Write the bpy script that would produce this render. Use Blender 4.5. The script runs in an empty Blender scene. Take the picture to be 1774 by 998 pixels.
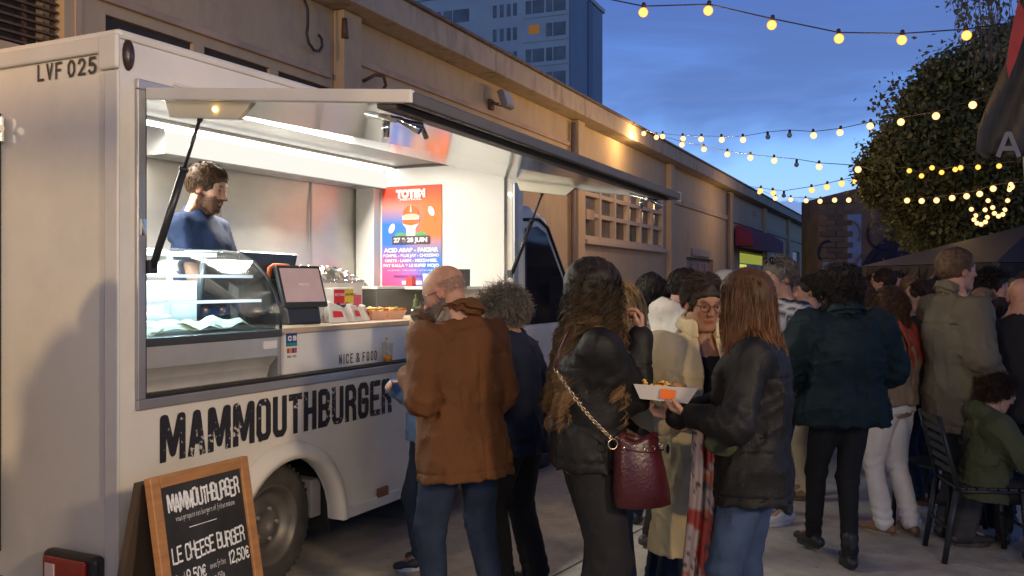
import bpy, bmesh, math, random
import numpy as np
from math import radians as R, sin, cos, pi
from mathutils import Vector, Matrix

random.seed(5); np.random.seed(5)
sc = bpy.context.scene
COL = sc.collection

# ------------------------------------------------------------------ camera
F = 1612.0 / 1774.0                       # focal length in image widths
cd = bpy.data.cameras.new('camera'); cam = bpy.data.objects.new('camera', cd); COL.objects.link(cam)
cd.sensor_width = 36; cd.lens = F * 36; cd.shift_y = -9 / 1774
cd.clip_start = .05; cd.clip_end = 2000
CZ = 1.65
cam.location = (0, 0, CZ); cam.rotation_euler = (R(90), 0, 0)
sc.camera = cam

# ------------------------------------------------------------------ view
sc.view_settings.view_transform = 'Standard'; sc.view_settings.look = 'None'
sc.view_settings.exposure = 0.0; sc.view_settings.gamma = 1
sc.cycles.max_bounces = 8; sc.cycles.transparent_max_bounces = 16
sc.cycles.sample_clamp_indirect = 4

# ------------------------------------------------------------------ dusk sky
W = bpy.data.worlds.new('World'); sc.world = W; W.use_nodes = True
nt = W.node_tree; nt.nodes.clear()
def N(nt, t, **k):
    n = nt.nodes.new(t)
    for a, b in k.items():
        if a in n.inputs: n.inputs[a].default_value = b
        else: setattr(n, a, b)
    return n
def ramp(nt, src, stops, interp='LINEAR'):
    r = nt.nodes.new('ShaderNodeValToRGB'); r.color_ramp.interpolation = interp
    e = r.color_ramp.elements
    while len(e) > 1: e.remove(e[-1])
    e[0].position = stops[0][0]; e[0].color = (*stops[0][1], 1) if len(stops[0][1]) == 3 else stops[0][1]
    for p, c in stops[1:]:
        x = e.new(p); x.color = (*c, 1) if len(c) == 3 else c
    if src is not None: nt.links.new(src, r.inputs[0])
    return r.outputs[0]
def mth(nt, op, a, b=None, c=None, clamp=False):
    n = nt.nodes.new('ShaderNodeMath'); n.operation = op; n.use_clamp = clamp
    for i, v in enumerate((a, b, c)):
        if v is None: continue
        if isinstance(v, (int, float)): n.inputs[i].default_value = v
        else: nt.links.new(v, n.inputs[i])
    return n.outputs[0]
def mixc(nt, f, a, b, mode='MIX'):
    n = nt.nodes.new('ShaderNodeMix'); n.data_type = 'RGBA'; n.blend_type = mode
    for i, v in ((0, f), (6, a), (7, b)):
        if isinstance(v, (int, float)): n.inputs[i].default_value = v
        elif isinstance(v, tuple): n.inputs[i].default_value = (*v[:3], 1)
        else: nt.links.new(v, n.inputs[i])
    return n.outputs[2]
tc = N(nt, 'ShaderNodeTexCoord'); sep = N(nt, 'ShaderNodeSeparateXYZ'); nt.links.new(tc.outputs['Generated'], sep.inputs[0])
zz = sep.outputs[2]; xx = sep.outputs[0]
base = ramp(nt, zz, [(0.0, (.40, .56, .80)), (.06, (.36, .56, .88)), (.12, (.26, .50, .94)), (.18, (.15, .33, .78)),
                     (.28, (.07, .15, .46)), (.45, (.035, .06, .18)), (1, (.02, .032, .09))])
def cl_noise(sx, sy, sz, loc, detail=6, dist=0.0, rough=.55):
    mp = N(nt, 'ShaderNodeMapping'); mp.inputs['Scale'].default_value = (sx, sy, sz); mp.inputs['Location'].default_value = loc
    nt.links.new(tc.outputs['Generated'], mp.inputs[0])
    n = N(nt, 'ShaderNodeTexNoise'); n.inputs['Scale'].default_value = 1; n.inputs['Detail'].default_value = detail
    n.inputs['Roughness'].default_value = rough; n.inputs['Distortion'].default_value = dist
    nt.links.new(mp.outputs[0], n.inputs['Vector']); return n.outputs[0]
# high dark sheet of cloud
n1 = cl_noise(2.2, 2.2, 9, (1.3, .4, 2.2), 5, .4)
band = ramp(nt, zz, [(.10, (0, 0, 0)), (.19, (.55,) * 3), (.26, (.5,) * 3), (.36, (.3,) * 3), (1, (.15,) * 3)])
m1 = ramp(nt, mth(nt, 'ADD', n1, mth(nt, 'MULTIPLY_ADD', band, .55, -.25)), [(.47, (0, 0, 0)), (.68, (.8,) * 3)], 'EASE')
c1 = mixc(nt, m1, base, (.078, .135, .35))
# low heaped clouds, with bright streaks between
n2 = cl_noise(7, 7, 11, (.7, 3.1, .2), 7, .25, .6)
hump = ramp(nt, zz, [(.0, (1,) * 3), (.07, (.75,) * 3), (.115, (.38,) * 3), (.16, (.0,) * 3)])
m2 = ramp(nt, mth(nt, 'ADD', n2, mth(nt, 'MULTIPLY_ADD', hump, .62, -.42)), [(.50, (0, 0, 0)), (.545, (1,) * 3)], 'EASE')
c2 = mixc(nt, mth(nt, 'MULTIPLY', m2, .8), c1, (.12, .185, .42))
n3 = cl_noise(3, 3, 26, (5, 1, .5), 5, .6)
m3 = ramp(nt, n3, [(.52, (0, 0, 0)), (.72, (.55,) * 3)], 'EASE')
m3 = mth(nt, 'MULTIPLY', m3, ramp(nt, zz, [(.0, (0,) * 3), (.1, (1,) * 3), (.2, (.4,) * 3), (.3, (0,) * 3)]))
c3 = mixc(nt, m3, c2, (.17, .26, .55))
bg = N(nt, 'ShaderNodeBackground'); bg.inputs['Strength'].default_value = 1.36
nt.links.new(c3, bg.inputs[0])
wo = N(nt, 'ShaderNodeOutputWorld'); nt.links.new(bg.outputs[0], wo.inputs[0])

# ------------------------------------------------------------------ lamps of the yard
def lamp(kind, name, loc, tgt, energy, color, size=.25, spot=None, blend=.4):
    l = bpy.data.lights.new(name, kind); o = bpy.data.objects.new(name, l); COL.objects.link(o)
    o.location = loc; l.energy = energy; l.color = color
    if kind == 'AREA': l.size = size
    else: l.shadow_soft_size = size
    if kind == 'SPOT': l.spot_size = R(spot); l.spot_blend = blend
    if tgt is not None:
        d = Vector(tgt) - Vector(loc); o.rotation_euler = d.to_track_quat('-Z', 'Y').to_euler()
    return o
# warm floodlight high on a mast left behind the camera: rear of the truck, upper wall
lamp('SPOT', 'floodlight_left', (-4.2, -2.6, 2.75), (-3.0, 7.0, 2.9), 640, (1, .70, .36), .16, 95, .6)
# added warm lamp, unseen left of the truck, washes the upper wall
lamp('SPOT', 'added_wall_wash', (-5.4, 2.6, 4.3), (-2.6, 9.5, 4.4), 520, (1, .56, .22), .12, 110, .8)
# softer yard light of the stalls behind the camera
lamp('SPOT', 'stall_spot', (4.2, -1.5, 3.4), (-1.7, 4.8, 1.2), 1000, (1, .74, .44), .35, 52, 1.0)
lamp('AREA', 'stall_light', (1.6, -3.0, 3.8), (1.2, 6.0, .3), 130, (1, .74, .44), 1.4)
# ================================================================== helpers
def tag(o, label=None, cat=None, group=None, kind=None):
    if label: o['label'] = label
    if cat: o['category'] = cat
    if group: o['group'] = group
    if kind: o['kind'] = kind
    return o
def empty(name, loc=(0, 0, 0), rz=0, parent=None):
    o = bpy.data.objects.new(name, None); COL.objects.link(o); o.location = loc; o.rotation_euler = (0, 0, rz)
    o.empty_display_size = .1
    if parent is not None: o.parent = parent
    return o
def fastmesh(name, V, quads=None, tris=None, smooth=True, col=None, matidx=None):
    me = bpy.data.meshes.new(name)
    V = np.asarray(V, np.float32)
    nq = 0 if quads is None else len(quads); n3 = 0 if tris is None else len(tris)
    me.vertices.add(len(V)); me.vertices.foreach_set('co', V.ravel())
    li = []; 
    if nq: li.append(np.asarray(quads, np.int32).ravel())
    if n3: li.append(np.asarray(tris, np.int32).ravel())
    li = np.concatenate(li); me.loops.add(len(li)); me.loops.foreach_set('vertex_index', li)
    ls = np.concatenate([np.arange(nq) * 4, nq * 4 + np.arange(n3) * 3]).astype(np.int32)
    me.polygons.add(nq + n3); me.polygons.foreach_set('loop_start', ls)
    me.update(calc_edges=True)
    me.polygons.foreach_set('use_smooth', np.full(nq + n3, smooth))
    if matidx is not None: me.polygons.foreach_set('material_index', np.asarray(matidx, np.int32))
    if col is not None:
        a = me.color_attributes.new('Col', 'FLOAT_COLOR', 'POINT')
        c = np.ones((len(V), 4), np.float32); c[:, :3] = col; a.data.foreach_set('color', c.ravel())
    me.validate()
    return me
def link(name, me, mats, parent=None, loc=None):
    o = bpy.data.objects.new(name, me); COL.objects.link(o)
    if not isinstance(mats, (list, tuple)): mats = [mats]
    if len(me.materials) == 0:
        for m in mats: me.materials.append(m)
    if parent is not None: o.parent = parent
    if loc is not None: o.location = loc
    return o
class MB:
    """collects simple solids and links them as ONE mesh"""
    def __init__(s): s.v = []; s.f = []; s.m = []; s.sm = []
    def add(s, vs, fs, m=0, sm=False):
        b = len(s.v); s.v += [tuple(v) for v in vs]
        for f in fs: s.f.append(tuple(b + i for i in f)); s.m.append(m); s.sm.append(sm)
        return s
    def box(s, a, b, m=0):
        (x0, y0, z0), (x1, y1, z1) = a, b
        return s.add([(x0,y0,z0),(x1,y0,z0),(x1,y1,z0),(x0,y1,z0),(x0,y0,z1),(x1,y0,z1),(x1,y1,z1),(x0,y1,z1)],
              [(0,3,2,1),(4,5,6,7),(0,1,5,4),(1,2,6,5),(2,3,7,6),(3,0,4,7)], m)
    def prism(s, poly, axis, a, b, m=0):
        """poly: 2-D outline (counter-clockwise) extruded along axis from a to b"""
        def P(u, v, w): return {0: (w, u, v), 1: (u, w, v), 2: (u, v, w)}[axis]
        n = len(poly); vs = [P(u, v, a) for u, v in poly] + [P(u, v, b) for u, v in poly]
        fs = [tuple(range(n))[::-1], tuple(range(n, 2 * n))] + [(i, (i + 1) % n, n + (i + 1) % n, n + i) for i in range(n)]
        return s.add(vs, fs, m)
    def tube(s, pts, r, n=8, m=0, caps=True, sm=True):
        pts = [Vector(p) for p in pts]; rr = r if isinstance(r, (list, tuple)) else [r] * len(pts)
        vs = []; up = None
        for i, p in enumerate(pts):
            d = (pts[min(i + 1, len(pts) - 1)] - pts[max(i - 1, 0)])
            if d.length < 1e-9: d = Vector((0, 0, 1))
            d.normalize()
            if up is None or abs(up.dot(d)) > .98: up = Vector((0, 0, 1)) if abs(d.z) < .9 else Vector((1, 0, 0))
            a = d.cross(up).normalized(); b = a.cross(d).normalized(); up = b
            for k in range(n):
                t = 2 * pi * k / n; vs.append(p + (a * cos(t) + b * sin(t)) * rr[i])
        fs = []
        for i in range(len(pts) - 1):
            for k in range(n): fs.append((i*n+k, i*n+(k+1) % n, (i+1)*n+(k+1) % n, (i+1)*n+k))
        s.add(vs, fs, m, sm)
        if caps:
            b = len(s.v) - len(vs)
            s.f.append(tuple(b + k for k in range(n))[::-1]); s.m.append(m); s.sm.append(False)
            s.f.append(tuple(b + (len(pts)-1)*n + k for k in range(n))); s.m.append(m); s.sm.append(False)
        return s
    def lathe(s, prof, c=(0, 0, 0), n=20, m=0, axis='z', sm=True, caps=True):
        vs = []; 
        for r, h in prof:
            for k in range(n):
                t = 2 * pi * k / n; x, y = r * cos(t), r * sin(t)
                v = {'z': (x, y, h), 'y': (x, h, y), 'x': (h, x, y)}[axis]
                vs.append((v[0] + c[0], v[1] + c[1], v[2] + c[2]))
        fs = []
        for i in range(len(prof) - 1):
            for k in range(n): fs.append((i*n+k, i*n+(k+1) % n, (i+1)*n+(k+1) % n, (i+1)*n+k))
        s.add(vs, fs, m, sm)
        b = len(s.v) - len(vs)
        if caps and prof[0][0] > 1e-4: s.f.append(tuple(b + k for k in range(n))[::-1]); s.m.append(m); s.sm.append(False)
        if caps and prof[-1][0] > 1e-4: s.f.append(tuple(b + (len(prof)-1)*n + k for k in range(n))); s.m.append(m); s.sm.append(False)
        return s
    def build(s, name, mats, parent=None, bevel=0, seg=2, loc=None, rot=None, fix=True):
        me = bpy.data.meshes.new(name); me.from_pydata(s.v, [], s.f)
        me.polygons.foreach_set('material_index', s.m); me.polygons.foreach_set('use_smooth', s.sm)
        if fix:
            bm = bmesh.new(); bm.from_mesh(me); bmesh.ops.recalc_face_normals(bm, faces=bm.faces); bm.to_mesh(me); bm.free()
        o = link(name, me, mats, parent, loc)
        if rot is not None: o.rotation_euler = rot
        if bevel:
            b = o.modifiers.new('bevel', 'BEVEL'); b.width = bevel; b.segments = seg; b.limit_method = 'ANGLE'; b.angle_limit = R(40)
        return o

# ------------------------------------------------------------------ materials
def srgb(*c):
    if len(c) == 1: h = c[0].lstrip('#'); c = [int(h[i:i+2], 16) for i in (0, 2, 4)]
    return tuple(((x/255)/12.92 if x/255 <= .04045 else ((x/255+.055)/1.055)**2.4) for x in c)
MC = {}
def mat(name, color=(.5, .5, .5), rough=.6, metal=0, var=.12, vscale=6, bump=.0, bscale=60, spec=.5, attr=False,
        dirt=None, sheen=0, coat=0, emit=None, estr=0, stretch=None, trans=0, ior=1.45):
    if name in MC: return MC[name]
    m = bpy.data.materials.new(name); m.use_nodes = True; nt = m.node_tree; p = nt.nodes['Principled BSDF']
    tc = N(nt, 'ShaderNodeTexCoord'); mp = N(nt, 'ShaderNodeMapping'); nt.links.new(tc.outputs['Object'], mp.inputs[0])
    if stretch: mp.inputs['Scale'].default_value = stretch
    n = N(nt, 'ShaderNodeTexNoise'); n.inputs['Scale'].default_value = vscale; n.inputs['Detail'].default_value = 5
    nt.links.new(mp.outputs[0], n.inputs['Vector'])
    if attr:
        a = N(nt, 'ShaderNodeAttribute'); a.attribute_name = 'Col'; src = a.outputs[0]
    else: src = (*color, 1)
    lo = tuple(max(0, 1 - var) for _ in range(3)); hi = (1 + var,) * 3
    v = ramp(nt, n.outputs[0], [(.3, lo), (.7, hi)])
    c = mixc(nt, 1.0, src if not isinstance(src, tuple) else tuple(src[:3]), v, 'MULTIPLY')
    if dirt:
        dc, amt, ds = dirt
        n2 = N(nt, 'ShaderNodeTexNoise'); n2.inputs['Scale'].default_value = ds; n2.inputs['Detail'].default_value = 8; n2.inputs['Roughness'].default_value = .65
        nt.links.new(mp.outputs[0], n2.inputs['Vector'])
        c = mixc(nt, mth(nt, 'MULTIPLY', ramp(nt, n2.outputs[0], [(.45, (0,)*3), (.75, (1,)*3)]), amt), c, dc)
    nt.links.new(c, p.inputs['Base Color'])
    p.inputs['Roughness'].default_value = rough; p.inputs['Metallic'].default_value = metal
    p.inputs['Specular IOR Level'].default_value = spec
    if coat: p.inputs['Coat Weight'].default_value = coat; p.inputs['Coat Roughness'].default_value = .05
    if sheen: p.inputs['Sheen Weight'].default_value = sheen
    if trans: p.inputs['Transmission Weight'].default_value = trans; p.inputs['IOR'].default_value = ior
    if bump:
        n3 = N(nt, 'ShaderNodeTexNoise'); n3.inputs['Scale'].default_value = bscale; n3.inputs['Detail'].default_value = 4
        nt.links.new(mp.outputs[0], n3.inputs['Vector'])
        b = N(nt, 'ShaderNodeBump'); b.inputs['Strength'].default_value = bump; b.inputs['Distance'].default_value = .01
        nt.links.new(n3.outputs[0], b.inputs['Height']); nt.links.new(b.outputs[0], p.inputs['Normal'])
    if emit: p.inputs['Emission Color'].default_value = (*emit, 1); p.inputs['Emission Strength'].default_value = estr
    MC[name] = m; return m
def emis(name, color, strength, sample=True):
    if name in MC: return MC[name]
    m = bpy.data.materials.new(name); m.use_nodes = True; nt = m.node_tree; nt.nodes.clear()
    e = N(nt, 'ShaderNodeEmission'); e.inputs[0].default_value = (*color, 1); e.inputs[1].default_value = strength
    o = N(nt, 'ShaderNodeOutputMaterial'); nt.links.new(e.outputs[0], o.inputs[0])
    if not sample: m.cycles.emission_sampling = 'NONE'
    MC[name] = m; return m
def glassy(name, tint=(1, 1, 1), refl=.06, rough=.02, edge=.6):
    """thin pane: mostly clear, mirrors more at a glancing angle"""
    if name in MC: return MC[name]
    m = bpy.data.materials.new(name); m.use_nodes = True; nt = m.node_tree; nt.nodes.clear()
    t = N(nt, 'ShaderNodeBsdfTransparent'); t.inputs[0].default_value = (*tint, 1)
    g = N(nt, 'ShaderNodeBsdfGlossy'); g.inputs['Roughness'].default_value = rough
    lw = N(nt, 'ShaderNodeLayerWeight'); lw.inputs[0].default_value = .5
    f = mth(nt, 'MULTIPLY_ADD', mth(nt, 'POWER', lw.outputs['Facing'], 3), edge, refl, clamp=True)
    x = N(nt, 'ShaderNodeMixShader'); nt.links.new(f, x.inputs[0]); nt.links.new(t.outputs[0], x.inputs[1]); nt.links.new(g.outputs[0], x.inputs[2])
    o = N(nt, 'ShaderNodeOutputMaterial'); nt.links.new(x.outputs[0], o.inputs[0])
    MC[name] = m; return m

# ------------------------------------------------------------------ where a point of the photograph stands, at depth D
def at(px, py, D): return Vector(((px - 887) / 1612 * D, D, CZ + (490 - py) * D / 1612))
# truck frame: t along its side (forward), y into it, z up
TD = Vector((.4431, .8965, 0)); TN = Vector((-.8965, .4431, 0)); TC = Vector((-1.692, 4.0, 0))
def T(t, y, z): return TC + TD * t + TN * y + Vector((0, 0, z))
TRZ = math.atan2(TD.y, TD.x)
# warehouse frame: s along the wall, n towards it
WD = Vector((.405, .9143, 0)); WN = Vector((-.9143, .405, 0)); LW = 6.6
def wall_s(px, L=LW):
    u = (px - 887) / 1612
    return (L * (.9143 + .405 * u)) / (.405 - .9143 * u)
def wall_sz(px, py, L=LW):
    s = wall_s(px, L); D = .9143 * s + .405 * L
    return s, CZ + (490 - py) * D / 1612

# ------------------------------------------------------------------ stroke lettering (own drawn alphabet, units: width 0..1, height 0..1)
GL = {
'A': [[(0,0),(.42,1),(.58,1),(1,0)],[(.17,.3),(.83,.3)]],
'B': [[(0,0),(0,1),(.7,1),(.95,.88),(.95,.65),(.7,.53),(0,.53)],[(.7,.53),(1,.4),(1,.13),(.75,0),(0,0)]],
'C': [[(1,.75),(1,.88),(.8,1),(.2,1),(0,.88),(0,.12),(.2,0),(.8,0),(1,.12),(1,.25)]],
'D': [[(0,0),(0,1),(.7,1),(1,.8),(1,.2),(.7,0),(0,0)]],
'E': [[(1,1),(0,1),(0,0),(1,0)],[(0,.52),(.8,.52)]],
'F': [[(1,1),(0,1),(0,0)],[(0,.52),(.8,.52)]],
'G': [[(1,.75),(1,.88),(.8,1),(.2,1),(0,.88),(0,.12),(.2,0),(.8,0),(1,.12),(1,.48),(.55,.48)]],
'H': [[(0,0),(0,1)],[(1,0),(1,1)],[(0,.5),(1,.5)]],
'I': [[(.5,0),(.5,1)]],
'J': [[(1,1),(1,.15),(.8,0),(.2,0),(0,.2)]],
'K': [[(0,0),(0,1)],[(1,1),(0,.4)],[(.3,.6),(1,0)]],
'L': [[(0,1),(0,0),(1,0)]],
'M': [[(0,0),(0,1),(.12,1),(.5,.1),(.88,1),(1,1),(1,0)]],
'N': [[(0,0),(0,1),(1,0),(1,1)]],
'O': [[(.2,0),(0,.12),(0,.88),(.2,1),(.8,1),(1,.88),(1,.12),(.8,0),(.2,0)]],
'P': [[(0,0),(0,1),(.75,1),(1,.85),(1,.6),(.75,.45),(0,.45)]],
'R': [[(0,0),(0,1),(.75,1),(1,.86),(1,.62),(.75,.5),(0,.5)],[(.6,.5),(.95,.35),(1,0)]],
'S': [[(1,.78),(1,.88),(.8,1),(.2,1),(0,.88),(0,.65),(.2,.54),(.8,.46),(1,.35),(1,.12),(.8,0),(.2,0),(0,.12),(0,.22)]],
'T': [[(.5,0),(.5,1)],[(0,1),(1,1)]],
'U': [[(0,1),(0,.12),(.2,0),(.8,0),(1,.12),(1,1)]],
'V': [[(0,1),(.5,0),(1,1)]],
'W': [[(0,1),(.25,0),(.5,.8),(.75,0),(1,1)]],
'X': [[(0,0),(1,1)],[(0,1),(1,0)]],
'Y': [[(0,1),(.5,.5),(1,1)],[(.5,.5),(.5,0)]],
'Z': [[(0,1),(1,1),(0,0),(1,0)]],
'&': [[(1,0),(.15,.75),(.2,.95),(.5,1),(.75,.9),(.7,.7),(.1,.35),(.05,.12),(.3,0),(.65,.05),(1,.4)]],
'0': [[(.3,0),(0,.25),(0,.75),(.3,1),(.7,1),(1,.75),(1,.25),(.7,0),(.3,0)]],
'1': [[(.2,.75),(.6,1),(.6,0)]],
'2': [[(0,.8),(.2,1),(.75,1),(1,.8),(.9,.55),(0,0),(1,0)]],
'5': [[(.9,1),(.1,1),(.05,.55),(.6,.62),(1,.4),(.95,.12),(.65,0),(.2,0),(0,.15)]],
'7': [[(0,1),(1,1),(.35,0)]],
'8': [[(.5,.54),(.1,.68),(.1,.88),(.5,1),(.9,.88),(.9,.68),(.5,.54),(0,.38),(0,.12),(.5,0),(1,.12),(1,.38),(.5,.54)]],
'9': [[(.95,.6),(.6,.42),(.2,.45),(0,.7),(.2,.98),(.65,1),(.95,.8),(.95,.6),(.75,0)]],
',': [[(.5,.12),(.3,-.15)]], '.': [[(.45,0),(.55,.03)]], '-': [[(.1,.45),(.9,.45)]], '/': [[(.1,-.1),(.9,1)]], ':': [[(.5,.1),(.5,.14)],[(.5,.6),(.5,.64)]], "'": [[(.5,1),(.4,.8)]],
'€': [[(1,.85),(.7,1),(.35,.95),(.15,.7),(.15,.3),(.35,.05),(.7,0),(1,.15)],[(-.05,.6),(.75,.6)],[(-.05,.42),(.7,.42)]],
'a': [[(.9,.6),(.4,.65),(.05,.35),(.3,0),(.8,.15),(.9,.6),(.9,0),(1.05,.02)]],
'b': [[(.1,1.1),(.1,0),(.6,0),(.95,.3),(.6,.6),(.15,.5)]],
'c': [[(.9,.5),(.5,.65),(.1,.35),(.4,0),(.9,.12)]],
'd': [[(.85,.55),(.4,.65),(.05,.35),(.3,0),(.8,.1),(.9,1.15),(.9,0)]],
'e': [[(.1,.3),(.85,.38),(.6,.65),(.2,.5),(.15,.15),(.5,0),(.9,.12)]],
'f': [[(.9,1.05),(.55,1.1),(.4,.8),(.4,-.3)],[(.1,.55),(.8,.6)]],
'g': [[(.85,.55),(.4,.65),(.05,.35),(.35,.05),(.8,.2),(.9,.6),(.85,-.3),(.4,-.45),(.05,-.25)]],
'h': [[(.1,1.1),(.1,0)],[(.1,.4),(.5,.65),(.8,.5),(.85,0)]],
'i': [[(.4,.6),(.45,0),(.7,.05)],[(.45,.85),(.5,.9)]],
'k': [[(.1,1.1),(.1,0)],[(.8,.6),(.15,.25),(.85,0)]],
'l': [[(.3,1.1),(.35,.05),(.7,.02)]],
'm': [[(0,.6),(.05,0)],[(.05,.45),(.3,.62),(.45,.45),(.47,0)],[(.47,.42),(.75,.62),(.9,.45),(.95,0)]],
'n': [[(.1,.6),(.12,0)],[(.12,.4),(.5,.65),(.8,.5),(.85,0)]],
'o': [[(.5,0),(.1,.2),(.15,.52),(.5,.65),(.88,.45),(.85,.12),(.5,0)]],
'p': [[(.1,.6),(.12,-.45)],[(.12,.45),(.55,.65),(.9,.4),(.6,.05),(.15,.1)]],
'r': [[(.15,.6),(.2,0)],[(.2,.38),(.5,.62),(.85,.58)]],
's': [[(.85,.55),(.45,.65),(.2,.48),(.75,.2),(.5,0),(.1,.08)]],
't': [[(.4,1),(.42,.1),(.7,0)],[(.1,.62),(.8,.65)]],
'u': [[(.1,.6),(.15,.1),(.5,0),(.85,.2),(.88,.6),(.9,0)]],
'v': [[(.1,.6),(.45,0),(.9,.6)]],
'x': [[(.1,.6),(.85,0)],[(.85,.6),(.1,0)]],
'y': [[(.1,.6),(.45,.05)],[(.9,.6),(.2,-.45)]],
'G_': []}
def strokes(text, w, h, gap, th, jit=0, square=True, rnd=None, space=None, lift=.00006):
    """flat letters in the x/z plane facing -y, starting at x=0; returns MB and total width"""
    mb = MB(); x = 0; k = 0; rnd = rnd or random.Random(3)
    for ch in text:
        if ch == ' ': x += (space if space is not None else w * .6); continue
        g = GL.get(ch, GL.get(ch.upper(), [])); ww = w * (.3 if ch in 'I1,.\':il' and not (square and ch == '1') else (1.4 if ch in 'Mm&W' else 1))
        dy = rnd.uniform(-jit, jit) * h; dx0 = 0
        off = th / 2 if square else 0
        for poly in g:
            q = [(x + off + (ww - 2 * off) * px_ + rnd.uniform(-jit, jit) * .3 * w, dy + off + (h - 2 * off) * py_ + rnd.uniform(-jit, jit) * .3 * h) for px_, py_ in poly]
            for i in range(len(q) - 1):
                a, b = Vector(q[i]), Vector(q[i + 1]); d = b - a
                if d.length < 1e-6: continue
                d.normalize(); n = Vector((-d.y, d.x)) * th / 2; yy = -k * lift; k = (k + 1) % 40
                e = d * (th / 2 if (square and (i == 0 or i == len(q) - 2)) else 0)
                a2 = a - (e if i == 0 else d * 0); b2 = b + (e if i == len(q) - 2 else d * 0)
                if not square: pass
                mb.add([(a2.x - n.x, yy, a2.y - n.y), (b2.x - n.x, yy, b2.y - n.y), (b2.x + n.x, yy, b2.y + n.y), (a2.x + n.x, yy, a2.y + n.y)], [(0, 1, 2, 3)])
            for i, (qx, qz) in enumerate(q):       # round joints
                if square and i in (0, len(q) - 1): continue
                yy = -k * lift; k = (k + 1) % 40
                mb.add([(qx + th / 2 * cos(t * pi / 4), yy, qz + th / 2 * sin(t * pi / 4)) for t in range(8)], [tuple(range(8))])
        x += ww + gap
    return mb, x - gap
def fonttext(txt, size, mat_, name, parent, loc, rot, bold=0.0, sx=1, align='LEFT', spacing=1):
    c = bpy.data.curves.new(name, 'FONT'); c.body = txt; c.size = size; c.offset = bold; c.align_x = align; c.space_character = spacing
    o = bpy.data.objects.new(name + '_tmp', c); COL.objects.link(o)
    dg = bpy.context.evaluated_depsgraph_get(); me = bpy.data.meshes.new_from_object(o.evaluated_get(dg)); 
    bpy.data.objects.remove(o); me.name = name
    me.materials.clear(); o = link(name, me, mat_, parent); o.location = loc; o.rotation_euler = rot; o.scale = (sx, 1, 1)
    return o
# ================================================================== SETTING
# ---- ground: worn concrete paving in big slabs
def ground_mat():
    m = bpy.data.materials.new('concrete_paving'); m.use_nodes = True; nt = m.node_tree; p = nt.nodes['Principled BSDF']
    tc = N(nt, 'ShaderNodeTexCoord')
    def noise(s, d=6, r=.6):
        n = N(nt, 'ShaderNodeTexNoise'); n.inputs['Scale'].default_value = s; n.inputs['Detail'].default_value = d; n.inputs['Roughness'].default_value = r
        nt.links.new(tc.outputs['Object'], n.inputs['Vector']); return n.outputs[0]
    c = ramp(nt, noise(.7), [(.3, (.42, .38, .315)), (.7, (.56, .515, .44))])
    c = mixc(nt, .55, c, ramp(nt, noise(9), [(.3, (.27, .255, .23)), (.7, (.47, .45, .41))]))
    c = mixc(nt, mth(nt, 'MULTIPLY', ramp(nt, noise(2.3, 8, .7), [(.5, (0,)*3), (.72, (1,)*3)]), .55), c, (.13, .12, .105))
    sp = N(nt, 'ShaderNodeTexVoronoi'); sp.inputs['Scale'].default_value = 5; nt.links.new(tc.outputs['Object'], sp.inputs['Vector'])
    c = mixc(nt, ramp(nt, sp.outputs[0], [(.04, (.6,)*3), (.06, (0,)*3)]), c, (.09, .085, .08))
    # fine cracks
    vo = N(nt, 'ShaderNodeTexVoronoi'); vo.feature = 'DISTANCE_TO_EDGE'; vo.inputs['Scale'].default_value = .55
    wv = mixc(nt, .1, tc.outputs['Object'], N(nt, 'ShaderNodeTexNoise', Scale=3.0).outputs[1])
    nt.links.new(wv, vo.inputs['Vector'])
    c = mixc(nt, mth(nt, 'MULTIPLY', ramp(nt, vo.outputs[0], [(.0, (.7,)*3), (.006, (0,)*3)]), ramp(nt, noise(.35, 2), [(.52, (0,)*3), (.6, (1,)*3)])), c, (.09, .085, .075))
    nt.links.new(c, p.inputs['Base Color']); p.inputs['Roughness'].default_value = .72
    b = N(nt, 'ShaderNodeBump'); b.inputs['Strength'].default_value = .35; b.inputs['Distance'].default_value = .006
    nt.links.new(noise(70, 5), b.inputs['Height']); nt.links.new(b.outputs[0], p.inputs['Normal'])
    return m
g = MB(); g.box((-300, -60, -.6), (300, 500, -.03)); go = g.build('ground', mat('subsoil', (.07, .065, .06), .9), fix=True); tag(go, kind='structure')
gm = ground_mat()
pav = empty('pavement'); tag(pav, kind='structure')
rs = random.Random(8)
# slabs 2.5 x 3 m with recessed joints, laid square to the truck
pav.rotation_euler = (0, 0, TRZ - R(6)); jc = .012
for i in range(-4, 16):
    for j in range(-9, 7):
        x0, y0 = i * 3.0, j * 2.6
        ca, sa = cos(TRZ - R(6)), sin(TRZ - R(6))
        wx, wy = (x0 + 1.5) * ca - (y0 + 1.3) * sa, (x0 + 1.5) * sa + (y0 + 1.3) * ca
        if not (-1 < wy < 34 and abs(wx) < 2 + wy * .75): continue
        z = rs.uniform(-.003, .002)
        b = MB(); b.box((x0 + jc/2, y0 + jc/2, -.08), (x0 + 3 - jc/2, y0 + 2.6 - jc/2, z)); b.build('paving_slab', gm, pav)
far = MB(); far.box((-70, -14, -.09), (90, -.5, -.012)); far.box((-70, 30, -.09), (90, 120, -.012)); far.build('paving_beyond', gm, pav); 
pavfar = MB(); pavfar.box((-60, -60, -.1), (60, 200, -.0125 - .004)); f_ = pavfar.build('road', mat('asphalt', (.07, .068, .065), .85, var=.2, bump=.3), None); tag(f_, kind='structure')

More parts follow.
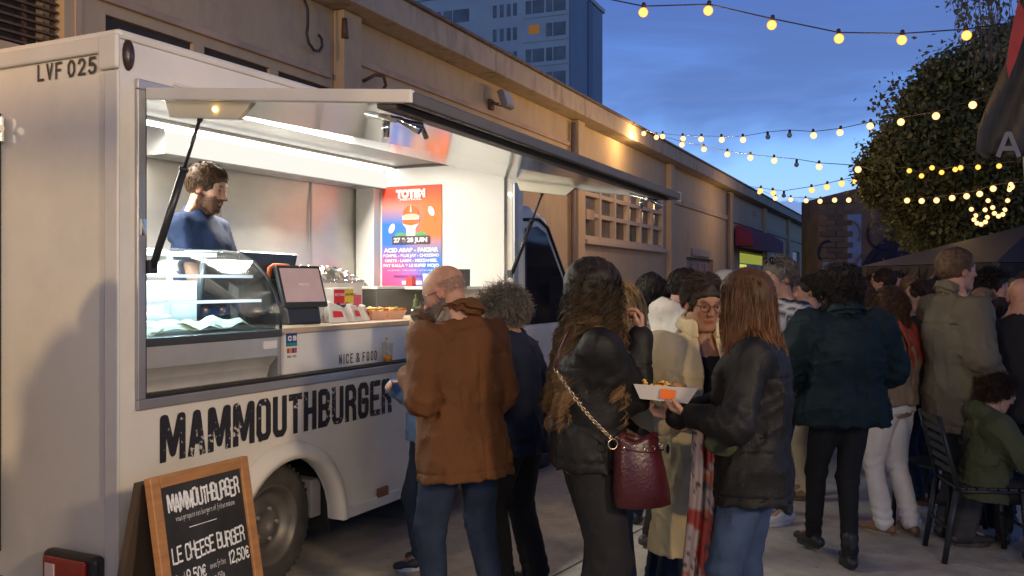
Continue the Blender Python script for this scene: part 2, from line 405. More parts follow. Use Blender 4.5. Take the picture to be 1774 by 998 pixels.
# ---- warehouse
plaster = mat('old_render', (.50, .39, .25), .85, var=.15, vscale=.9, bump=.3, bscale=30, dirt=((.17, .13, .09), .65, .9), stretch=(1.6, 1.6, .7))
plaster2 = mat('old_render_panel', (.46, .34, .245), .85, var=.16, vscale=1.6, bump=.25, bscale=40, dirt=((.23, .17, .12), .5, 1.7))
conc = mat('stained_concrete', (.46, .38, .28), .85, var=.18, vscale=2.2, bump=.4, bscale=22, dirt=((.10, .08, .06), .85, 2.2), stretch=(1.5, 1.5, .6))
darkm = mat('dark_recess', (.035, .032, .03), .8, var=.2)
rust = mat('rusted_iron', (.10, .06, .04), .7, var=.3, vscale=20)
wh = empty('warehouse', LW * WN, math.atan2(WD.y, WD.x))
tag(wh, 'long low warehouse with ochre rendered wall and stained eaves behind the food truck', 'warehouse')
S0, S1, WT = -9.0, 62.6, 4.98
pil = [1.6, 9.7, 18.1, 25.7, 34.6, 42.6, 50.6, 58.2]
holes = [(3.4, 5.62, 3.55, 4.35), (6.05, 7.13, 3.78, 4.02), (7.28, 8.31, 3.78, 4.02), (8.45, 9.45, 3.78, 4.02),
         (11.86, 15.36, 4.16, 4.33), (18.62, 25.1, 2.62, 3.98), (28.0, 31.9, 0.0, 2.44), (36.9, 44.2, 0.0, 2.9),
         (46.4, 48.0, 1.6, 2.9), (53.0, 56.0, 2.2, 3.4)]
ss = sorted({S0, S1, *[h[0] for h in holes], *[h[1] for h in holes]}); zs = sorted({0.0, WT, *[h[2] for h in holes], *[h[3] for h in holes]})
w = MB()
for a, b in zip(ss, ss[1:]):
    run = None
    for c, d in zip(zs, zs[1:]):
        cs, cz = (a + b) / 2, (c + d) / 2
        if any(h[0] < cs < h[1] and h[2] < cz < h[3] for h in holes): continue
        w.box((a, 0, c), (b, .34, d))
w.build('wall', plaster, wh)
m = MB(); m.box((S0, .34, 0), (S1, .6, WT)); m.build('wall_lining', darkm, wh)
for s in pil:
    m = MB(); m.box((s - .2, -.16, 0), (s + .2, -.002, WT - .003)); m.build('pilaster', plaster, wh, bevel=.015)
# upper panels between pilasters (raised bands)
for a, b in zip(pil, pil[1:]):
    if a >= 17:
        m = MB(); m.box((a + .26, -.07, 3.99 if a < 20 else 3.93), (b - .26, -.004, 4.1)); m.build('string_course', conc, wh, bevel=.01)
m = MB(); m.box((10.0, -.05, 4.42), (17.8, -.003, 4.5)); m.box((2.0, -.05, 4.12), (9.4, -.003, 4.19)); m.build('ledge', plaster2, wh, bevel=.01)
# eaves: soffit and fascia
for i, (a, b) in enumerate([(S0 + k * 4.475, S0 + (k + 1) * 4.475) for k in range(16)]):
    m = MB(); m.prism([(-.4, 4.985 + .004), (-.4, 5.335), (-.30, 5.34), (.62, 5.42), (.62, WT + .01), (-.0, WT + .01)], 0, a + .004, b - .004)
    m.build('eaves_slab', conc, wh, bevel=.012)
m = MB(); m.box((S0, -.46, 5.335 + .002), (S1, -.30, 5.375)); m.build('roof_edging', mat('zinc_edge', (.16, .12, .09), .6, .3, var=.3), wh)
m = MB(); m.prism([(-.3, 5.43), (9, 7.2), (9, 5.43)], 0, S0, S1); m.build('roof', mat('fibre_cement', (.18, .16, .15), .9), wh)
# big dark iron grille at the left end
gr = MB()
for k in range(12):
    z = 3.58 + k * .066; gr.box((3.42, .05, z), (5.6, .09, z + .018))
for k in range(9):
    s = 3.5 + k * .26; gr.box((s, .1, 3.55), (s + .02, .13, 4.35))
gr.build('grille', rust, wh)
m = MB(); m.box((5.72, -.02, 3.1), (5.78, -.002, 4.98)); m.build('grille_frame', plaster2, wh)
# lattice window of cast frames: 2 rows x 6
ws = MB(); a, b, c, d = 18.62, 25.1, 2.62, 3.98
zr = [2.62, 3.12, 3.56, 3.98]
fr = mat('cast_frame', (.55, .45, .34), .8, var=.12, vscale=3, dirt=((.25, .19, .13), .5, 3))
sf = mat('dusty_glass', (.16, .14, .10), .25, var=.35, vscale=1.2)
wf = MB()
for z in zr: wf.box((a, -.02, z - .045), (b, .12, z + .045))
for k in range(7):
    s = a + (b - a) * k / 6; wf.box((s - .06, -.03, c - .04), (s + .06, .13, d + .04))
win = wf.build('window', fr, wh)
for r_ in range(3):
    for k in range(6):
        s0 = a + (b - a) * k / 6 + .06; s1 = a + (b - a) * (k + 1) / 6 - .06
        m = MB(); m.box((s0, .09, zr[r_] + .045), (s1, .10, zr[r_+1] - .045))
        m.build('pane', mat('green_glass', (.04, .09, .06), .2) if (r_ == 0 and k == 3) else sf, win)
m = MB(); m.box((a - .15, -.16, c - .15), (b + .1, .1, c - .05)); m.build('sill', fr, wh, bevel=.01)
for (a_, b_, c_, d_) in holes[1:5]:
    m = MB(); m.box((a_ + .001, .045, c_ + .001), (b_ - .001, .06, d_ - .001)); m.build('slot_shade', darkm, wh)  # dark sheet in each slot paints the shade of its depth
# doors
dm = mat('painted_steel_door', (.22, .17, .14), .6, var=.2, vscale=2, dirt=((.1, .08, .06), .5, 3))
dr = MB(); dr.box((28.02, .12, 0), (31.88, .18, 2.42)); dro = dr.build('door', dm, wh)
for k in range(4):
    m = MB(); m.box((28.1 + k * .95, .09, .1), (28.1 + k * .95 + .86, .118, 2.3)); m.build('panel', dm, dro, bevel=.01)
m = MB(); m.box((28.6, -.06, 2.5), (31.2, -.003, 2.72)); m.build('door_sign', mat('sign_grey', (.3, .27, .24), .6), wh)
m = MB(); m.box((36.92, .2, 0), (44.18, .3, 2.88)); m.build('shopfront', mat('shopfront_dark', (.05, .05, .045), .4), wh)
m = MB(); m.box((36.98, .16, 2.45), (44.1, .19, 2.86)); m.build('lit_transom', emis('green_yellow_light', (.55, .60, .10), .5), wh)
m = MB(); m.box((37.1, .15, 1.75), (39.3, .19, 2.40)); m.build('lit_window', emis('yellow_window', (.78, .80, .18), .8), wh)
for k, s in enumerate((46.4, 53.0)):
    m = MB(); e_ = (48.0, 56.0)[k]; z0, z1 = ((1.6, 2.9), (2.2, 3.4))[k]
    m.box((s, .1, z0), (e_, .14, z1)); m.build('window', sf, wh)
# rainwater pipes
for s in (17.75, 34.1):
    m = MB(); m.tube([(s, -.1, 0), (s, -.1, 4.9)], .055, 8); m.build('downpipe', mat('cast_pipe', (.17, .13, .11), .6), wh)
# iron hook of cable hanging from the wall, small bracket, second hook
m = MB()
pts = [(8.75, -.1, 4.97), (8.86, -.1, 4.80), (8.86, -.1, 4.62), (8.84, -.1, 4.52), (8.88, -.1, 4.42), (8.98, -.1, 4.36), (9.08, -.1, 4.37), (9.14, -.1, 4.44), (9.13, -.1, 4.53), (9.07, -.1, 4.56)]
m.tube(pts, .018, 6); m.build('bent_conduit', mat('black_cable', (.03, .026, .022), .6), wh)
m = MB(); m.tube([(9.50, -.17, 4.86), (9.51, -.17, 4.62)], [.035, .05], 6); m.build('bracket', rust, wh)
m = MB(); m.tube([(10.08, -.05, 4.22), (10.14, -.2, 4.30), (10.28, -.24, 4.31), (10.40, -.2, 4.22), (10.42, -.1, 4.12)], .022, 6); m.build('hook', rust, wh)
for s, z in ((18.7, 3.0), (12.9, 3.1), (40.2, 4.5)):
    m = MB(); m.box((s, -.06, z), (s + .5, -.003, z + .22)); m.build('vent_cover', plaster2, wh, bevel=.01)
# burgundy awning over the shopfront
aw = empty('shop_awning', wh.matrix_basis @ Vector((0, 0, 0)), math.atan2(WD.y, WD.x)); aw.location = LW * WN
tag(aw, 'burgundy fabric awning over the lit shop door far along the warehouse wall', 'awning')
bm_ = mat('burgundy_canvas', (.14, .014, .060), .8, var=.1, bump=.2)
m = MB(); m.prism([(-.17, 3.02), (-.17, 3.80), (-.35, 3.78), (-.8, 3.5), (-.8, 3.02)], 0, 35.0, 43.3); m.build('canvas', bm_, aw, bevel=.02)
m = MB(); m.box((34.98, -.815, 2.92), (43.32, -.802, 3.06)); m.build('valance', bm_, aw)
# wall floodlight (unlit)
wf_ = empty('wall_floodlight', LW * WN + WD * 13.98 + Vector((0, 0, 4.57)), math.atan2(WD.y, WD.x))
tag(wf_, 'small grey floodlight, unlit, bolted on the warehouse wall above the hatch of the truck', 'floodlight')
m = MB(); m.box((-.17, -.36, -.16), (.17, -.26, .14)); m.build('housing', mat('grey_cast', (.2, .19, .17), .5), wf_, bevel=.02, rot=(R(-20), 0, 0))
m = MB(); m.box((-.14, -.372, -.13), (.14, -.362, .11)); m.build('lens', mat('lamp_glass', (.45, .43, .38), .2), wf_, rot=(R(-20), 0, 0))
m = MB(); m.tube([(-.2, -.27, 0), (-.2, -.1, .05), (0, -.03, .06), (.2, -.1, .05), (.2, -.27, 0)], .014, 6); m.box((-.06, -.06, -.05), (.06, 0, .12)); m.build('bracket', rust, wf_)

# ---- tower block, far
tw = empty('tower_block', at(985, 490, 107) - Vector((0, 0, CZ)), 0)
tag(tw, 'grey high rise apartment block rising far behind the warehouse roof', 'apartment block')
La = Vector((-.925, .38, 0)); Ra = Vector((.38, .925, 0)); TH = 36.2
tw.rotation_euler = (0, 0, math.atan2(Ra.y, Ra.x))   # local x along the right face, y along the left face
tcon = mat('tower_render', (.60, .56, .50), .8, var=.08, vscale=.2, dirt=((.4, .38, .36), .4, .3))
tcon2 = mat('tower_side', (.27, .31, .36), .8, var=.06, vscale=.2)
m = MB(); m.box((0, 0, 0), (13.3, 22, TH)); m.build('body', tcon, tw)
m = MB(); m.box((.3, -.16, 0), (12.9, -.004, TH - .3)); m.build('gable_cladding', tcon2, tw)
m = MB(); m.box((6.6, -.3, 0), (8.4, -.165, TH - .2)); m.build('gable_strip', mat('tower_strip', (.17, .20, .26), .7), tw)
m = MB(); m.box((-.3, -.3, TH + .003), (13.6, 22.3, TH + .5)); m.build('parapet', tcon, tw)
bal = mat('tower_window', (.20, .18, .16), .3, var=.3, vscale=.6)
FH = 2.84; z0 = 1.65 + (490 - 148) * 107 / 1612
for fl in range(-2, 5):
    z = z0 + fl * FH + .2
    if z + 1.7 > TH: continue
    for k, (y0, y1) in enumerate([(.35, 2.75), (3.0, 5.3), (6.4, 6.9), (7.2, 7.7), (8.1, 8.6), (9.0, 9.5), (12.6, 16.0), (16.4, 19.0)]):
        lit = (fl == 2 and k == 1)
        mm = emis('lit_room', (1, .42, .10), .2) if lit else bal
        m = MB(); hh = 1.55 if y1 - y0 > 1 else 1.5
        if lit: m.box((-.02, y0 + .6, z + .5), (.02 - .03, y0 + 1.9, z + 1.5))
        else: m.box((-.02, y0, z), (-.003, y1, z + hh))
        m.build('window', mm, tw)
        if not lit and y1 - y0 > 2:
            m = MB(); m.box((-.09, y0 + (y1 - y0) * .62, z), (-.022, y0 + (y1 - y0) * .62 + .12, z + hh)); m.build('mullion', tcon, tw)
    m = MB(); m.box((-.12, .1, z - .5), (-.003, 5.6, z - .08)); m.build('balcony_band', tcon, tw)

# ---- far painted wall of a stone shed on the right
sw = empty('stone_shed', at(1418, 490, 34) - Vector((0, 0, CZ)))
tag(sw, 'dark stone shed with a painted blue mural closing the yard under the trees', 'shed')
stone = mat('dark_stone', (.15, .115, .085), .9, var=.3, vscale=1.4, bump=.5, bscale=6)
blue = mat('blue_paint', (.20, .30, .52), .8, var=.2, vscale=1, dirt=((.05, .06, .08), .5, 1))
def px34(px): return (px - 1418) / 1612 * 34
m = MB()
m.prism([(0, 0), (0, 4.75), (2.4, 5.35), (6.5, 5.9), (12, 6.1), (12, 0)], 1, 0, 2); m.build('wall', stone, sw)
for (x0, x1, zz0, zz1, mt) in [(px34(1468), px34(1492), 0, 4.15, blue), (px34(1425), px34(1462), 1.4, 2.4, blue)]:
    m = MB(); m.box((x0, -.02, zz0), (x1, -.003, zz1)); m.build('painted_panel', mt, sw)
dkb = mat('navy_paint', (.018, .02, .05), .8)
arch = [(px34(1478) + 2.3 * (1 - cos(t)) / 1, 1.0 + 2.6 * sin(t)) for t in [k * pi / 20 for k in range(11)]]
m = MB(); m.prism([(px34(1478), 0)] + arch + [(arch[-1][0] + .8, 3.6), (arch[-1][0] + .8, 0)][::1], 1, -.05, -.025); m.build('painted_arch', dkb, sw)
rs = random.Random(2)
for k in range(15):     # loose brush strokes of the mural
    x = rs.uniform(px34(1425), px34(1545)); z = rs.uniform(.6, 3.9); r = rs.uniform(.25, .6); a0 = rs.uniform(0, 6)
    m = MB(); pts = [(x + r * cos(a0 + t * .35), -.07 - k * .003, z + r * 1.2 * sin(a0 + t * .35)) for t in range(8)]
    m.tube(pts, rs.uniform(.02, .045), 4); m.build('brush_stroke', rs.choice([dkb, mat('pale_blue_paint', (.10, .15, .26), .8), dkb, mat('ochre_paint', (.2, .15, .06), .8)]), sw)
for r_ in range(3):
    for k in range(3):
        x = px34(1535 + 17 * k); m = MB(); m.box((x, -.03, 1.7 + r_ * .75), (x + .28, -.004, 2.3 + r_ * .75)); m.build('window_pane', mat('dull_pane', (.10, .11, .14), .3), sw)
# stone courses: individual quoins along the visible top-left of the shed
for r_ in range(12):
    for k in range(5):
        x = .03 + k * .62 + (.3 if r_ % 2 else 0); z = 2.55 + r_ * .2
        if z > 4.7 or x > .75: continue
        m = MB(); m.box((x, -.04 - rs.uniform(0, .04), z), (x + .56, -.004, z + .18)); m.build('stone', mat('stone_%s' % 'abc'[(r_ + k) % 3], ((.115, .095, .075), (.09, .075, .06), (.10, .09, .08))[(r_ + k) % 3], .9, bump=.4), sw)

# ---- trees
def leafmat(name, col, var=.35):
    if name in MC: return MC[name]
    m = bpy.data.materials.new(name); m.use_nodes = True; nt = m.node_tree; p = nt.nodes['Principled BSDF']
    g_ = N(nt, 'ShaderNodeTexCoord')
    n = N(nt, 'ShaderNodeTexNoise'); n.inputs['Scale'].default_value = .9; n.inputs['Detail'].default_value = 3; nt.links.new(g_.outputs['Object'], n.inputs['Vector'])
    n2 = N(nt, 'ShaderNodeTexNoise'); n2.inputs['Scale'].default_value = 9; nt.links.new(g_.outputs['Object'], n2.inputs['Vector'])
    c = mixc(nt, ramp(nt, n.outputs[0], [(.35, (0,)*3), (.65, (1,)*3)]), tuple(c * (1 - var) for c in col), tuple(c * (1 + var) for c in col))
    c = mixc(nt, .5, c, mixc(nt, ramp(nt, n2.outputs[0], [(.4, (0,)*3), (.6, (1,)*3)]), tuple(c * .6 for c in col), tuple(c * 1.5 for c in col)))
    nt.links.new(c, p.inputs['Base Color']); p.inputs['Roughness'].default_value = .55
    tr = N(nt, 'ShaderNodeBsdfTranslucent'); nt.links.new(c, tr.inputs[0])
    x = N(nt, 'ShaderNodeMixShader'); x.inputs[0].default_value = .3
    nt.links.new(p.outputs[0], x.inputs[1]); nt.links.new(tr.outputs[0], x.inputs[2]); nt.links.new(x.outputs[0], nt.nodes['Material Output'].inputs[0])
    MC[name] = m; return m
def leaves(P, size, rng, droop=0, aspect=.55):
    """pointed leaf (2 triangles) at each point, random pose"""
    n = len(P); a = rng.normal(size=(n, 3)); a[:, 2] -= droop; a /= np.linalg.norm(a, axis=1, keepdims=True)
    b = np.cross(a, rng.normal(size=(n, 3))); b /= np.linalg.norm(b, axis=1, keepdims=True)
    s = size * rng.uniform(.6, 1.3, (n, 1)); c = np.cross(a, b)
    V = np.stack([P, P + a * s * .5 + b * s * aspect * .5 + c * s * .06, P + a * s, P + a * s * .5 - b * s * aspect * .5 + c * s * .06], 1).reshape(-1, 3)
    i = np.arange(n)[:, None] * 4
    return V, i + np.array([[0, 1, 2, 3]])
def grow(rng, start, dirv, length, r, depth, out, tips, spread=.6, droop=0):
    pts = [start]; p = start.copy(); d = dirv / np.linalg.norm(dirv); n = 6
    for k in range(n):
        d = d + rng.normal(size=3) * .13 + np.array([0, 0, -droop * .1]); d /= np.linalg.norm(d); p = p + d * length / n; pts.append(p.copy())
    out.append((pts, [r * (1 - .6 * k / n) for k in range(n + 1)], max(4, 8 - 2 * depth)))
    if depth == 0: tips.append((p, d)); return
    for k in range(rng.integers(3, 5)):
        q = pts[rng.integers(2, n + 1)]; dd = d + rng.normal(size=3) * spread; dd[2] += .12
        grow(rng, np.array(q), dd, length * rng.uniform(.55, .8), r * .5, depth - 1, out, tips, spread, droop)
    tips.append((p, d))
def tree(name, label, loc, trunk_h, blobs, nleaf, lsize, col, seed, trunk_r=.22, group=None, cat='tree'):
    rng = np.random.default_rng(seed); root = empty(name, loc); tag(root, label, cat, group)
    bark = mat('bark', (.07, .055, .04), .9, bump=.5, bscale=25)
    segs = []; tips = []
    top = np.array([0, 0, trunk_h]); tr = MB()
    pts = [(rng.normal() * .05 * k, rng.normal() * .05 * k, trunk_h * k / 5) for k in range(6)]
    tr.tube(pts, [trunk_r * (1 - .09 * k) for k in range(6)], 10); tr.build('trunk', bark, root)
    lb = MB(); start = np.array(pts[-1])
    for c, r in blobs:
        c = np.array(c, float); mid = (start + c) / 2 + rng.normal(size=3) * .25
        lb.tube([tuple(start), tuple(mid), tuple(c)], [trunk_r * .45, trunk_r * .28, trunk_r * .1], 6)
        for _ in range(9):
            v = rng.normal(size=3); v /= np.linalg.norm(v); e = c + v * r * .85
            lb.tube([tuple(c), tuple((c + e) / 2 + rng.normal(size=3) * .1), tuple(e)], [trunk_r * .1, .03, .01], 4)
    lb.build('limb', bark, root)
    P = []; tot = sum(r ** 2 for _, r in blobs)
    for c, r in blobs:
        n = int(nleaf * r * r / tot); ncl = max(12, int(n / 22))
        v = rng.normal(size=(ncl, 3)); v /= np.linalg.norm(v, axis=1, keepdims=True)
        rad = r * rng.uniform(.35, 1.0, (ncl, 1)) ** .6 * (1 + .18 * np.sin(v[:, :1] * 7 + v[:, 1:2] * 5 + c[0]))
        cc = np.array(c) + v * rad
        k = rng.integers(0, ncl, n); P.append(cc[k] + rng.normal(size=(n, 3)) * (r * .085 + .05))
    P = np.concatenate(P); V, q = leaves(P, lsize, rng)
    link('crown', fastmesh('crown', V, quads=q, smooth=False), leafmat(name + '_leaf', col), root)
    return root
def rel(px, py, D, base): return tuple(at(px, py, D) - Vector(base))
b1 = at(1655, 490, 17) - Vector((0, 0, CZ))
tree('broadleaf_tree', 'big dark leafy tree behind the string lights, tallest crown right of the yard', b1, 2.6,
     [(rel(1655, 118, 17, b1), .3), (rel(1690, 92, 17, b1), .28), (rel(1735, 78, 17.3, b1), .34), (rel(1770, 100, 17, b1), .5), (rel(1530, 262, 17, b1), .2), (rel(1612, 150, 17, b1), .2), (rel(1575, 190, 17, b1), .18), (rel(1493, 300, 17, b1), .16), (rel(1508, 318, 17, b1), .26), (rel(1522, 345, 17, b1), .22), (rel(1548, 248, 16.8, b1), .26), (rel(1566, 214, 16.8, b1), .24), (rel(1594, 168, 17, b1), .28), (rel(1632, 128, 17, b1), .26), (rel(1505, 288, 17, b1), .22), (rel(1572, 275, 16.5, b1), .62), (rel(1615, 215, 17, b1), .52), (rel(1645, 160, 17, b1), .55), (rel(1690, 160, 17.5, b1), .5), (rel(1735, 160, 17, b1), .62), (rel(1632, 262, 16.5, b1), .9),
      (rel(1660, 215, 17, b1), 1.2), (rel(1740, 210, 16.5, b1), 1.3), (rel(1640, 320, 17, b1), 1.2), (rel(1720, 310, 16.5, b1), 1.2), (rel(1600, 335, 17, b1), .8), (rel(1800, 260, 17, b1), 1.6), (rel(1815, 165, 17, b1), 1.0), (rel(1535, 300, 17.5, b1), .42)],
     95000, .115, (.095, .105, .038), 3)
b2 = at(1600, 490, 27) - Vector((0, 0, CZ))
tree('broadleaf_tree', 'lower dark tree in front of the stone shed, behind the big one', b2, 3.0,
     [(rel(1645, 365, 25, b2), 1.2), (rel(1690, 370, 25, b2), 1.6), (rel(1750, 385, 25, b2), 1.7), (rel(1597, 348, 26, b2), .85), (rel(1820, 370, 26, b2), 2.2), (rel(1665, 410, 26, b2), .9)],
     26000, .19, (.085, .075, .03), 9)
# birch with hanging twigs, nearer, top right
b3 = at(1790, 490, 11) - Vector((0, 0, CZ)); rng = np.random.default_rng(12)
br = empty('birch_tree', b3); tag(br, 'pale birch with thin hanging twigs at the upper right corner', 'tree')
m = MB(); m.tube([(0, 0, 0), (.1, 0, 2), (0, .1, 4), (-.1, 0, 6)], [.16, .14, .11, .06], 8); m.build('trunk', mat('birch_bark', (.5, .47, .42), .8, var=.4, vscale=5), br)
tg = MB(); P = []
for k in range(46):
    px = rng.uniform(1640, 1800); D = rng.uniform(10.4, 11.8); y0 = rng.uniform(-90, -20); ln = rng.uniform(.5, 1.05) * (1.0 if px < 1670 else 1.25)
    p0 = np.array(at(px, y0, D) - b3); pts = [p0]
    for j in range(7):
        p0 = p0 + np.array([rng.normal() * .02, rng.normal() * .02, -ln / 7]); pts.append(p0)
    tg.tube([tuple(p) for p in pts], .004, 3, caps=False)
    tg.tube([(-.05, 0, 5.6 + rng.normal() * .2), tuple((pts[0] + np.array([0, 0, 5.9])) / 2 + np.array([0, 0, .4])), tuple(pts[0])], [.03, .015, .005], 4, caps=False)
    for _ in range(20):
        q = pts[rng.integers(0, 8)]; P.append(q + rng.normal(size=3) * np.array([.05, .05, .07]))
tg.build('twig', mat('twig_brown', (.10, .08, .06), .8), br)
V, q = leaves(np.array(P), .085, rng, droop=1.2, aspect=.5)
link('crown', fastmesh('crown', V, quads=q, smooth=False), leafmat('birch_leaf', (.13, .13, .09), .25), br)

# ---- dark market canopies at the right
cvs = mat('navy_canvas', (.008, .010, .022), .7, var=.2, bump=.2, bscale=12)
def canopy(loc, w, d, z0, z1, label, m_, rz=0):
    r = empty('market_canopy', loc, rz); tag(r, label, 'canopy', 'canopies of the stalls at the right')
    m = MB(); hw, hd = w / 2, d / 2
    m.add([(-hw,-hd,z0),(hw,-hd,z0),(hw,hd,z0),(-hw,hd,z0),(0,0,z1)], [(0,1,4),(1,2,4),(2,3,4),(3,0,4),(0,3,2,1)])
    m.build('canvas_top', m_, r)
    m = MB(); n = 14
    for (ax, ay, bx, by) in ((-hw,-hd,hw,-hd),(hw,-hd,hw,hd),(hw,hd,-hw,hd),(-hw,hd,-hw,-hd)):
        for k in range(n):
            p = Vector((ax + (bx-ax)*k/n, ay + (by-ay)*k/n)); q = Vector((ax + (bx-ax)*(k+1)/n, ay + (by-ay)*(k+1)/n)); o = (q - p).orthogonal().normalized() * .03 * (1 if k % 2 else -1)
            m.add([(p.x,p.y,z0-.01),(q.x,q.y,z0-.01),(q.x+o.x*.2,q.y+o.y*.2,z0-.20),((p.x+q.x)/2+o.x,(p.y+q.y)/2+o.y,z0-.26),(p.x+o.x*.2,p.y+o.y*.2,z0-.20)], [(0,1,2,3,4)])
    m.build('valance', m_, r, fix=False)
    for sx in (-1, 1):
        for sy in (-1, 1):
            m = MB(); m.box((sx*hw-.025, sy*hd-.025, 0), (sx*hw+.025, sy*hd+.025, z0)); m.build('leg', mat('dark_steel', (.06, .06, .06), .5, .5), r)
    return r
c1_ = at(1800, 490, 13); c1_.z = 0
canopy(c1_, 3.6, 3.2, 1.90, 2.50, 'dark navy market canopy with its peak at the right edge of the yard', cvs, R(8))
c2_ = at(1690, 490, 17); c2_.z = 0
canopy(c2_, 3.6, 3.0, 1.80, 2.15, 'lower grey canopy with fringed edge behind the tall man in the olive coat', mat('grey_canvas', (.16, .16, .17), .8, var=.3, vscale=8, bump=.3), R(-6))
c3_ = at(1575, 490, 22); c3_.z = 0
canopy(c3_, 2.6, 2.4, 1.75, 2.05, 'small pale canopy far back in front of the mural', mat('pale_canvas', (.4, .42, .48), .8), R(3))

# ---- feather flag at the right edge
fl = empty('feather_flag', at(1806, 490, 5.2) - Vector((0, 0, CZ))); tag(fl, 'dark feather flag with red tip and pale letter A at right edge', 'flag')
fm = mat('dark_flag_cloth', (.055, .048, .038), .8, var=.25, vscale=3, bump=.3, bscale=14)
def FP(px, py, dy=0): v = at(px, py, 5.2 + dy) - fl.location; return tuple(v)
m = MB()
left = [(1772, -40), (1764, 10), (1752, 60), (1742, 110), (1722, 155), (1706, 190), (1694, 225), (1690, 262), (1706, 276), (1730, 268), (1760, 262)]
right = [(1800, -40), (1800, 10), (1800, 60), (1800, 110), (1800, 155), (1800, 190), (1800, 225), (1800, 262), (1800, 268), (1800, 266), (1800, 262)]
vs = []; fs = []; nC = 10
for i, (l, r_) in enumerate(zip(left, right)):
    for k in range(nC + 1):
        t = k / nC; vs.append(FP(l[0] + (r_[0] - l[0]) * t, l[1] + (r_[1] - l[1]) * t, .05 * sin(t * 9 + i * .8)))
for i in range(len(left) - 1):
    for k in range(nC): fs.append((i*(nC+1)+k, i*(nC+1)+k+1, (i+1)*(nC+1)+k+1, (i+1)*(nC+1)+k))
m.add(vs, fs, 0, True); o = m.build('cloth', fm, fl); sol = o.modifiers.new('thick', 'SOLIDIFY'); sol.thickness = .004
m = MB(); m.add([FP(1764, 0, -.07), FP(1776, 20, -.07), FP(1776, 55, -.07), FP(1760, 105, -.07), FP(1747, 136, -.07), FP(1744, 112, -.07), FP(1749, 70, -.07)], [tuple(range(7))]); m.build('red_tip', mat('red_flag_cloth', (.42, .05, .04), .8, var=.2), fl)
mb, _ = strokes('A', .135, .14, .0, .026); lo = Vector(FP(1726, 272, -.07)); mb.build('letter', mat('grey_print', (.20, .195, .19), .8), fl, loc=lo, fix=False)
m = MB(); m.tube([(0, .02, 0), (0, .02, 2.6), (-.02, .02, 3.5)], .012, 6); m.build('pole', mat('black_pole', (.03, .03, .03), .4), fl)
m = MB(); m.box((-.03, -.03, 0), (.25, .1, .04)); m.build('base', mat('black_pole', (.03, .03, .03), .4), fl, bevel=.01)

# ---- string lights
cable = mat('black_cable', (.03, .026, .022), .6)
def bulbmat(name, core, rim, s0, s1):
    m = bpy.data.materials.new(name); m.use_nodes = True; nt = m.node_tree; nt.nodes.clear()
    lw = N(nt, 'ShaderNodeLayerWeight'); lw.inputs[0].default_value = .35
    c = ramp(nt, lw.outputs['Facing'], [(0, core), (.35, core), (.9, rim)]); st = ramp(nt, lw.outputs['Facing'], [(0, (1,)*3), (.4, (.55,)*3), (.95, (.1,)*3)])
    e = N(nt, 'ShaderNodeEmission'); nt.links.new(c, e.inputs[0]); nt.links.new(mth(nt, 'MULTIPLY_ADD', st, s0, s1), e.inputs[1])
    o = N(nt, 'ShaderNodeOutputMaterial'); nt.links.new(e.outputs[0], o.inputs[0]); m.cycles.emission_sampling = 'NONE'; return m
BW = bulbmat('warm_bulb', (1, .44, .09), (1, .24, .02), 3.0, .45)
BF = bulbmat('pale_bulb', (1, .56, .20), (1, .34, .06), 3.0, .6)
BY = bulbmat('amber_bulb', (1, .46, .07), (1, .28, .02), 2.8, .4)
lathe_b = [(.0005, -.0), (.35, -.06), (.75, -.35), (1, -.85), (.93, -1.35), (.6, -1.8), (.0005, -1.98)]
def bulb_mesh(name, r, m_):
    b = MB(); b.lathe([(a * r, h * r) for a, h in lathe_b][::-1], n=10); o = b.build(name, m_); me = o.data; bpy.data.objects.remove(o); return me
def sock_mesh(r):
    b = MB(); b.lathe([(.38 * r, -.25 * r), (.42 * r, .0), (.42 * r, .8 * r), (.2 * r, 1.0 * r)], n=8); o = b.build('socket', cable); me = o.data; bpy.data.objects.remove(o); return me
def string(label, pts, r, bm_, unlit=(), ends=None, sag=0, lamps=(), energy=6, lc=(1, .6, .25), drop=True, scl=True):
    """pts: (px, py, D) of each bulb"""
    P = [at(*p) for p in pts]; root = empty('string_lights', P[0]); tag(root, label, 'string lights', 'strings of bulbs over the yard')
    o0 = P[0]; E0 = [at(*e) for e in (ends[0] if ends else [])]; E1 = [at(*e) for e in (ends[1] if ends else [])]
    path = E0 + [p + Vector((0, 0, r * 1.1)) for p in P] + E1
    fine = []
    for i in range(len(path) - 1):
        for k in range(4): t = k / 4; fine.append(path[i].lerp(path[i+1], t) - o0 - Vector((0, 0, sag * 4 * t * (1 - t) * (path[i+1] - path[i]).length * .02)))
    fine.append(path[-1] - o0)
    m = MB(); m.tube(fine, max(.004, r * .13), 5); m.build('cable', cable, root)
    bme = bulb_mesh('bulb', r, bm_); sme = sock_mesh(r); dme = None
    for i, p in enumerate(P):
        if i in unlit:
            if dme is None: dme = bulb_mesh('bulb', r * .8, mat('dead_bulb', (.25, .25, .27), .15))
            o = link('bulb', dme, [], root, p - o0)
        else: o = link('bulb', bme, [], root, p - o0 + Vector((0, 0, r * .85)) * (1 if drop else 0))
        o.rotation_euler = (random.uniform(-.12, .12), random.uniform(-.12, .12), 0)
        if scl: o.scale = (max(1, (pts[i][2] / min(q_[2] for q_ in pts)) ** .6),) * 3
        s = link('socket', sme, [], o, (0, 0, 0))
    for i in lamps:
        i, en = i if isinstance(i, tuple) else (i, energy); l = lamp('POINT', 'bulb_light', P[i] - Vector((0, .0, r * 2.4 + .12)), None, en, lc, .05)
    return root
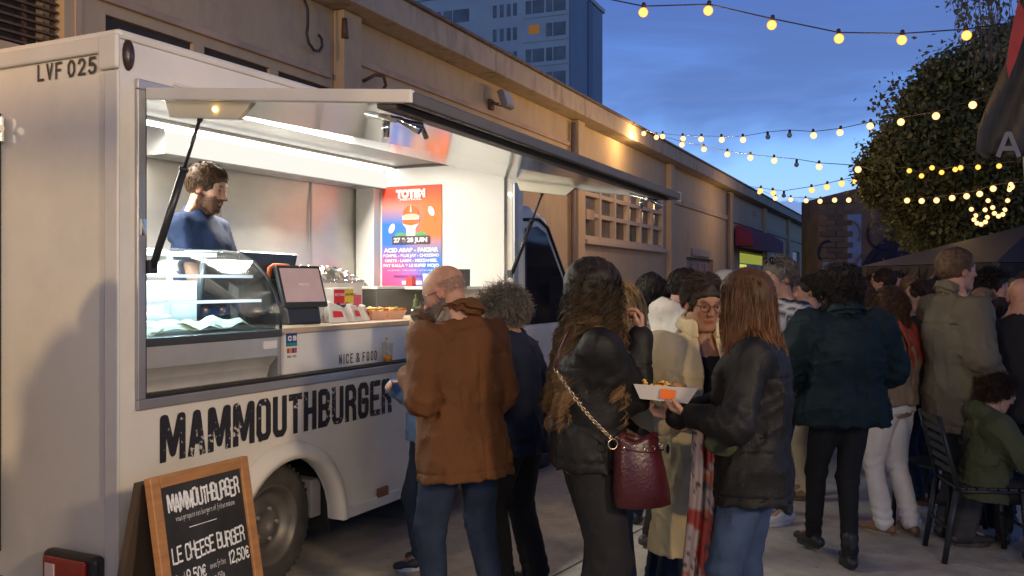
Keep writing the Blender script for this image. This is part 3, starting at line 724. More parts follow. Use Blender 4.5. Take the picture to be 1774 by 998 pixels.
string('nearest string of warm bulbs crossing the top of the sky', [(1115, 20, 5.4), (1228, 17, 5.2), (1338, 42, 5.2), (1453, 66, 5.1), (1563, 68, 5.1), (1674, 60, 5.2)], .028, BW,
       unlit=(), ends=([(960, -22, 5.9), (1062, 0, 5.6)], [(1760, 38, 5.4), (1850, 20, 5.6)]), lamps=(1, 4), energy=7)
wallD = lambda px: .9143 * wall_s(px, 6.2) + .405 * 6.2
def strand(pxs, D0, D1):
    n = len(pxs); x0, x1 = pxs[0][0], pxs[-1][0]
    # depth runs so that 1/D is even across the picture
    return [(x, y, 1 / ((1 / D0) * (1 - (x - x0) / (x1 - x0)) + (1 / D1) * (x - x0) / (x1 - x0))) for x, y in pxs]
string('bulb string from the eaves running level, then climbing right over the tree', strand([(1115, 229, ), (1148, 234), (1183, 238), (1215, 239), (1250, 240), (1287, 240), (1330, 233), (1368, 230), (1409, 233), (1456, 228), (1508, 217), (1561, 210), (1622, 200), (1686, 181)], 21.5, 7.0),
       .030, BF, unlit=(6, 7), ends=([(1094, 214, 21.6)], [(1790, 140, 6.0)]), lamps=(0, 2, 4, (11, 5)), energy=70)
string('second string of bulbs from the same hook, dropping towards the middle of the tree', strand([(1137, 236), (1181, 249), (1219, 257), (1260, 266), (1300, 272), (1341, 277), (1380, 281), (1419, 288), (1486, 293)], 21, 11),
       .040, BF, unlit=(6,), ends=([(1094, 215, 21.6)], [(1530, 300, 10)]), lamps=(1, 3), energy=60)
string('long low string of pale bulbs hanging level across the stone shed', strand([(1293, 324), (1316, 331), (1343, 342), (1370, 344), (1396, 346), (1421, 347), (1446, 345), (1471, 345), (1497, 341), (1521, 341), (1546, 345), (1572, 346), (1597, 347), (1622, 346), (1650, 342), (1675, 339), (1697, 335), (1720, 326), (1751, 323)], 38, 12),
       .042, BF, ends=([(1285, 320, 38.5)], [(1775, 315, 11.5)]), lamps=(0, 2, (8, 30), (14, 4)), energy=90)
string('string of bulbs rising in an arc in front of the heaped clouds', strand([(1318, 329), (1339, 333), (1358, 335), (1406, 328), (1433, 323), (1458, 317), (1482, 313), (1510, 314)], 32, 20),
       .07, BW, unlit=(2,), ends=([(1288, 322, 38)], [(1560, 300, 18)]))
string('short string of amber bulbs inside the tree crown', strand([(1575, 295), (1597, 304), (1615, 290), (1631, 298), (1655, 293), (1664, 290), (1695, 289), (1731, 287)], 14, 12.5),
       .036, BY, ends=([(1545, 290, 14.5)], [(1775, 278, 12)]), lamps=(3,), energy=6, lc=(1, .7, .2))
string('bunched string of white bulbs drooping in two loops at the right', [(1683, 362, 11.5), (1690, 373, 11.5), (1687, 380, 11.5), (1693, 386, 11.5), (1700, 388, 11.5), (1707, 384, 11.5), (1710, 376, 11.5), (1707, 363, 11.4), (1712, 347, 11.4), (1720, 359, 11.4), (1723, 369, 11.4), (1730, 374, 11.4), (1737, 371, 11.4), (1741, 363, 11.4), (1746, 347, 11.3), (1749, 328, 11.2), (1751, 319, 11.2)],
       .028, BF, lamps=())
# ================================================================== FOOD TRUCK
tk = empty('food_truck', TC, TRZ)
tag(tk, 'white food truck with its serving hatch raised and black lettering on its side', 'food truck')
white = mat('truck_white', (.78, .74, .65), .32, var=.035, vscale=1.3, bump=.03, bscale=3, dirt=((.50, .46, .38), .45, 1.6), coat=.3)
trim = mat('truck_trim', (.66, .64, .60), .4, var=.05)
grey_al = mat('grey_aluminium', (.42, .42, .43), .38, .6, var=.06)
rub = mat('black_rubber', (.02, .02, .02), .6)
steel = mat('brushed_steel', (.70, .68, .62), .33, .55, var=.12, vscale=2.5, bump=.06, bscale=2.2, stretch=(1, 1, 2))
inw = mat('inner_white', (.80, .79, .75), .35, var=.03)
TOP, LEN, BOT = 2.70, 4.02, .285
WX0, WX1, WZ0, WZ1 = .13, 3.83, 1.135, 2.50          # serving opening
# side wall with the opening and the wheel arch
ac, az, ar = 1.10, .285, .43
m = MB()
m.box((0, 0, WZ1), (LEN, .06, TOP)); m.box((0, 0, WZ0), (WX0, .06, WZ1)); m.box((WX1, 0, WZ0), (LEN, .06, WZ1))
m.box((0, 0, .80), (LEN, .06, WZ0)); m.box((0, 0, BOT), (ac - ar, .06, .80)); m.box((ac + ar, 0, BOT), (LEN, .06, .80))
n = 16
for k in range(n):
    a0, a1 = pi - pi * k / n, pi - pi * (k + 1) / n
    x0, x1 = ac + ar * cos(a0), ac + ar * cos(a1); z0_, z1_ = az + ar * sin(a0), az + ar * sin(a1)
    m.add([(x0, 0, z0_), (x1, 0, z1_), (x1, 0, .80), (x0, 0, .80), (x0, .06, z0_), (x1, .06, z1_), (x1, .06, .80), (x0, .06, .80)], [(0,1,2,3),(4,7,6,5),(0,4,5,1)])
m.build('side_panel', white, tk)
m = MB(); m.box((0, 2.04, BOT), (LEN, 2.1, TOP)); m.build('far_side_panel', white, tk)
m = MB(); m.box((0, .06, BOT), (.06, 2.04, TOP)); m.build('rear_panel', white, tk)
m = MB(); m.box((-.012, -.012, TOP), (LEN, 2.11, TOP + .045)); m.build('roof', white, tk, bevel=.02)
# edge mouldings
m = MB(); m.box((-.022, -.014, TOP - .055), (.0, 2.1, TOP + .02)); m.box((-.024, -.016, TOP - .13), (.001, .10, TOP + .022)); m.build('rear_top_moulding', trim, tk, bevel=.01)
m = MB(); m.box((-.016, -.014, BOT), (-.001, .07, TOP - .135)); m.build('corner_moulding', trim, tk, bevel=.006)
m = MB(); m.box((.30, -.008, TOP - .145), (3.9, -.001, TOP - .130)); m.build('side_top_moulding', trim, tk)
m = MB(); m.box((.0, -.012, BOT - .02), (.60, .03, BOT + .05)); m.box((1.62, -.012, BOT - .02), (LEN, .03, BOT + .05)); m.build('skirt_rail', trim, tk, bevel=.008)
# rear door with hinge
m = MB(); m.box((-.03, .79, .4), (-.004, 1.95, TOP - .26)); dro = m.build('rear_door', white, tk, bevel=.01)
m = MB(); m.box((-.035, .768, .4), (-.003, .784, TOP - .26)); m.build('door_seal', rub, tk)
m = MB(); m.tube([(-.05, .70, 2.36), (-.05, 1.1, 2.36)], .018, 8); m.build('hinge', mat('chrome', (.8, .78, .72), .12, 1), dro)
m = MB(); m.box((-.04, .72, 2.30), (-.02, .80, 2.42)); m.build('hinge_plate', mat('chrome', (.8, .78, .72), .12, 1), dro, bevel=.004)
# marker lamp, top corner, and orange side marker
m = MB(); m.lathe([(.0005, -.030), (.03, -.027), (.048, -.012), (.052, 0)], n=18, axis='y'); o = m.build('marker_lamp', mat('dark_lens', (.045, .025, .02), .3), tk, loc=(.05, -.001, 2.64)); o.scale = (.6, .8, 1.35)
m = MB(); m.box((1.93, -.022, .325), (2.04, -.003, .385)); m.build('side_marker', mat('brown_lens', (.22, .09, .04), .25), tk, bevel=.008)
# tail light on the rear
m = MB(); m.box((-.075, .06, .27), (-.004, .40, .475)); tl = m.build('tail_light', mat('tail_housing', (.03, .025, .025), .35), tk, bevel=.03, seg=4)
m = MB(); m.box((-.095, .10, .285), (-.07, .365, .455)); m.build('red_lens', mat('red_lens', (.28, .02, .012), .12, coat=.6), tl, bevel=.02, seg=3)
m = MB(); m.box((-.102, .28, .31), (-.094, .34, .43)); m.build('clear_lens', mat('clear_lens', (.6, .5, .48), .1), tl, bevel=.01)
# frame of the opening
fw = .045
m = MB()
m.box((WX0 - fw, -.022, WZ0 - fw), (WX1 + fw + .02, -.001, WZ0)); m.box((WX0 - fw, -.022, WZ1), (WX1 + fw + .02, -.001, WZ1 + fw)); m.box((WX0 - fw, -.022, WZ0), (WX0, -.001, WZ1)); m.box((WX1, -.022, WZ0), (WX1 + fw + .02, -.001, WZ1))
m.build('hatch_frame', grey_al, tk, bevel=.005)
m = MB(); m.box((WX0, -.012, WZ0 + .001), (WX1, .065, WZ0 + .012)); m.box((WX0 + .001, -.012, WZ0 + .013), (WX0 + .012, .02, WZ1)); m.build('seal', rub, tk)
m = MB(); m.box((.10, -.02, 1.86), (.125, -.023 - .006, 1.93)); m.build('catch', mat('chrome', (.8, .78, .72), .12, 1), tk)
# raised hatch leaf
HW = 1.36; hz0, hz1 = 2.475, 2.345
hatch = empty('raised_hatch', (0, 0, 0), 0, tk)
def HP(t, w, dz=0): return (t, -w, hz0 + (hz1 - .075 * t / 3.7 - hz0) * w / HW + dz)
mirror = mat('hatch_lining', (.80, .80, .77), .13, .6, var=.03, vscale=1.5)
def slab(name, t0, t1, w0, w1, d0, d1, mt, bevel=0):
    m = MB(); v = [HP(t, w, d) for d in (d0, d1) for t, w in ((t0, w0), (t1, w0), (t1, w1), (t0, w1))]
    m.add(v, [(0,3,2,1),(4,5,6,7),(0,1,5,4),(1,2,6,5),(2,3,7,6),(3,0,4,7)]); return m.build(name, mt, hatch, bevel=bevel)
X0, X1 = WX0 + .01, WX1 - .09
slab('hatch_panel', X0, X1, .02, HW, .0, .035, white)
slab('hatch_lining', X0 + .02, X1 - .02, .03, HW - .04, -.004, -.001, mirror)
slab('edge_rail', X0 - .004, X1 + .004, HW + .001, HW + .040, -.016, .036, mat('hatch_edge', (.075, .072, .065), .45, .3), .006)
slab('inner_rail', X0 + .02, X1 - .02, HW - .14, HW - .045, -.032, -.006, mat('hatch_seal_rail', (.12, .115, .11), .5, .2), .01)
slab('end_rail', X0 - .012, X0 + .018, .02, HW + .04, -.012, .040, trim, .005)
slab('end_rail', X1 - .018, X1 + .012, .02, HW + .04, -.028, .042, trim, .006)
for tt_, sgn in ((X0, 1), (X1, -1)):     # stiffener box where the strut is fixed
    m = MB(); a, b = tt_ + .02 * sgn, tt_ + .05 * sgn
    v = []
    for t in (a, b): v += [HP(t, .10, -.012), HP(t, .60, -.012), HP(t, .52, -.085), HP(t, .13, -.085)]
    m.add(v, [(0,1,2,3),(7,6,5,4),(0,4,5,1),(1,5,6,2),(2,6,7,3),(3,7,4,0)]); m.build('stiffener', mat('cream_plate', (.70, .64, .48), .3, var=.05), hatch, bevel=.004)
chrome = mat('chrome', (.8, .78, .72), .12, 1)
for tt_ in (X0 + .16, X1 - .2):         # folding latches
    m = MB(); m.tube([HP(tt_, HW - .28, -.03), HP(tt_, HW - .12, -.05), HP(tt_ + .02, HW - .04, -.09)], .014, 8)
    m.tube([HP(tt_ - .05, HW - .14, -.05), HP(tt_ + .16, HW - .12, -.045), HP(tt_ + .2, HW - .12, -.09)], .012, 6)
    m.tube([HP(tt_ + .02, HW - .2, -.04), HP(tt_ + .02, HW - .2, -.12)], [.018, .014], 8); m.build('latch', chrome, hatch)
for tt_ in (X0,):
    m = MB(); c_ = HP(tt_ + .012, .40, -.047); m.lathe([(.0005, -.006), (.010, -.004), (.012, .004)], c=c_, n=12, axis='x'); m.build('amber_glint', emis('glint_glow', (1, .62, .18), 7), hatch)  # glowing disc stands in for an amber reflection on the stiffener
# gas struts
blk = mat('strut_black', (.025, .027, .035), .35)
for (t, w) in ((WX0 + .055, .30), (WX1 - .055, .30)):
    top = Vector(HP(t, w, -.05)); bot = Vector((t - .03, -.035, 1.72)); mid = bot.lerp(top, .62)
    m = MB(); m.tube([bot, mid], .017, 10); m.tube([mid, mid + (top - mid) * .06], .021, 10); m.build('gas_strut', blk, tk)
    m = MB(); m.tube([mid, top - (top - mid).normalized() * .05], .008, 8); m.tube([top - (top - mid).normalized() * .05, top], .013, 8); m.build('strut_rod', blk, tk)
    m = MB(); m.box((bot.x - .02, bot.y - .01, bot.z - .03), (bot.x + .02, bot.y + .03, bot.z + .03)); m.build('strut_bracket', blk, tk)
# inside: floor, ceiling, back wall, partition
m = MB(); m.box((.06, .54, .42), (3.86, 2.04, .46)); m.box((1.7, .062, .42), (3.86, .539, .46)); m.build('floor', mat('grip_floor', (.2, .2, .2), .6), tk)
m = MB(); m.box((.06, .06, 2.64), (3.86, 2.04, 2.68)); m.build('ceiling', mat('ceiling_grey', (.30, .30, .29), .5, var=.05), tk)
def rumpled(name, x0, x1, y, z0, z1, mt, amp=.004):
    nx, nz = 60, 30; X = np.linspace(x0, x1, nx); Z = np.linspace(z0, z1, nz); XX, ZZ = np.meshgrid(X, Z, indexing='ij')
    YY = y + amp * (np.sin(XX * 3.1 + 1) * np.cos(ZZ * 2.3) + .5 * np.sin(XX * 6.7 + ZZ * 3.1) + .35 * np.sin(ZZ * 9 + XX * 2))
    V = np.stack([XX, YY, ZZ], -1).reshape(-1, 3); i = (np.arange(nx - 1)[:, None] * nz + np.arange(nz - 1)).reshape(-1, 1)
    q = np.concatenate([i, i + nz, i + nz + 1, i + 1], 1); return link(name, fastmesh(name, V, quads=q), mt, tk)
rumpled('steel_wall', .07, 3.855, 1.45, .46, 2.635, steel, .013)
for t in (1.05, 2.10, 3.1):
    m = MB(); m.box((t, 1.430, .5), (t + .012, 1.441, 2.6)); m.build('steel_joint', grey_al, tk)
m = MB(); m.box((3.80, .062, .46), (3.86, 2.03, 2.615)); m.build('partition', inw, tk)
m = MB(); m.box((3.70, 1.245, .46), (3.795, 1.43, 2.61)); m.build('service_column', inw, tk, bevel=.004)
m = MB(); m.box((.062, .062, .46), (.10, 2.03, 2.615)); m.build('rear_lining', steel, tk)
# cupboard pelmet and LED tubes
m = MB(); m.box((1.38, 1.197, 2.45), (3.795, 1.425, 2.638)); m.build('pelmet_box', grey_al, tk)
m = MB(); m.box((1.38, 1.18, 2.455), (3.795, 1.195, 2.59)); m.build('glowing_pelmet', emis('pelmet_glow', (1, .97, .88), 1.0), tk)  # pelmet face lit by the LED strip, its brightness put in as emission
m = MB(); m.box((.15, 1.10, 2.618), (3.79, 1.165, 2.638)); lb = m.build('led_housing', inw, tk)
m = MB(); m.box((.17, 1.11, 2.598), (3.79, 1.155, 2.615)); m.build('led_tube', emis('led_tube', (1, .97, .90), 13.0), tk)
for k in range(4):
    a = lamp('AREA', 'led_light', (0, 0, 0), None, 27, (1, .93, .80), .5); a.data.shape = 'RECTANGLE'; a.data.size = .9; a.data.size_y = .08
    a.parent = tk; a.location = (.50 + .74 * k, 1.12, 2.588); a.rotation_euler = (R(-14), 0, 0)
# counter
wood = mat('pale_wood_top', (.50, .39, .27), .5, var=.15, vscale=5, stretch=(1, 8, 8))
m = MB(); m.box((1.17, .08, WZ0 + .013), (3.795, .10, 1.37)); cp = m.build('counter_front', inw, tk)
m = MB(); m.box((1.14, .055, 1.372), (3.797, .69, 1.402)); m.build('counter_top', wood, tk, bevel=.004)
m = MB(); m.box((1.14, .10, .95), (1.165, .68, 1.370)); m.build('counter_end', grey_al, tk)
m = MB(); m.box((2.95, .70, 1.0), (3.795, .99, 1.60)); m.build('steel_cabinet', mat('dull_steel', (.33, .33, .31), .35, .9, var=.15, vscale=1.5), tk, bevel=.004)
m = MB(); m.box((2.93, .68, 1.603), (3.797, 1.1, 1.622)); m.build('cabinet_shelf', inw, tk)
m = MB(); m.box((.13, .0625, 1.10), (1.13, .60, 1.134)); m.box((1.17, .062, 1.10), (3.8, .60, 1.134)); m.build('sill_board', inw, tk)
# lettering of the side: heavy condensed capitals with worn ink
ink = bpy.data.materials.new('worn_black_ink'); ink.use_nodes = True; nt = ink.node_tree; p = nt.nodes['Principled BSDF']; tc = N(nt, 'ShaderNodeTexCoord')
n1 = N(nt, 'ShaderNodeTexNoise'); n1.inputs['Scale'].default_value = 46; n1.inputs['Detail'].default_value = 5; nt.links.new(tc.outputs['Object'], n1.inputs['Vector'])
n2 = N(nt, 'ShaderNodeTexNoise'); n2.inputs['Scale'].default_value = 7; nt.links.new(tc.outputs['Object'], n2.inputs['Vector'])
wr = ramp(nt, mth(nt, 'MULTIPLY_ADD', n2.outputs[0], .5, mth(nt, 'MULTIPLY', n1.outputs[0], .8)), [(.77, (0,)*3), (.80, (1,)*3)])
nt.links.new(mixc(nt, wr, (.025, .025, .032), (.55, .53, .50)), p.inputs['Base Color']); p.inputs['Roughness'].default_value = .5
mb, wd = strokes('MAMMOUTHBURGER', .105, .216, .015, .036)
lt = mb.build('lettering', ink, tk, loc=(.225, -.003, .834), fix=False); lt.scale = (1.87 / wd, 1, 1); tag(lt, 'worn black capitals reading MAMMOUTHBURGER')
mb, _ = strokes('B', .085, .15, .01, .034); mb.build('lettering', ink, tk, loc=(2.235, -.003, .856), fix=False)
dk = mat('dark_print', (.06, .055, .05), .5)
mb, wd = strokes('NICE & FOOD', .028, .058, .017, .008); o = mb.build('counter_lettering', dk, cp, loc=(1.66, .077, 1.165), fix=False); o.scale = (.39 / wd, 1, 1)
# number on the rear: letters face backwards (-x), read from left = large y to small y
for w_, y_, l_ in (('LVF', .515, .165), ('025', .315, .185)):
    mb, wd = strokes(w_, .042, .076, .014, .012); o = mb.build('rear_lettering', dk, tk, fix=False)
    o.rotation_euler = (0, 0, R(-90)); o.location = (-.004, y_, 2.562); o.scale = (l_ / wd, 1, 1)
# stickers
m = MB(); m.box((1.185, .077, 1.30), (1.275, .0785, 1.375)); m.build('card_sticker', mat('sticker_blue', (.02, .07, .32), .4), cp)
m = MB(); m.box((1.185, .0755, 1.30), (1.275, .0765, 1.318)); m.build('sticker_stripe', mat('sticker_green', (.03, .28, .2), .4), cp)
m = MB(); m.box((1.18, .077, 1.19), (1.28, .0785, 1.297)); m.build('card_sticker', inw, cp)
mb, _ = strokes('CB', .03, .028, .01, .008); mb.build('sticker_letters', inw, cp, loc=(1.196, .0745, 1.33), fix=False)
for k, c in enumerate(((.6, .03, .02), (.75, .3, .02), (.02, .08, .35), (.6, .03, .02))):
    m = MB(); m.box((1.19 + .021 * k, .075, 1.262), (1.208 + .021 * k, .0765, 1.290)); m.build('card_logo', mat('logo_%s' % ('red', 'orange', 'blue', 'red')[k], c, .4), cp)
mb, _ = strokes('VISA - NFC', .007, .012, .002, .002); mb.build('sticker_letters', dk, cp, loc=(1.19, .0745, 1.238), fix=False)
# wheel arch flare
m = MB(); n = 22; pr = []
for k in range(n + 1):
    a = pi * 1.0 - pi * k / n
    for (r_, y) in ((ar - .005, .03), (ar - .005, -.055), (ar + .03, -.062), (ar + .075, -.03), (ar + .085, -.002)):
        pr.append((ac + r_ * cos(a) * 1.0, y, az + r_ * sin(a) * (1.0)))
fs = [(i*5+j, i*5+j+1, (i+1)*5+j+1, (i+1)*5+j) for i in range(n) for j in range(4)]
m.add(pr, fs, 0, True); m.build('wheel_arch', white, tk, fix=True)
m = MB(); m.box((ac - ar - .02, .065, .20), (ac - ar, .5, .8)); m.box((ac - ar, .48, .2), (ac + ar, .52, .9)); m.box((ac - ar - .02, .065, .86), (ac + ar + .02, .52, .88)); m.box((ac + ar, .065, .20), (ac + ar + .02, .5, .86)); m.build('wheel_well', rub, tk)
m = MB(); m.box((ac + ar - .10, .10, .30), (ac + ar - .01, .42, .52)); m.build('wheel_well_box', mat('greyed_plastic', (.3, .29, .27), .6), tk, bevel=.01)
def wheel(x, y):
    m = MB(); R0 = .335
    m.lathe([(.215, -.105), (.30, -.11), (.325, -.095), (R0, -.06), (R0, .06), (.325, .095), (.30, .11), (.215, .105)], c=(0, 0, 0), n=36, axis='y', caps=False)
    w_ = m.build('wheel', mat('tyre_rubber', (.055, .050, .045), .75, var=.3, vscale=9, bump=.3), tk, loc=(x, y, .335))
    m = MB(); m.lathe([(.0005, -.035), (.05, -.038), (.06, -.055), (.105, -.058), (.12, -.03), (.165, -.03), (.18, -.075), (.205, -.10), (.216, -.108), (.222, -.10), (.216, .1)], n=36, axis='y', caps=False); m.build('rim', mat('dusty_steel_rim', (.13, .12, .11), .45, .35, var=.3, vscale=8), w_)
    m = MB()
    for k in range(5):
        a = 2 * pi * k / 5; m.lathe([(.012, -.075), (.012, -.05)], c=(.085 * cos(a), 0, .085 * sin(a)), n=6, axis='y')
    m.build('wheel_nut', grey_al, w_)
    m = MB()
    for k in range(48):
        a = 2 * pi * k / 48; cx, cz = R0 * cos(a), R0 * sin(a)
        m.box((cx - .008, -.09, cz - .008), (cx + .008, .09, cz + .008))
    m.build('tread', mat('tyre_rubber', (.035, .033, .031), .75), w_)
wheel(ac + .01, .22); wheel(4.75, .22)
wheel(ac + .01, 1.88); wheel(4.75, 1.88)
m = MB(); m.box((.1, .35, .25), (4.9, 1.75, .40)); m.build('chassis', rub, tk)
# cab in front
cabw = white
cab = MB()
prof = [(4.03, .36), (4.03, 2.28), (4.25, 2.30), (4.55, 2.22), (5.35, 1.40), (5.95, 1.12), (6.05, .9), (6.08, .36)]
cab.prism([(a, b) for a, b in prof], 1, .03, 2.05); cabo = cab.build('cab', cabw, tk, bevel=.05, seg=3)
m = MB(); m.prism([(4.12, 1.30), (4.12, 2.10), (4.35, 2.13), (4.52, 2.08), (5.16, 1.40), (5.16, 1.30)], 1, .018, .028); m.build('cab_window', mat('dark_glass', (.012, .014, .018), .06), tk, bevel=.004)
m = MB(); m.prism([(4.60, 2.24), (5.38, 1.44), (5.36, 1.42), (4.56, 2.21)], 1, .10, 1.98); m.build('windscreen', mat('dark_glass', (.012, .014, .018), .06), tk)
m = MB(); m.tube([(4.06, .02, 2.17), (4.38, .02, 2.19), (4.56, .02, 2.13), (5.2, .02, 1.43), (5.22, .02, 1.28)], .014, 6); m.build('window_trim', rub, tk)
m = MB(); m.box((4.1, .022, .40), (5.1, .029, 1.27)); m.build('cab_door', white, tk, bevel=.004)
m = MB(); m.box((4.18, .005, 1.12), (4.34, .02, 1.16)); m.build('door_handle', rub, tk, bevel=.004)
m = MB(); m.box((6.0, .1, .35), (6.14, 1.98, .62)); m.build('bumper', rub, tk, bevel=.03)
for y in (.12, 1.66):
    m = MB(); m.box((5.98, y, .78), (6.07, y + .32, .98)); m.build('headlight', mat('lamp_glass', (.45, .43, .38), .2), tk, bevel=.02)
m = MB(); m.box((5.08, -.20, 1.40), (5.20, -.02, 1.72)); m.tube([(5.15, .03, 1.45), (5.15, -.06, 1.5)], .02, 6); m.build('door_mirror', rub, tk, bevel=.03)
m = MB(); m.box((3.74, -.055, 1.60), (3.79, -.03, 1.76)); m.build('strut_mount', grey_al, tk, bevel=.006)

# ================================================================== THINGS IN AND ON THE TRUCK
def ton(name, t, y, z, label, cat, group=None, rz=0):
    e = empty(name, T(t, y, z), TRZ + rz); return tag(e, label, cat, group)
# poster on the partition (faces back, -x local)
po = ton('festival_poster', 3.797, .93, 2.045, 'colourful music festival poster taped on the inner end wall of the truck', 'poster')
pm = bpy.data.materials.new('poster_print'); pm.use_nodes = True; nt = pm.node_tree; p = nt.nodes['Principled BSDF']; tc = N(nt, 'ShaderNodeTexCoord'); sp = N(nt, 'ShaderNodeSeparateXYZ'); nt.links.new(tc.outputs['Object'], sp.inputs[0])
uu = mth(nt, 'MULTIPLY_ADD', sp.outputs[1], -1 / .59, .5); vv = mth(nt, 'MULTIPLY_ADD', sp.outputs[2], 1 / .84, .5)
n1 = N(nt, 'ShaderNodeTexNoise'); n1.inputs['Scale'].default_value = 3.5; nt.links.new(tc.outputs['Object'], n1.inputs['Vector'])
red, org, blu, pnk = (.80, .085, .045), (.85, .20, .045), (.035, .21, .72), (.72, .10, .28)
leftc = ramp(nt, vv, [(0, pnk), (.22, (.6, .12, .42)), (.42, (.05, .2, .72)), (.62, blu), (.80, (.7, .3, .25)), (.9, red)])
rightc = ramp(nt, vv, [(0, (.03, .16, .7)), (.25, blu), (.40, (.35, .25, .45)), (.50, org), (.8, org), (1, red)])
c = mixc(nt, ramp(nt, mth(nt, 'MULTIPLY_ADD', n1.outputs[0], .5, mth(nt, 'ADD', uu, -.25)), [(.3, (0,)*3), (.75, (1,)*3)], 'EASE'), leftc, rightc)
nt.links.new(c, p.inputs['Base Color']); p.inputs['Roughness'].default_value = .6
m = MB(); nx = 9
vs = [(-.004 - .006 * abs(sin(i * 1.1)) * (j / 8), .295 - .59 * i / 8, .42 - .84 * j / 8) for j in range(9) for i in range(9)]
m.add(vs, [(j*9+i, j*9+i+1, (j+1)*9+i+1, (j+1)*9+i) for j in range(8) for i in range(8)], 0, True); m.build('sheet', pm, po, fix=False)
prm = mat('poster_white', (.86, .85, .82), .4, var=0)
def ptext(txt, y, z, size, mt=prm, bold=.0, sx=1, name='lettering', wid=None):
    o = fonttext(txt, size, mt, name, po, (0, 0, 0), (R(90), 0, R(-90)), bold=bold, align='CENTER')
    if wid: xs = [v.co.x for v in o.data.vertices]; sx = wid / (max(xs) - min(xs))
    o.scale = (sx, 1, 1); o.location = (-.014, y, z); return o
ptext('TOTEM', 0, .325, .085, bold=.008, wid=.29); ptext('FESTIVAL', 0, .298, .022, bold=.001, wid=.22)
ptext('27 & 28 JUIN', 0, -.052, .05, bold=.0025, wid=.33).location.x = -.019
m = MB(); m.box((-.0165, -.185, -.068), (-.0145, .185, -.002)); m.build('date_band', mat('poster_dark', (.09, .07, .10), .4), po)
for i, (t_, s_, w_, b_) in enumerate([('ACID ARAB - FAKEAR', .046, .54, .003), ('BOMBEL - BLUE JAY - CHOZEMO', .033, .55, .0015), ('ORETE - LARIN - MEZZANEEL', .033, .52, .0015), ('PAT KALLA & LE SUPER MOJO', .034, .55, .002)]):
    ptext(t_, 0, -.135 - .042 * i, s_, bold=b_, wid=w_)
ptext('SCENES - VILLAGE - ATELIERS', 0, -.295, .014, wid=.46)
ptext('PECHBONNIEU', 0, -.352, .03, mat('poster_violet', (.22, .06, .3), .4), .001, wid=.34)
m = MB(); m.box((-.012, -.11, -.41), (-.010, .09, -.378)); m.build('partner_label', prm, po, bevel=.0009)
# picture: a tall cup of cream between two petals
def disc(pts, x, mt, nm): mm = MB(); mm.add([(x, a, b) for a, b in pts], [tuple(range(len(pts)))]); return mm.build(nm, mt, po, fix=False)
orgm = mat('poster_orange', (.82, .16, .04), .4, var=0); pch = mat('poster_peach', (.86, .55, .40), .4, var=0); grn = mat('poster_green', (.12, .4, .16), .4, var=0)
disc([(.085, .0), (.045, .0), (.045, .06), (.08, .10), (.085, .17), (-.085, .17), (-.08, .10), (-.045, .06), (-.045, .0)], -.0125, prm, 'printed_cup')
disc([(.075, .10), (.085, .135), (-.085, .135), (-.075, .10), (0, .085)], -.0133, orgm, 'printed_band')
disc([(.08 * cos(a), .17 + .085 * sin(a)) for a in [k * pi / 12 for k in range(13)]], -.013, orgm, 'printed_top')
disc([(.08 * cos(a), .165 + .02 * sin(a)) for a in [k * pi / 8 for k in range(16)]], -.0138, pch, 'printed_cream')
disc([(.01, .20), (.0, .27), (-.01, .20)], -.0142, prm, 'printed_flame')
for cy, cz_, tilt in ((.19, .065, .5), (-.20, .20, -.5)):
    disc([(cy + .028 * cos(a) * cos(tilt) - .045 * sin(a) * sin(tilt), cz_ + .028 * cos(a) * sin(tilt) + .045 * sin(a) * cos(tilt)) for a in [k * pi / 7 for k in range(14)]], -.0125, prm, 'printed_petal')
for cy in (.10, -.10): disc([(cy + .06 * cos(a), -.0 + .03 * sin(a)) for a in [k * pi / 8 for k in range(9)]], -.0129, grn, 'printed_leaf')

# display case with curved glass
dc = ton('display_case', 0, 0, 0, 'refrigerated glass display case with a curved front at the left of the serving hatch', 'display case'); dc.location = TC
g_ = glassy('case_glass', (.93, .98, 1.0), .07, .13, .45)
arc = [(.05, 1.40), (.055, 1.50), (.09, 1.60), (.15, 1.69), (.235, 1.765), (.34, 1.81), (.46, 1.825), (.60, 1.825)]
m = MB()
vs = [(t, y, z) for t in (.14, 1.105) for y, z in arc]; nA = len(arc)
m.add(vs, [(i, i+1, nA+i+1, nA+i) for i in range(nA - 1)], 0, True); o = m.build('curved_glass', g_, dc, fix=False)
s_ = o.modifiers.new('t', 'SOLIDIFY'); s_.thickness = .006
for t in (.14, 1.108):
    m = MB(); n_ = len(arc); m.tube([(t, y, z) for y, z in arc], .009, 6); m.tube([(t, .60, 1.825), (t, .66, 1.40)], .02, 6); m.build('glass_edge', mat('dark_grey_plastic', (.05, .055, .06), .35), dc)
m = MB(); m.prism([(.09, 1.40)] + [(y + .03, z - .03) for y, z in arc[1:]] + [(.66, 1.40)], 0, 1.105, 1.111); m.build('side_glass', glassy('side_case_glass', (.45, .50, .54), .015, .2, .08), dc)
m = MB(); m.box((.14, .5, 1.795), (1.10, .60, 1.815)); ol = m.build('top_light', emis('cool_led', (.80, .92, 1), 6.0), dc)
l_ = lamp('AREA', 'case_light', (0, 0, 0), None, 22, (.92, .98, 1), .4); l_.data.shape = 'RECTANGLE'; l_.data.size = .9; l_.data.size_y = .05; l_.parent = dc; l_.location = (.62, .50, 1.785)
for k, z in enumerate((1.68, 1.55)):
    m = MB(); m.box((.14, .24 - .06 * k, z), (1.09, .60, z + .006)); m.build('shelf', glassy('shelf_glass', (.85, .93, .95), .12, .05, .5), dc)
    m = MB(); m.box((.14, .228 - .06 * k, z - .004), (1.09, .239 - .06 * k, z + .012)); m.build('shelf_edge', emis('shelf_led', (.85, .95, 1), 1.6), dc)
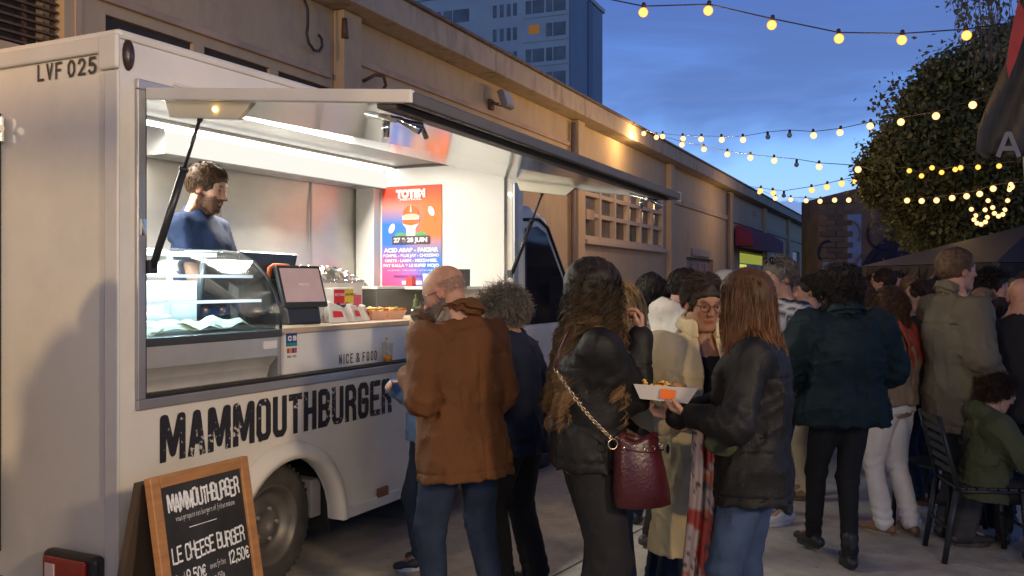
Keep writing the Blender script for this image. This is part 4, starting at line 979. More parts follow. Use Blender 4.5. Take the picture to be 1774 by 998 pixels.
m = MB(); m.box((.14, .05, 1.36), (1.12, .70, 1.398)); m.build('base', mat('dark_grey_plastic', (.05, .055, .06), .35), dc, bevel=.004)
m = MB(); m.prism([(.062, 1.358), (.062, 1.26), (.12, 1.20), (.14, 1.14), (.60, 1.14), (.60, 1.358)], 0, .135, 1.10); m.build('steel_front', mat('satin_steel', (.62, .61, .57), .4, .6, var=.08), dc)
m = MB(); m.box((.98, .054, 1.30), (1.08, .0605, 1.34)); m.build('maker_plate', inw, dc)
m = MB(); m.box((.16, .64, 1.40), (1.09, .66, 1.66)); m.build('rear_door', mat('case_back_white', (.80, .82, .80), .3), dc)
for x in (.42, .60, .86):
    m = MB(); m.box((x, .60, 1.40), (x + .015, .63, 1.80)); m.build('door_stile', inw, dc)
# trays and papers inside the case
pap = mat('greaseproof_paper', (.80, .80, .62), .6, var=.06)
rs = random.Random(4)
for k, (x, y, w_, d_, r_) in enumerate([(.30, .30, .26, .24, .1), (.52, .28, .28, .22, -.15), (.72, .30, .26, .26, .2), (.93, .30, .24, .24, -.1), (.42, .42, .24, .2, .3)]):
    e = ton('paper_sheet', x, y, 1.402 + k * .004, ['crumpled pale paper sheet at the left of the display case floor', 'paper sheet lying second from the left in the display case', 'paper sheet with a raised corner in the middle of the display case', 'paper sheet at the right end of the display case', 'paper sheet lying behind the others in the display case'][k], 'paper', 'papers in the display case', r_)
    mm = MB(); G = 7; vs = [(-w_/2 + w_*i/(G-1), -d_/2 + d_*j/(G-1), .012 + .018 * sin(i * 1.3 + k) * cos(j * 1.1 + k * 2) + (.03 * (j / 6)) + rs.uniform(0, .004)) for j in range(G) for i in range(G)]
    mm.add(vs, [(j*G+i, j*G+i+1, (j+1)*G+i+1, (j+1)*G+i) for j in range(G-1) for i in range(G-1)]); e2 = mm.build('paper', pap, e, fix=False); e2.modifiers.new('t', 'SOLIDIFY').thickness = .0015
# cash register with tilted touch screen, scanner handle, black box behind
rg = ton('cash_register', 1.62, .38, 1.402, 'black touch screen till on the counter beside the display case', 'till', None, R(-10))
bp_ = mat('black_plastic', (.03, .032, .036), .35)
m = MB(); m.prism([(-.10, 0), (-.08, .10), (.0, .13), (.09, .12), (.10, 0)], 0, -.13, .13); m.build('stand', bp_, rg, bevel=.01)
m = MB(); m.box((-.17, -.015, -.13), (.17, .015, .13)); sc_ = m.build('screen', bp_, rg, bevel=.008); sc_.location = (0, -.06, .225); sc_.rotation_euler = (R(-18), 0, 0)
m = MB(); m.box((-.15, -.018, -.10), (.15, -.0155, .11)); m.build('display', mat('pinkish_display', (.42, .30, .30), .15, emit=(.55, .38, .38), estr=.25), sc_)
mb, _ = strokes('MENU', .014, .016, .005, .003); mb.build('display_text', inw, sc_, loc=(-.03, -.0195, 0), fix=False)
pb = ton('back_monitor', 1.58, .58, 1.402, 'large black sloped monitor back with an orange carry handle behind the till', 'monitor', None, R(-6))
m = MB(); m.add([(-.16,-.02,.0),(.14,-.02,0),(.14,.05,0),(-.16,.05,0),(-.19,-.02,.43),(.22,-.06,.42),(.22,-.04,.43),(-.19,.0,.44)], [(0,3,2,1),(4,5,6,7),(0,1,5,4),(1,2,6,5),(2,3,7,6),(3,0,4,7)]); m.build('panel', mat('blue_black_panel', (.04, .055, .075), .25), pb)
m = MB(); m.tube([(-.06, -.10, .27), (-.05, -.10, .335), (-.02, -.10, .352), (.10, -.10, .350), (.13, -.10, .33), (.14, -.10, .265)], .014, 8); m.build('handle', mat('orange_plastic', (.62, .12, .03), .4), pb)
m = MB(); m.box((-.06, -.12, .0), (.14, -.045, .27)); m.build('scanner_body', bp_, pb, bevel=.01)
# sauce dispensers
def sauce(t, y, label, c, dark, word):
    e = ton('sauce_box', t, y, 1.402, label, 'sauce box', 'sauce boxes on the counter', R(-4))
    m = MB(); m.box((-.055, -.045, 0), (.055, .045, .215)); m.build('carton', mat('box_white', (.75, .74, .70), .5), e, bevel=.003)
    m = MB(); m.box((-.05, -.048, .115), (.05, -.0465, .205)); m.build('colour_label', mat('label_' + word, c, .5), e)
    m = MB(); m.lathe([(.0005, -.0515), (.022, -.0515), (.022, -.049)], c=(-.015, 0, .10), n=14, axis='y'); m.box((-.05, -.0505, .092), (.05, -.0485, .108)); m.build('seal_print', dk, e)
    mb, _ = strokes(word, .011, .016, .003, .003); mb.build('label_text', inw if dark else dk, e, loc=(-.042, -.049, .165), fix=False)
    m = MB(); m.box((-.05, -.048, .01), (.045, -.0465, .06)); m.build('lower_print', mat('label_' + word, c, .5), e)
sauce(1.98, .36, 'white carton with red label, sauce box beside the till', (.65, .03, .04), True, 'KETCHUP')
sauce(2.13, .40, 'white carton with yellow label, sauce box right of the red one', (.75, .55, .05), False, 'MOUTARDE')
sauce(1.84, .47, 'white carton with dark red label half hidden behind the till', (.45, .03, .06), True, 'KETCHUP')
# foil covered tray on a carton at the back
ca = ton('counter_cooker', 2.45, .95, 1.402, 'long white and steel cooker with red side under the foil on the back counter', 'cooker')
m = MB(); m.box((-.5, -.18, -.3), (.42, .18, .25)); m.build('body', mat('box_white', (.75, .74, .70), .5), ca, bevel=.006)
m = MB(); m.box((.15, -.184, -.0), (.40, -.181, .16)); m.build('red_panel', mat('label_pink', (.55, .08, .15), .5), ca)
m = MB(); m.box((-.505, -.19, .251), (.43, .19, .268)); m.build('rim', grey_al, ca)
m = MB(); m.box((-.2, -.184, .19), (-.05, -.181, .215)); m.build('name_plate', dk, ca)
def foil(t, y, z, L, Wd, H_, label):
    e = ton('aluminium_foil', t, y, z, label, 'foil', 'crumpled foil on the back counter'); rng = np.random.default_rng(int(t * 10))
    n1_, n2_ = 46, 18; U, Vv = np.meshgrid(np.linspace(-1, 1, n1_), np.linspace(-1, 1, n2_), indexing='ij')
    Hh = H_ * (1 - np.abs(U) ** 6) * (1 - np.abs(Vv) ** 4) * (.55 + .45 * rng.random(U.shape)); P = np.stack([U * L / 2 + rng.normal(size=U.shape) * .006, Vv * Wd / 2 + rng.normal(size=U.shape) * .006, Hh], -1).reshape(-1, 3)
    i = (np.arange(n1_ - 1)[:, None] * n2_ + np.arange(n2_ - 1)).reshape(-1, 1); q = np.concatenate([i, i + n2_, i + n2_ + 1, i + 1], 1)
    link('sheet', fastmesh('foil', P, quads=q, smooth=False), mat('foil', (.85, .84, .82), .18, 1, var=.02), e)
foil(2.42, .95, 1.672, .86, .36, .11, 'long heap of crumpled aluminium foil over the cooker'); foil(3.10, 1.15, 1.624, .36, .3, .10, 'smaller crumpled aluminium foil at the right by the end wall')
m = MB(); m.box((2.9, 1.12, .46), (3.4, 1.42, 1.62)); m.build('fridge_unit', mat('dull_steel', (.33, .33, .31), .35, .9), tk, bevel=.004)
# paper bags (folded white with red print) and fries
for k, (t, y, r_) in enumerate([(1.86, .27, -.3), (2.03, .26, .2), (2.20, .30, .5)]):
    e = ton('paper_bag', t, y, 1.402, ['white paper bag with a red print nearest the till', 'white paper bag lying in the middle of the three', 'white paper bag rightmost, next to the fries'][k], 'paper bag', 'paper bags on the counter', r_)
    mm = MB(); mm.add([(-.07,-.06,0),(.08,-.05,0),(.07,.06,0),(-.06,.06,0),(-.045,-.012,.13 - .02*k),(.05,-.02,.10),(.04,.02,.11),(-.04,.015,.14 - .02*k)], [(0,3,2,1),(4,5,6,7),(0,1,5,4),(1,2,6,5),(2,3,7,6),(3,0,4,7)]); mm.build('bag', mat('bag_paper', (.74, .72, .68), .6, var=.05, bump=.4, bscale=20), e, bevel=.006)
    mm = MB(); mm.add([(-.035,-.052,.035),(.045,-.047,.035),(.035,-.037,.07),(-.03,-.037,.075)], [(0,1,2,3)]); mm.build('red_print', mat('label_KETCHUP', (.65, .03, .04), .5), e, fix=False)
def fries(t, y, label, z=1.402, parent=None):
    e = ton('fries_tray', t, y, z, label, 'tray of fries', 'trays of fries on the counter', R(-8)); rs2 = random.Random(int(t * 100))
    mm = MB(); mm.add([(-.06,-.04,0),(.06,-.04,0),(.06,.04,0),(-.06,.04,0),(-.085,-.06,.06),(.085,-.06,.06),(.085,.06,.06),(-.085,.06,.06)], [(0,3,2,1),(0,1,5,4),(1,2,6,5),(2,3,7,6),(3,0,4,7)]); mm.build('tray', mat('tray_card', (.78, .45, .30), .6), e, fix=False)
    mm = MB(); mm.add([(.03,-.045,.035),(.075,-.055,.045),(.08,-.058,.075),(.03,-.058,.08)], [(0,1,2,3)]); mm.build('orange_print', mat('tray_orange', (.75, .16, .03), .5), e, fix=False)
    for k in range(26):
        a = rs2.uniform(0, pi); x, yy, z_ = rs2.uniform(-.06, .06), rs2.uniform(-.04, .04), .045 + rs2.uniform(0, .035); l_ = rs2.uniform(.025, .045); dz = rs2.uniform(-.012, .012)
        mm = MB(); mm.tube([(x - l_*cos(a), yy - l_*sin(a), z_ - dz), (x + l_*cos(a), yy + l_*sin(a), z_ + dz)], .0052, 4); mm.build('fry', mat('fry_yellow', (.72, .42, .10), .5, var=.2), e)
fries(2.34, .30, 'tray of fries left of the orange one on the counter'); fries(2.53, .28, 'tray of fries with orange corner nearest the cactus pot')
pt = ton('cactus_pot', 2.74, .22, 1.402, 'small green cactus in a white pot on the wooden counter', 'plant pot')
m = MB(); m.lathe([(.026, 0), (.036, .062), (.032, .062), (.028, .05), (.0005, .05)], n=16); m.build('pot', inw, pt)
m = MB(); m.lathe([(.012, .05), (.026, .07), (.028, .09), (.02, .10), (.022, .12), (.016, .135), (.006, .14), (.012, .15), (.008, .165), (.0005, .17)], n=10); m.build('cactus', mat('cactus_green', (.07, .10, .035), .7, var=.3, vscale=40), pt)
jc_ = ton('juice_cup', 2.10, .030, 1.149, 'clear plastic cup of orange juice with a straw standing on the hatch sill', 'cup')
m = MB(); m.lathe([(.028, 0), (.036, .12)], n=18); m.build('cup', glassy('cup_plastic', (.9, .88, .82), .10, .05, .5), jc_)
m = MB(); m.lathe([(.0005, .003), (.026, .003), (.029, .045), (.0005, .045)], n=16); m.build('juice', mat('orange_juice', (.78, .36, .06), .2), jc_)
m = MB(); m.tube([(.0, 0, .01), (-.012, 0, .15)], .003, 5); m.box((-.025, -.004, .145), (-.002, .004, .155)); m.build('straw', mat('straw_tan', (.4, .32, .15), .6), jc_)
for (t, y, lab, c, nm) in [(3.55, .78, 'small red card box on the steel cabinet shelf', (.55, .05, .05), 'card_box')]:
    e = ton(nm, t, y, 1.623, lab, 'box'); m = MB(); m.box((-.03, -.03, 0), (.03, .03, .075)); m.build('box', mat('box_red', c, .5), e, bevel=.003)
e = ton('paper_cup', 3.62, .66, 1.623, 'white paper cup on the steel cabinet shelf between red box and black sign', 'cup'); m = MB(); m.lathe([(.035, 0), (.045, .10), (.042, .10), (.033, .005), (.0005, .005)], n=16); m.build('cup', inw, e)
e = ton('small_black_sign', 3.55, .33, 1.623, 'small black sign with white writing standing at the right end of the shelf', 'sign', None, R(-60)); m = MB(); m.box((-.085, -.008, 0), (.085, .008, .135)); m.build('board', bp_, e, bevel=.003)
m = MB(); m.box((3.30, .20, 1.600), (3.797, .679, 1.621)); m.build('side_shelf', inw, tk)
for k, w_ in enumerate(('MERCI', 'BON', 'APPETIT')):
    mb, wd_ = strokes(w_, .014, .016, .004, .003); mb.build('sign_text', inw, e, loc=(-.06, -.0095, .09 - .03 * k), fix=False)
# chalkboard leaning on the truck
cb = empty('chalkboard', Vector((-1.30, 3.60, 0)), R(63.5)); tag(cb, 'wooden framed black chalkboard with white handwritten burger menu leaning by the rear wheel', 'chalkboard')
oak = mat('oak_frame', (.42, .20, .075), .5, var=.2, vscale=5, stretch=(1, 1, 6), bump=.1); slate = mat('slate_black', (.022, .022, .022), .65, var=.35, vscale=2.5, dirt=((.09, .09, .09), .35, 3))
cbw, cbh = .55, .89; bd = empty('board', (0, 0, 0), 0, cb); bd.rotation_euler = (R(-10), 0, 0)
fr_ = MB(); f = .048
m = MB(); m.box((0, -.015, 0), (f, .022, cbh)); m.build('frame_upright', oak, bd, bevel=.004); m = MB(); m.box((cbw - f, -.015, 0), (cbw, .022, cbh)); m.build('frame_upright', oak, bd, bevel=.004)
m = MB(); m.box((f + .001, -.0145, cbh - f), (cbw - f - .001, .0215, cbh)); m.build('frame_rail', oak, bd, bevel=.004); m = MB(); m.box((f + .001, -.0145, .08), (cbw - f - .001, .0215, .08 + f)); m.build('frame_rail', oak, bd, bevel=.004)
m = MB(); m.box((f, -.001, .1), (cbw - f, .012, cbh - f)); m.build('slate', slate, bd)
bk = empty('back_leaf', (0, .42, 0), 0, cb); bk.rotation_euler = (R(14), 0, 0)
m = MB(); m.box((0, -.015, 0), (.045, .02, .875)); m.box((cbw - .045, -.015, 0), (cbw, .02, .875)); m.box((.045, -.004, .1), (cbw - .045, .006, .865)); m.build('back_panel', mat('dark_stained_wood', (.075, .05, .035), .6), bk)
chalk = mat('chalk', (.80, .80, .78), .9, var=.25, vscale=60)
rc = random.Random(11)
def chalkline(txt, x, z, w_, h_, th, wid, jit=.05, tilt=0):
    mb, wd_ = strokes(txt, w_, h_, w_ * .28, th, jit=jit, square=False, rnd=rc, space=w_ * .7); o = mb.build('chalk_writing', chalk, bd, loc=(x, -.0018, z - .055), fix=False); o.scale = (wid / wd_, 1, 1); o.rotation_euler = (0, -tilt, 0)
chalkline('MAMMOUTHBURGER', .085, .795, .024, .066, .0105, .395, .09)
chalkline('vous propose ses burgers et frites maison', .115, .752, .008, .022, .0016, .33)
chalkline('-', .16, .705, .2, .02, .003, .19, 0)
chalkline('LE CHEESE BURGER', .075, .590, .028, .060, .0090, .40, .09)
chalkline('Seul', .075, .520, .014, .024, .002, .05); chalkline('9,50€', .135, .503, .024, .046, .0075, .10); chalkline('avec frites', .262, .523, .011, .024, .002, .09); chalkline('12,50€', .375, .515, .024, .048, .0075, .115)
for k, t_ in enumerate(('steak maison 150g', 'cheddar affine', 'compotee', 'ketchup / moutarde')): chalkline(t_, .165, .475 - .032 * k, .010, .021, .0018, (.17, .14, .09, .18)[k])
chalkline('-', .22, .330, .1, .02, .003, .08, 0)
chalkline('LE Canard', .21, .245, .03, .06, .008, .24)
# ================================================================== PEOPLE: one smooth field per body / garment, turned into one mesh
import openvdb
def _hash(ix, iy, iz, s):
    h = (ix * 73856093) ^ (iy * 19349663) ^ (iz * 83492791) ^ (s * 2654435761 & 0xffffffff)
    h = (h ^ (h >> 13)) * 1274126177 & 0x7fffffff
    return (h & 0xffff) / 32768.0 - 1.0
def vnoise(x, y, z, s=0):
    ix, iy, iz = np.floor(x).astype(np.int64), np.floor(y).astype(np.int64), np.floor(z).astype(np.int64)
    fx, fy, fz = x - ix, y - iy, z - iz; u, v, w = fx*fx*(3-2*fx), fy*fy*(3-2*fy), fz*fz*(3-2*fz); r = 0
    for dx in (0, 1):
        for dy in (0, 1):
            for dz in (0, 1): r = r + _hash(ix+dx, iy+dy, iz+dz, s) * (u if dx else 1-u) * (v if dy else 1-v) * (w if dz else 1-w)
    return r
class Field:
    def __init__(s, lo, hi, vox):
        s.lo = np.array(lo, float); s.vox = vox; s.n = np.ceil((np.array(hi) - s.lo) / vox).astype(int) + 1
        s.f = np.full(s.n, .2, np.float32); s.ax = [(s.lo[i] + np.arange(s.n[i]) * vox).astype(np.float32) for i in range(3)]
    def win(s, lo, hi):
        a = np.clip(np.floor((np.array(lo) - s.lo) / s.vox).astype(int), 0, s.n); b = np.clip(np.ceil((np.array(hi) - s.lo) / s.vox).astype(int) + 1, 0, s.n)
        if (b <= a).any(): return None
        sl = tuple(slice(i, j) for i, j in zip(a, b)); return sl, s.ax[0][sl[0]][:, None, None], s.ax[1][sl[1]][None, :, None], s.ax[2][sl[2]][None, None, :]
    def put(s, fn, lo, hi, k=.02, op='+'):
        w = s.win(np.array(lo) - .05 - k, np.array(hi) + .05 + k)
        if w is None: return
        sl, X, Y, Z = w; d = fn(X, Y, Z); f = s.f[sl]
        if op == '+': h = np.clip(.5 + .5 * (f - d) / k, 0, 1); s.f[sl] = f * (1 - h) + d * h - k * h * (1 - h)
        else: h = np.clip(.5 - .5 * (f + d) / k, 0, 1); s.f[sl] = f * (1 - h) - d * h + k * h * (1 - h)
    def cone(s, a, b, ra, rb, k=.02, op='+', flat=None):
        a = np.array(a, float); b = np.array(b, float); d = b - a; L2 = float(d @ d) + 1e-9; r = max(ra, rb)
        def fn(X, Y, Z):
            px, py, pz = X - a[0], Y - a[1], Z - a[2]; t = np.clip((px*d[0] + py*d[1] + pz*d[2]) / L2, 0, 1)
            qx, qy, qz = px - t*d[0], py - t*d[1], pz - t*d[2]
            if flat is not None:
                nn, sc_ = flat; u = qx*nn[0] + qy*nn[1] + qz*nn[2]; e = sc_ - 1; qx, qy, qz = qx + u*e*nn[0], qy + u*e*nn[1], qz + u*e*nn[2]
            return np.sqrt(qx*qx + qy*qy + qz*qz) - (ra + (rb - ra) * t)
        s.put(fn, np.minimum(a, b) - r, np.maximum(a, b) + r, k, op)
    def ell(s, c, r, M=None, k=.02, op='+'):
        c = np.array(c, float); r = np.array(r, float); R_ = max(r)
        def fn(X, Y, Z):
            px, py, pz = X - c[0], Y - c[1], Z - c[2]
            if M is not None: px, py, pz = [M[0][i]*px + M[1][i]*py + M[2][i]*pz for i in range(3)]
            q = np.sqrt((px/r[0])**2 + (py/r[1])**2 + (pz/r[2])**2); g = np.sqrt((px/r[0]**2)**2 + (py/r[1]**2)**2 + (pz/r[2]**2)**2) + 1e-6
            return q * (q - 1) / g
        s.put(fn, c - R_, c + R_, k, op)
    def loft(s, prof, M, o, k=.03, n=2.4):
        """prof rows: (z, half width y, half depth x, centre x); M columns = local axes, o origin"""
        P = np.array(prof, float); zz_ = P[:, 0]; r = max(P[:, 1].max(), P[:, 2].max()) + .05
        pts = np.array([o + M @ np.array([P[i, 3], sy, P[i, 0]]) for i in range(len(P)) for sy in (-P[i, 1], P[i, 1])])
        def fn(X, Y, Z):
            px, py, pz = X - o[0], Y - o[1], Z - o[2]
            lx, ly, lz = [M[0][i]*px + M[1][i]*py + M[2][i]*pz for i in range(3)]
            w = np.interp(lz, zz_, P[:, 1]); d = np.interp(lz, zz_, P[:, 2]); cx = np.interp(lz, zz_, P[:, 3])
            q = (np.abs((lx - cx) / d)**n + np.abs(ly / w)**n)**(1/n)
            return np.maximum((q - 1) * np.minimum(w, d) * .95, np.maximum(zz_[0] - lz, lz - zz_[-1]))
        s.put(fn, pts.min(0) - P[:, 2].max(), pts.max(0) + P[:, 2].max(), k)
    def warp(s, fn):
        m = np.abs(s.f) < max(3 * s.vox, .03); i = np.nonzero(m)
        if len(i[0]) == 0: return
        s.f[m] += fn(s.ax[0][i[0]], s.ax[1][i[1]], s.ax[2][i[2]]).astype(np.float32)
    def cut(s, n, d):
        """keep the side where n.p < d"""
        g = n[0]*s.ax[0][:, None, None] + n[1]*s.ax[1][None, :, None] + n[2]*s.ax[2][None, None, :] - d; s.f = np.maximum(s.f, g.astype(np.float32))
    def mesh(s, adapt=0.0):
        f = s.f; f[0] = f[-1] = .2; f[:, 0] = f[:, -1] = .2; f[:, :, 0] = f[:, :, -1] = .2
        g = openvdb.FloatGrid(3.0); g.copyFromArray(np.clip(f / s.vox, -3, 3)); p, t, q = g.convertToPolygons(0.0, adapt)
        return p * s.vox + s.lo, q[:, ::-1], t[:, ::-1]
def rotm(yaw=0, pitch=0, roll=0):
    """x forward, y left, z up; pitch > 0 looks down"""
    cy, sy = cos(R(yaw)), sin(R(yaw)); cp, sp_ = cos(R(pitch)), sin(R(pitch)); cr, sr = cos(R(roll)), sin(R(roll))
    return np.array([[cy,-sy,0],[sy,cy,0],[0,0,1]]) @ np.array([[cp,0,sp_],[0,1,0],[-sp_,0,cp]]) @ np.array([[1,0,0],[0,cr,-sr],[0,sr,cr]])
def ik(a, b, l1, l2, pole):
    a, b = np.array(a, float), np.array(b, float); d = b - a; L = np.linalg.norm(d)
    if L > (l1 + l2) * .995: b = a + d / L * (l1 + l2) * .995; d = b - a; L = np.linalg.norm(d)
    x = (l1*l1 - l2*l2 + L*L) / (2*L); h = math.sqrt(max(l1*l1 - x*x, 0)); u = d / L; p = np.array(pole, float); p = p - u * (p @ u); p /= np.linalg.norm(p) + 1e-9
    return a + u*x + p*h, b
SKIN = dict(pale=(.52, .31, .22), fair=(.38, .22, .155), tan=(.36, .19, .115), brown=(.17, .085, .05), ruddy=(.40, .215, .15))
HAIR = dict(black=((.010, .008, .007), (.022, .016, .012)), dark=((.018, .011, .007), (.05, .028, .016)), brown=((.045, .022, .010), (.12, .058, .026)), auburn=((.050, .022, .010), (.21, .095, .040)), curlybrown=((.010, .007, .005), (.32, .19, .08)),
            grey=((.10, .09, .08), (.25, .22, .19)), salt=((.05, .042, .036), (.20, .17, .14)), blond=((.16, .10, .045), (.38, .27, .14)), sandy=((.09, .055, .03), (.16, .10, .055)))
def cloth(name, c, rough=.85, bump=.25, bscale=180, **k): return mat(name, c, rough, var=k.pop('var', .10), vscale=k.pop('vscale', 5), bump=bump, bscale=bscale, spec=k.pop('spec', .3), **k)
SKM = mat('skin', (.4, .25, .18), .55, attr=True, var=.13, vscale=32, bump=.16, bscale=260, spec=.4)
HAM = mat('hair', (.1, .1, .1), .62, attr=True, var=.2, vscale=12, spec=.35)
def person(cfg):
    g = cfg.get; H = g('H', 1.72); sc_ = H / 1.75; q = g('q', 1); rng = np.random.default_rng(g('seed', int(abs(cfg['x']) * 917 + cfg['D'] * 131)))
    vb, vc = [(.0070, .0080), (.0115, .0145), (.017, .022)][q]; fem = g('fem', False); fat = g('fat', 1.0)
    root = empty('person', (cfg['x'], cfg['D'], g('z', 0)), R(g('face', 90))); tag(root, cfg['label'], 'person', g('group'))
    root.scale = (sc_,) * 3
    seat = g('seat', None)
    hipz = .93 if seat is None else seat + .02
    O = np.array([g('hx', 0), g('hy', 0), hipz]); M = rotm(g('twist', 0), g('lean', 0), g('roll', 0))
    P = lambda x, y, z: O + M @ np.array([x, y, z])            # torso frame: origin at the pelvis
    shw = (.165 if fem else .190) * g('wide', 1.0); shr = [g('shR', 0), g('shL', 0)]
    S = {1: P(-.01, shw, .445 + shr[1]), -1: P(-.01, -shw, .445 + shr[0])}
    nb = P(-.012, 0, .545); HM = M @ rotm(g('hyaw', 0), g('hpitch', 0), g('hroll', 0)) if g('headfree') is None else rotm(*g('headfree'))
    HC = nb + M @ np.array([.0, 0, .018]) + HM @ np.array([.03, 0, .112]); hp = lambda x, y, z: HC + HM @ np.array([x, y, z]) * hs
    hs = 1.04 if not fem else .98
    arms = {}
    for sd, key in ((1, 'L'), (-1, 'R')):
        a = g('arm' + key, None)
        if a is None: a = dict(to=P(.03 + rng.normal() * .015, sd * (shw + .085), -.06))
        to = np.array(a['to'], float) if a.get('abs', True) else a['to']
        E, Wp = ik(S[sd], to, .285, .25, a.get('pole', (-.6, sd * .45, -.5))); h = a.get('dir', None)
        h = (Wp - E) if h is None else np.array(h, float); h = h / np.linalg.norm(h)
        pn = np.array(a.get('palm', (0.1, -sd, 0)), float); pn = pn - h * (pn @ h); pn /= np.linalg.norm(pn) + 1e-9
        arms[sd] = (E, Wp, h, pn, a.get('curl', .45))
    feet = {}
    for sd, key in ((1, 'L'), (-1, 'R')):
        f = g('foot' + key, None); fx, fy, fr = f if f else (rng.normal() * .03, sd * .10, sd * 8); fz = (g('footz', {}) or {}).get(key, .085)
        hip = O + rotm(g('twist', 0)) @ np.array([0, sd * .088, -.02 if seat is None else .0])
        K, A = ik(hip, (fx, fy, fz), .425, .42, g('knee' + key, (1, sd * .12, 0))); feet[sd] = (hip, K, A, fr)
    lo = np.array([-.62, -.62, -.02]); hi = np.array([.75, .62, 1.98])
    allp = np.array([HC] + [v for a in arms.values() for v in a[:2]] + [v for f in feet.values() for v in f[:3]] + [O]); lo = np.minimum(allp.min(0) - .27, lo + [.3, .3, 0]); hi = allp.max(0) + .27; lo[2] = max(lo[2], -.02)
    # ---------------- body
    B = Field(lo, hi, vb)
    tp = [(-.10, .150, .10, 0), (.0, .158, .108, 0), (.12, .128, .088, .005), (.25, .145, .10, .01), (.37, .155, .108, .01), (.45, .13, .085, 0), (.50, .08, .06, -.01), (.56, .045, .045, -.01)]
    tp = [(a, b * (.93 if fem else 1) * fat, c * fat, d) for a, b, c, d in tp]; B.loft(tp, M, O, .02)
    for sd in (1, -1):
        E, Wp, h, pn, curl = arms[sd]; rs_ = .88 if fem else 1
        B.cone(S[sd], E, .046 * rs_, .036 * rs_, .03); B.cone(E, Wp, .037 * rs_, .024 * rs_, .02)
        t = np.cross(pn, h) * sd                                      # towards the thumb
        if q < 2:
            for i in range(4):
                mc = Wp + h * .085 + t * (.027 - i * .018) * rs_; B.cone(Wp + h * .012 + t * (.012 - i * .008), mc, .0125, .0108, .012)
                L1 = (.042, .047, .043, .034)[i] * rs_; c1 = curl * (.8 + .12 * i); d1 = h * cos(c1) + pn * sin(c1); d2 = h * cos(2 * c1) + pn * sin(2 * c1); d3 = h * cos(2.7 * c1) + pn * sin(2.7 * c1)
                a1 = mc + d1 * L1; a2 = a1 + d2 * L1 * .65; a3 = a2 + d3 * L1 * .5
                B.cone(mc, a1, .0094, .0086, .004); B.cone(a1, a2, .0086, .008, .004); B.cone(a2, a3, .008, .0066, .004)
            th = Wp + h * .03 + t * .022; d = h * .62 + t * .62 + pn * .45; d /= np.linalg.norm(d); d_ = h * .85 + t * .15 + pn * .5; d_ /= np.linalg.norm(d_)
            B.cone(Wp + h * .015 + t * .012, th, .013, .013, .012); B.cone(th, th + d * .04, .012, .0105, .008); B.cone(th + d * .04, th + d * .04 + d_ * .032, .0105, .008, .004)
        else:
            B.cone(Wp, Wp + h * .08, .026, .028, .01, flat=(pn, 1.8)); B.cone(Wp + h * .08, Wp + h * .15 + pn * .02, .026, .018, .01, flat=(pn, 1.8)); B.cone(Wp + h * .03 + t * .02, Wp + h * .08 + t * .045, .012, .009, .01)
        hip, K, A, fr = feet[sd]; B.cone(hip, K, .078 * fat, .048, .03); B.cone(K, A, .048, .032, .03); fd = rotm(fr) @ np.array([1, 0, 0]); B.cone(A, A + fd * .12 - np.array([0, 0, .045]), .033, .026, .02)
    # neck and head
    nr = .050 if fem else .058
    B.cone(nb - M @ np.array([0, 0, .05]), hp(-.022, 0, -.055), nr * 1.08, nr, .03)
    if not fem: B.cone(nb + M @ np.array([0, .09, -.02]), hp(-.03, .02, -.07), .03, .03, .04); B.cone(nb + M @ np.array([0, -.09, -.02]), hp(-.03, -.02, -.07), .03, .03, .04)
    e = lambda c, r, **k: B.ell(hp(*c), np.array(r) * hs, HM, **k); cn = lambda a, b, ra, rb, **k: B.cone(hp(*a), hp(*b), ra * hs, rb * hs, **k)
    e((-.012, 0, .035), (.100, .077, .088)); e((.030, 0, .015), (.066, .066, .078), k=.02); e((.028, 0, -.045), (.060, .055, .066), k=.02)
    cn((.058, -.012, -.098), (.058, .012, -.098), .020, .020, k=.025); cn((-.01, .055, -.06), (.05, .02, -.098), .018, .016, k=.02); cn((-.01, -.055, -.06), (.05, -.02, -.098), .018, .016, k=.02)
    e((.058, .036, -.02), (.026, .022, .022), k=.02); e((.058, -.036, -.02), (.026, .022, .022), k=.02)
    if q < 2:
        cn((.084, -.032, .024), (.084, .032, .024), .010, .010, k=.012)
        for sd in (1, -1): e((.093, sd * .031, .004), (.015, .019, .013), k=.010, op='-'); e((.078, sd * .031, .004), (.0125, .0135, .0125), k=.004)
    cn((.088, 0, .014), (.109, 0, -.028), .0085, .0125, k=.010); cn((.100, -.011, -.032), (.100, .011, -.032), .008, .008, k=.008)
    cn((.083, -.018, -.059), (.083, .018, -.059), .0075, .0075, k=.006); cn((.079, -.015, -.070), (.079, .015, -.070), .0078, .0078, k=.005)
    if q == 0: cn((.094, -.024, -.0645), (.094, .024, -.0645), .0028, .0028, k=.004, op='-')
    for sd in (1, -1):
        e((-.006, sd * .077, -.006), (.019, .010, .031), k=.008)
        if q == 0: e((.0, sd * .088, -.004), (.010, .007, .017), k=.004, op='-')
    V, Q, T3 = B.mesh(.04 if q == 0 else .3)
    # paint: lips, brows, eyes, ears, beard
    sk = np.array(SKIN[g('skin', 'fair')]); col = np.tile(sk, (len(V), 1)); L = ((V - HC) @ HM) / hs; inh = (np.abs(L) < .16).all(1)
    def blend(mask, c, a=1): col[:] = col * (1 - (mask * a)[:, None]) + np.array(c) * (mask * a)[:, None]
    sm = lambda d, r0, r1: np.clip((r1 - d) / (r1 - r0), 0, 1) * inh
    blend(sm(np.hypot(L[:, 1] / 1.4, (L[:, 2] + .03) * 1.0) + (L[:, 0] < .05) * 1, .03, .07), sk * np.array([1.12, .86, .82]), .5)
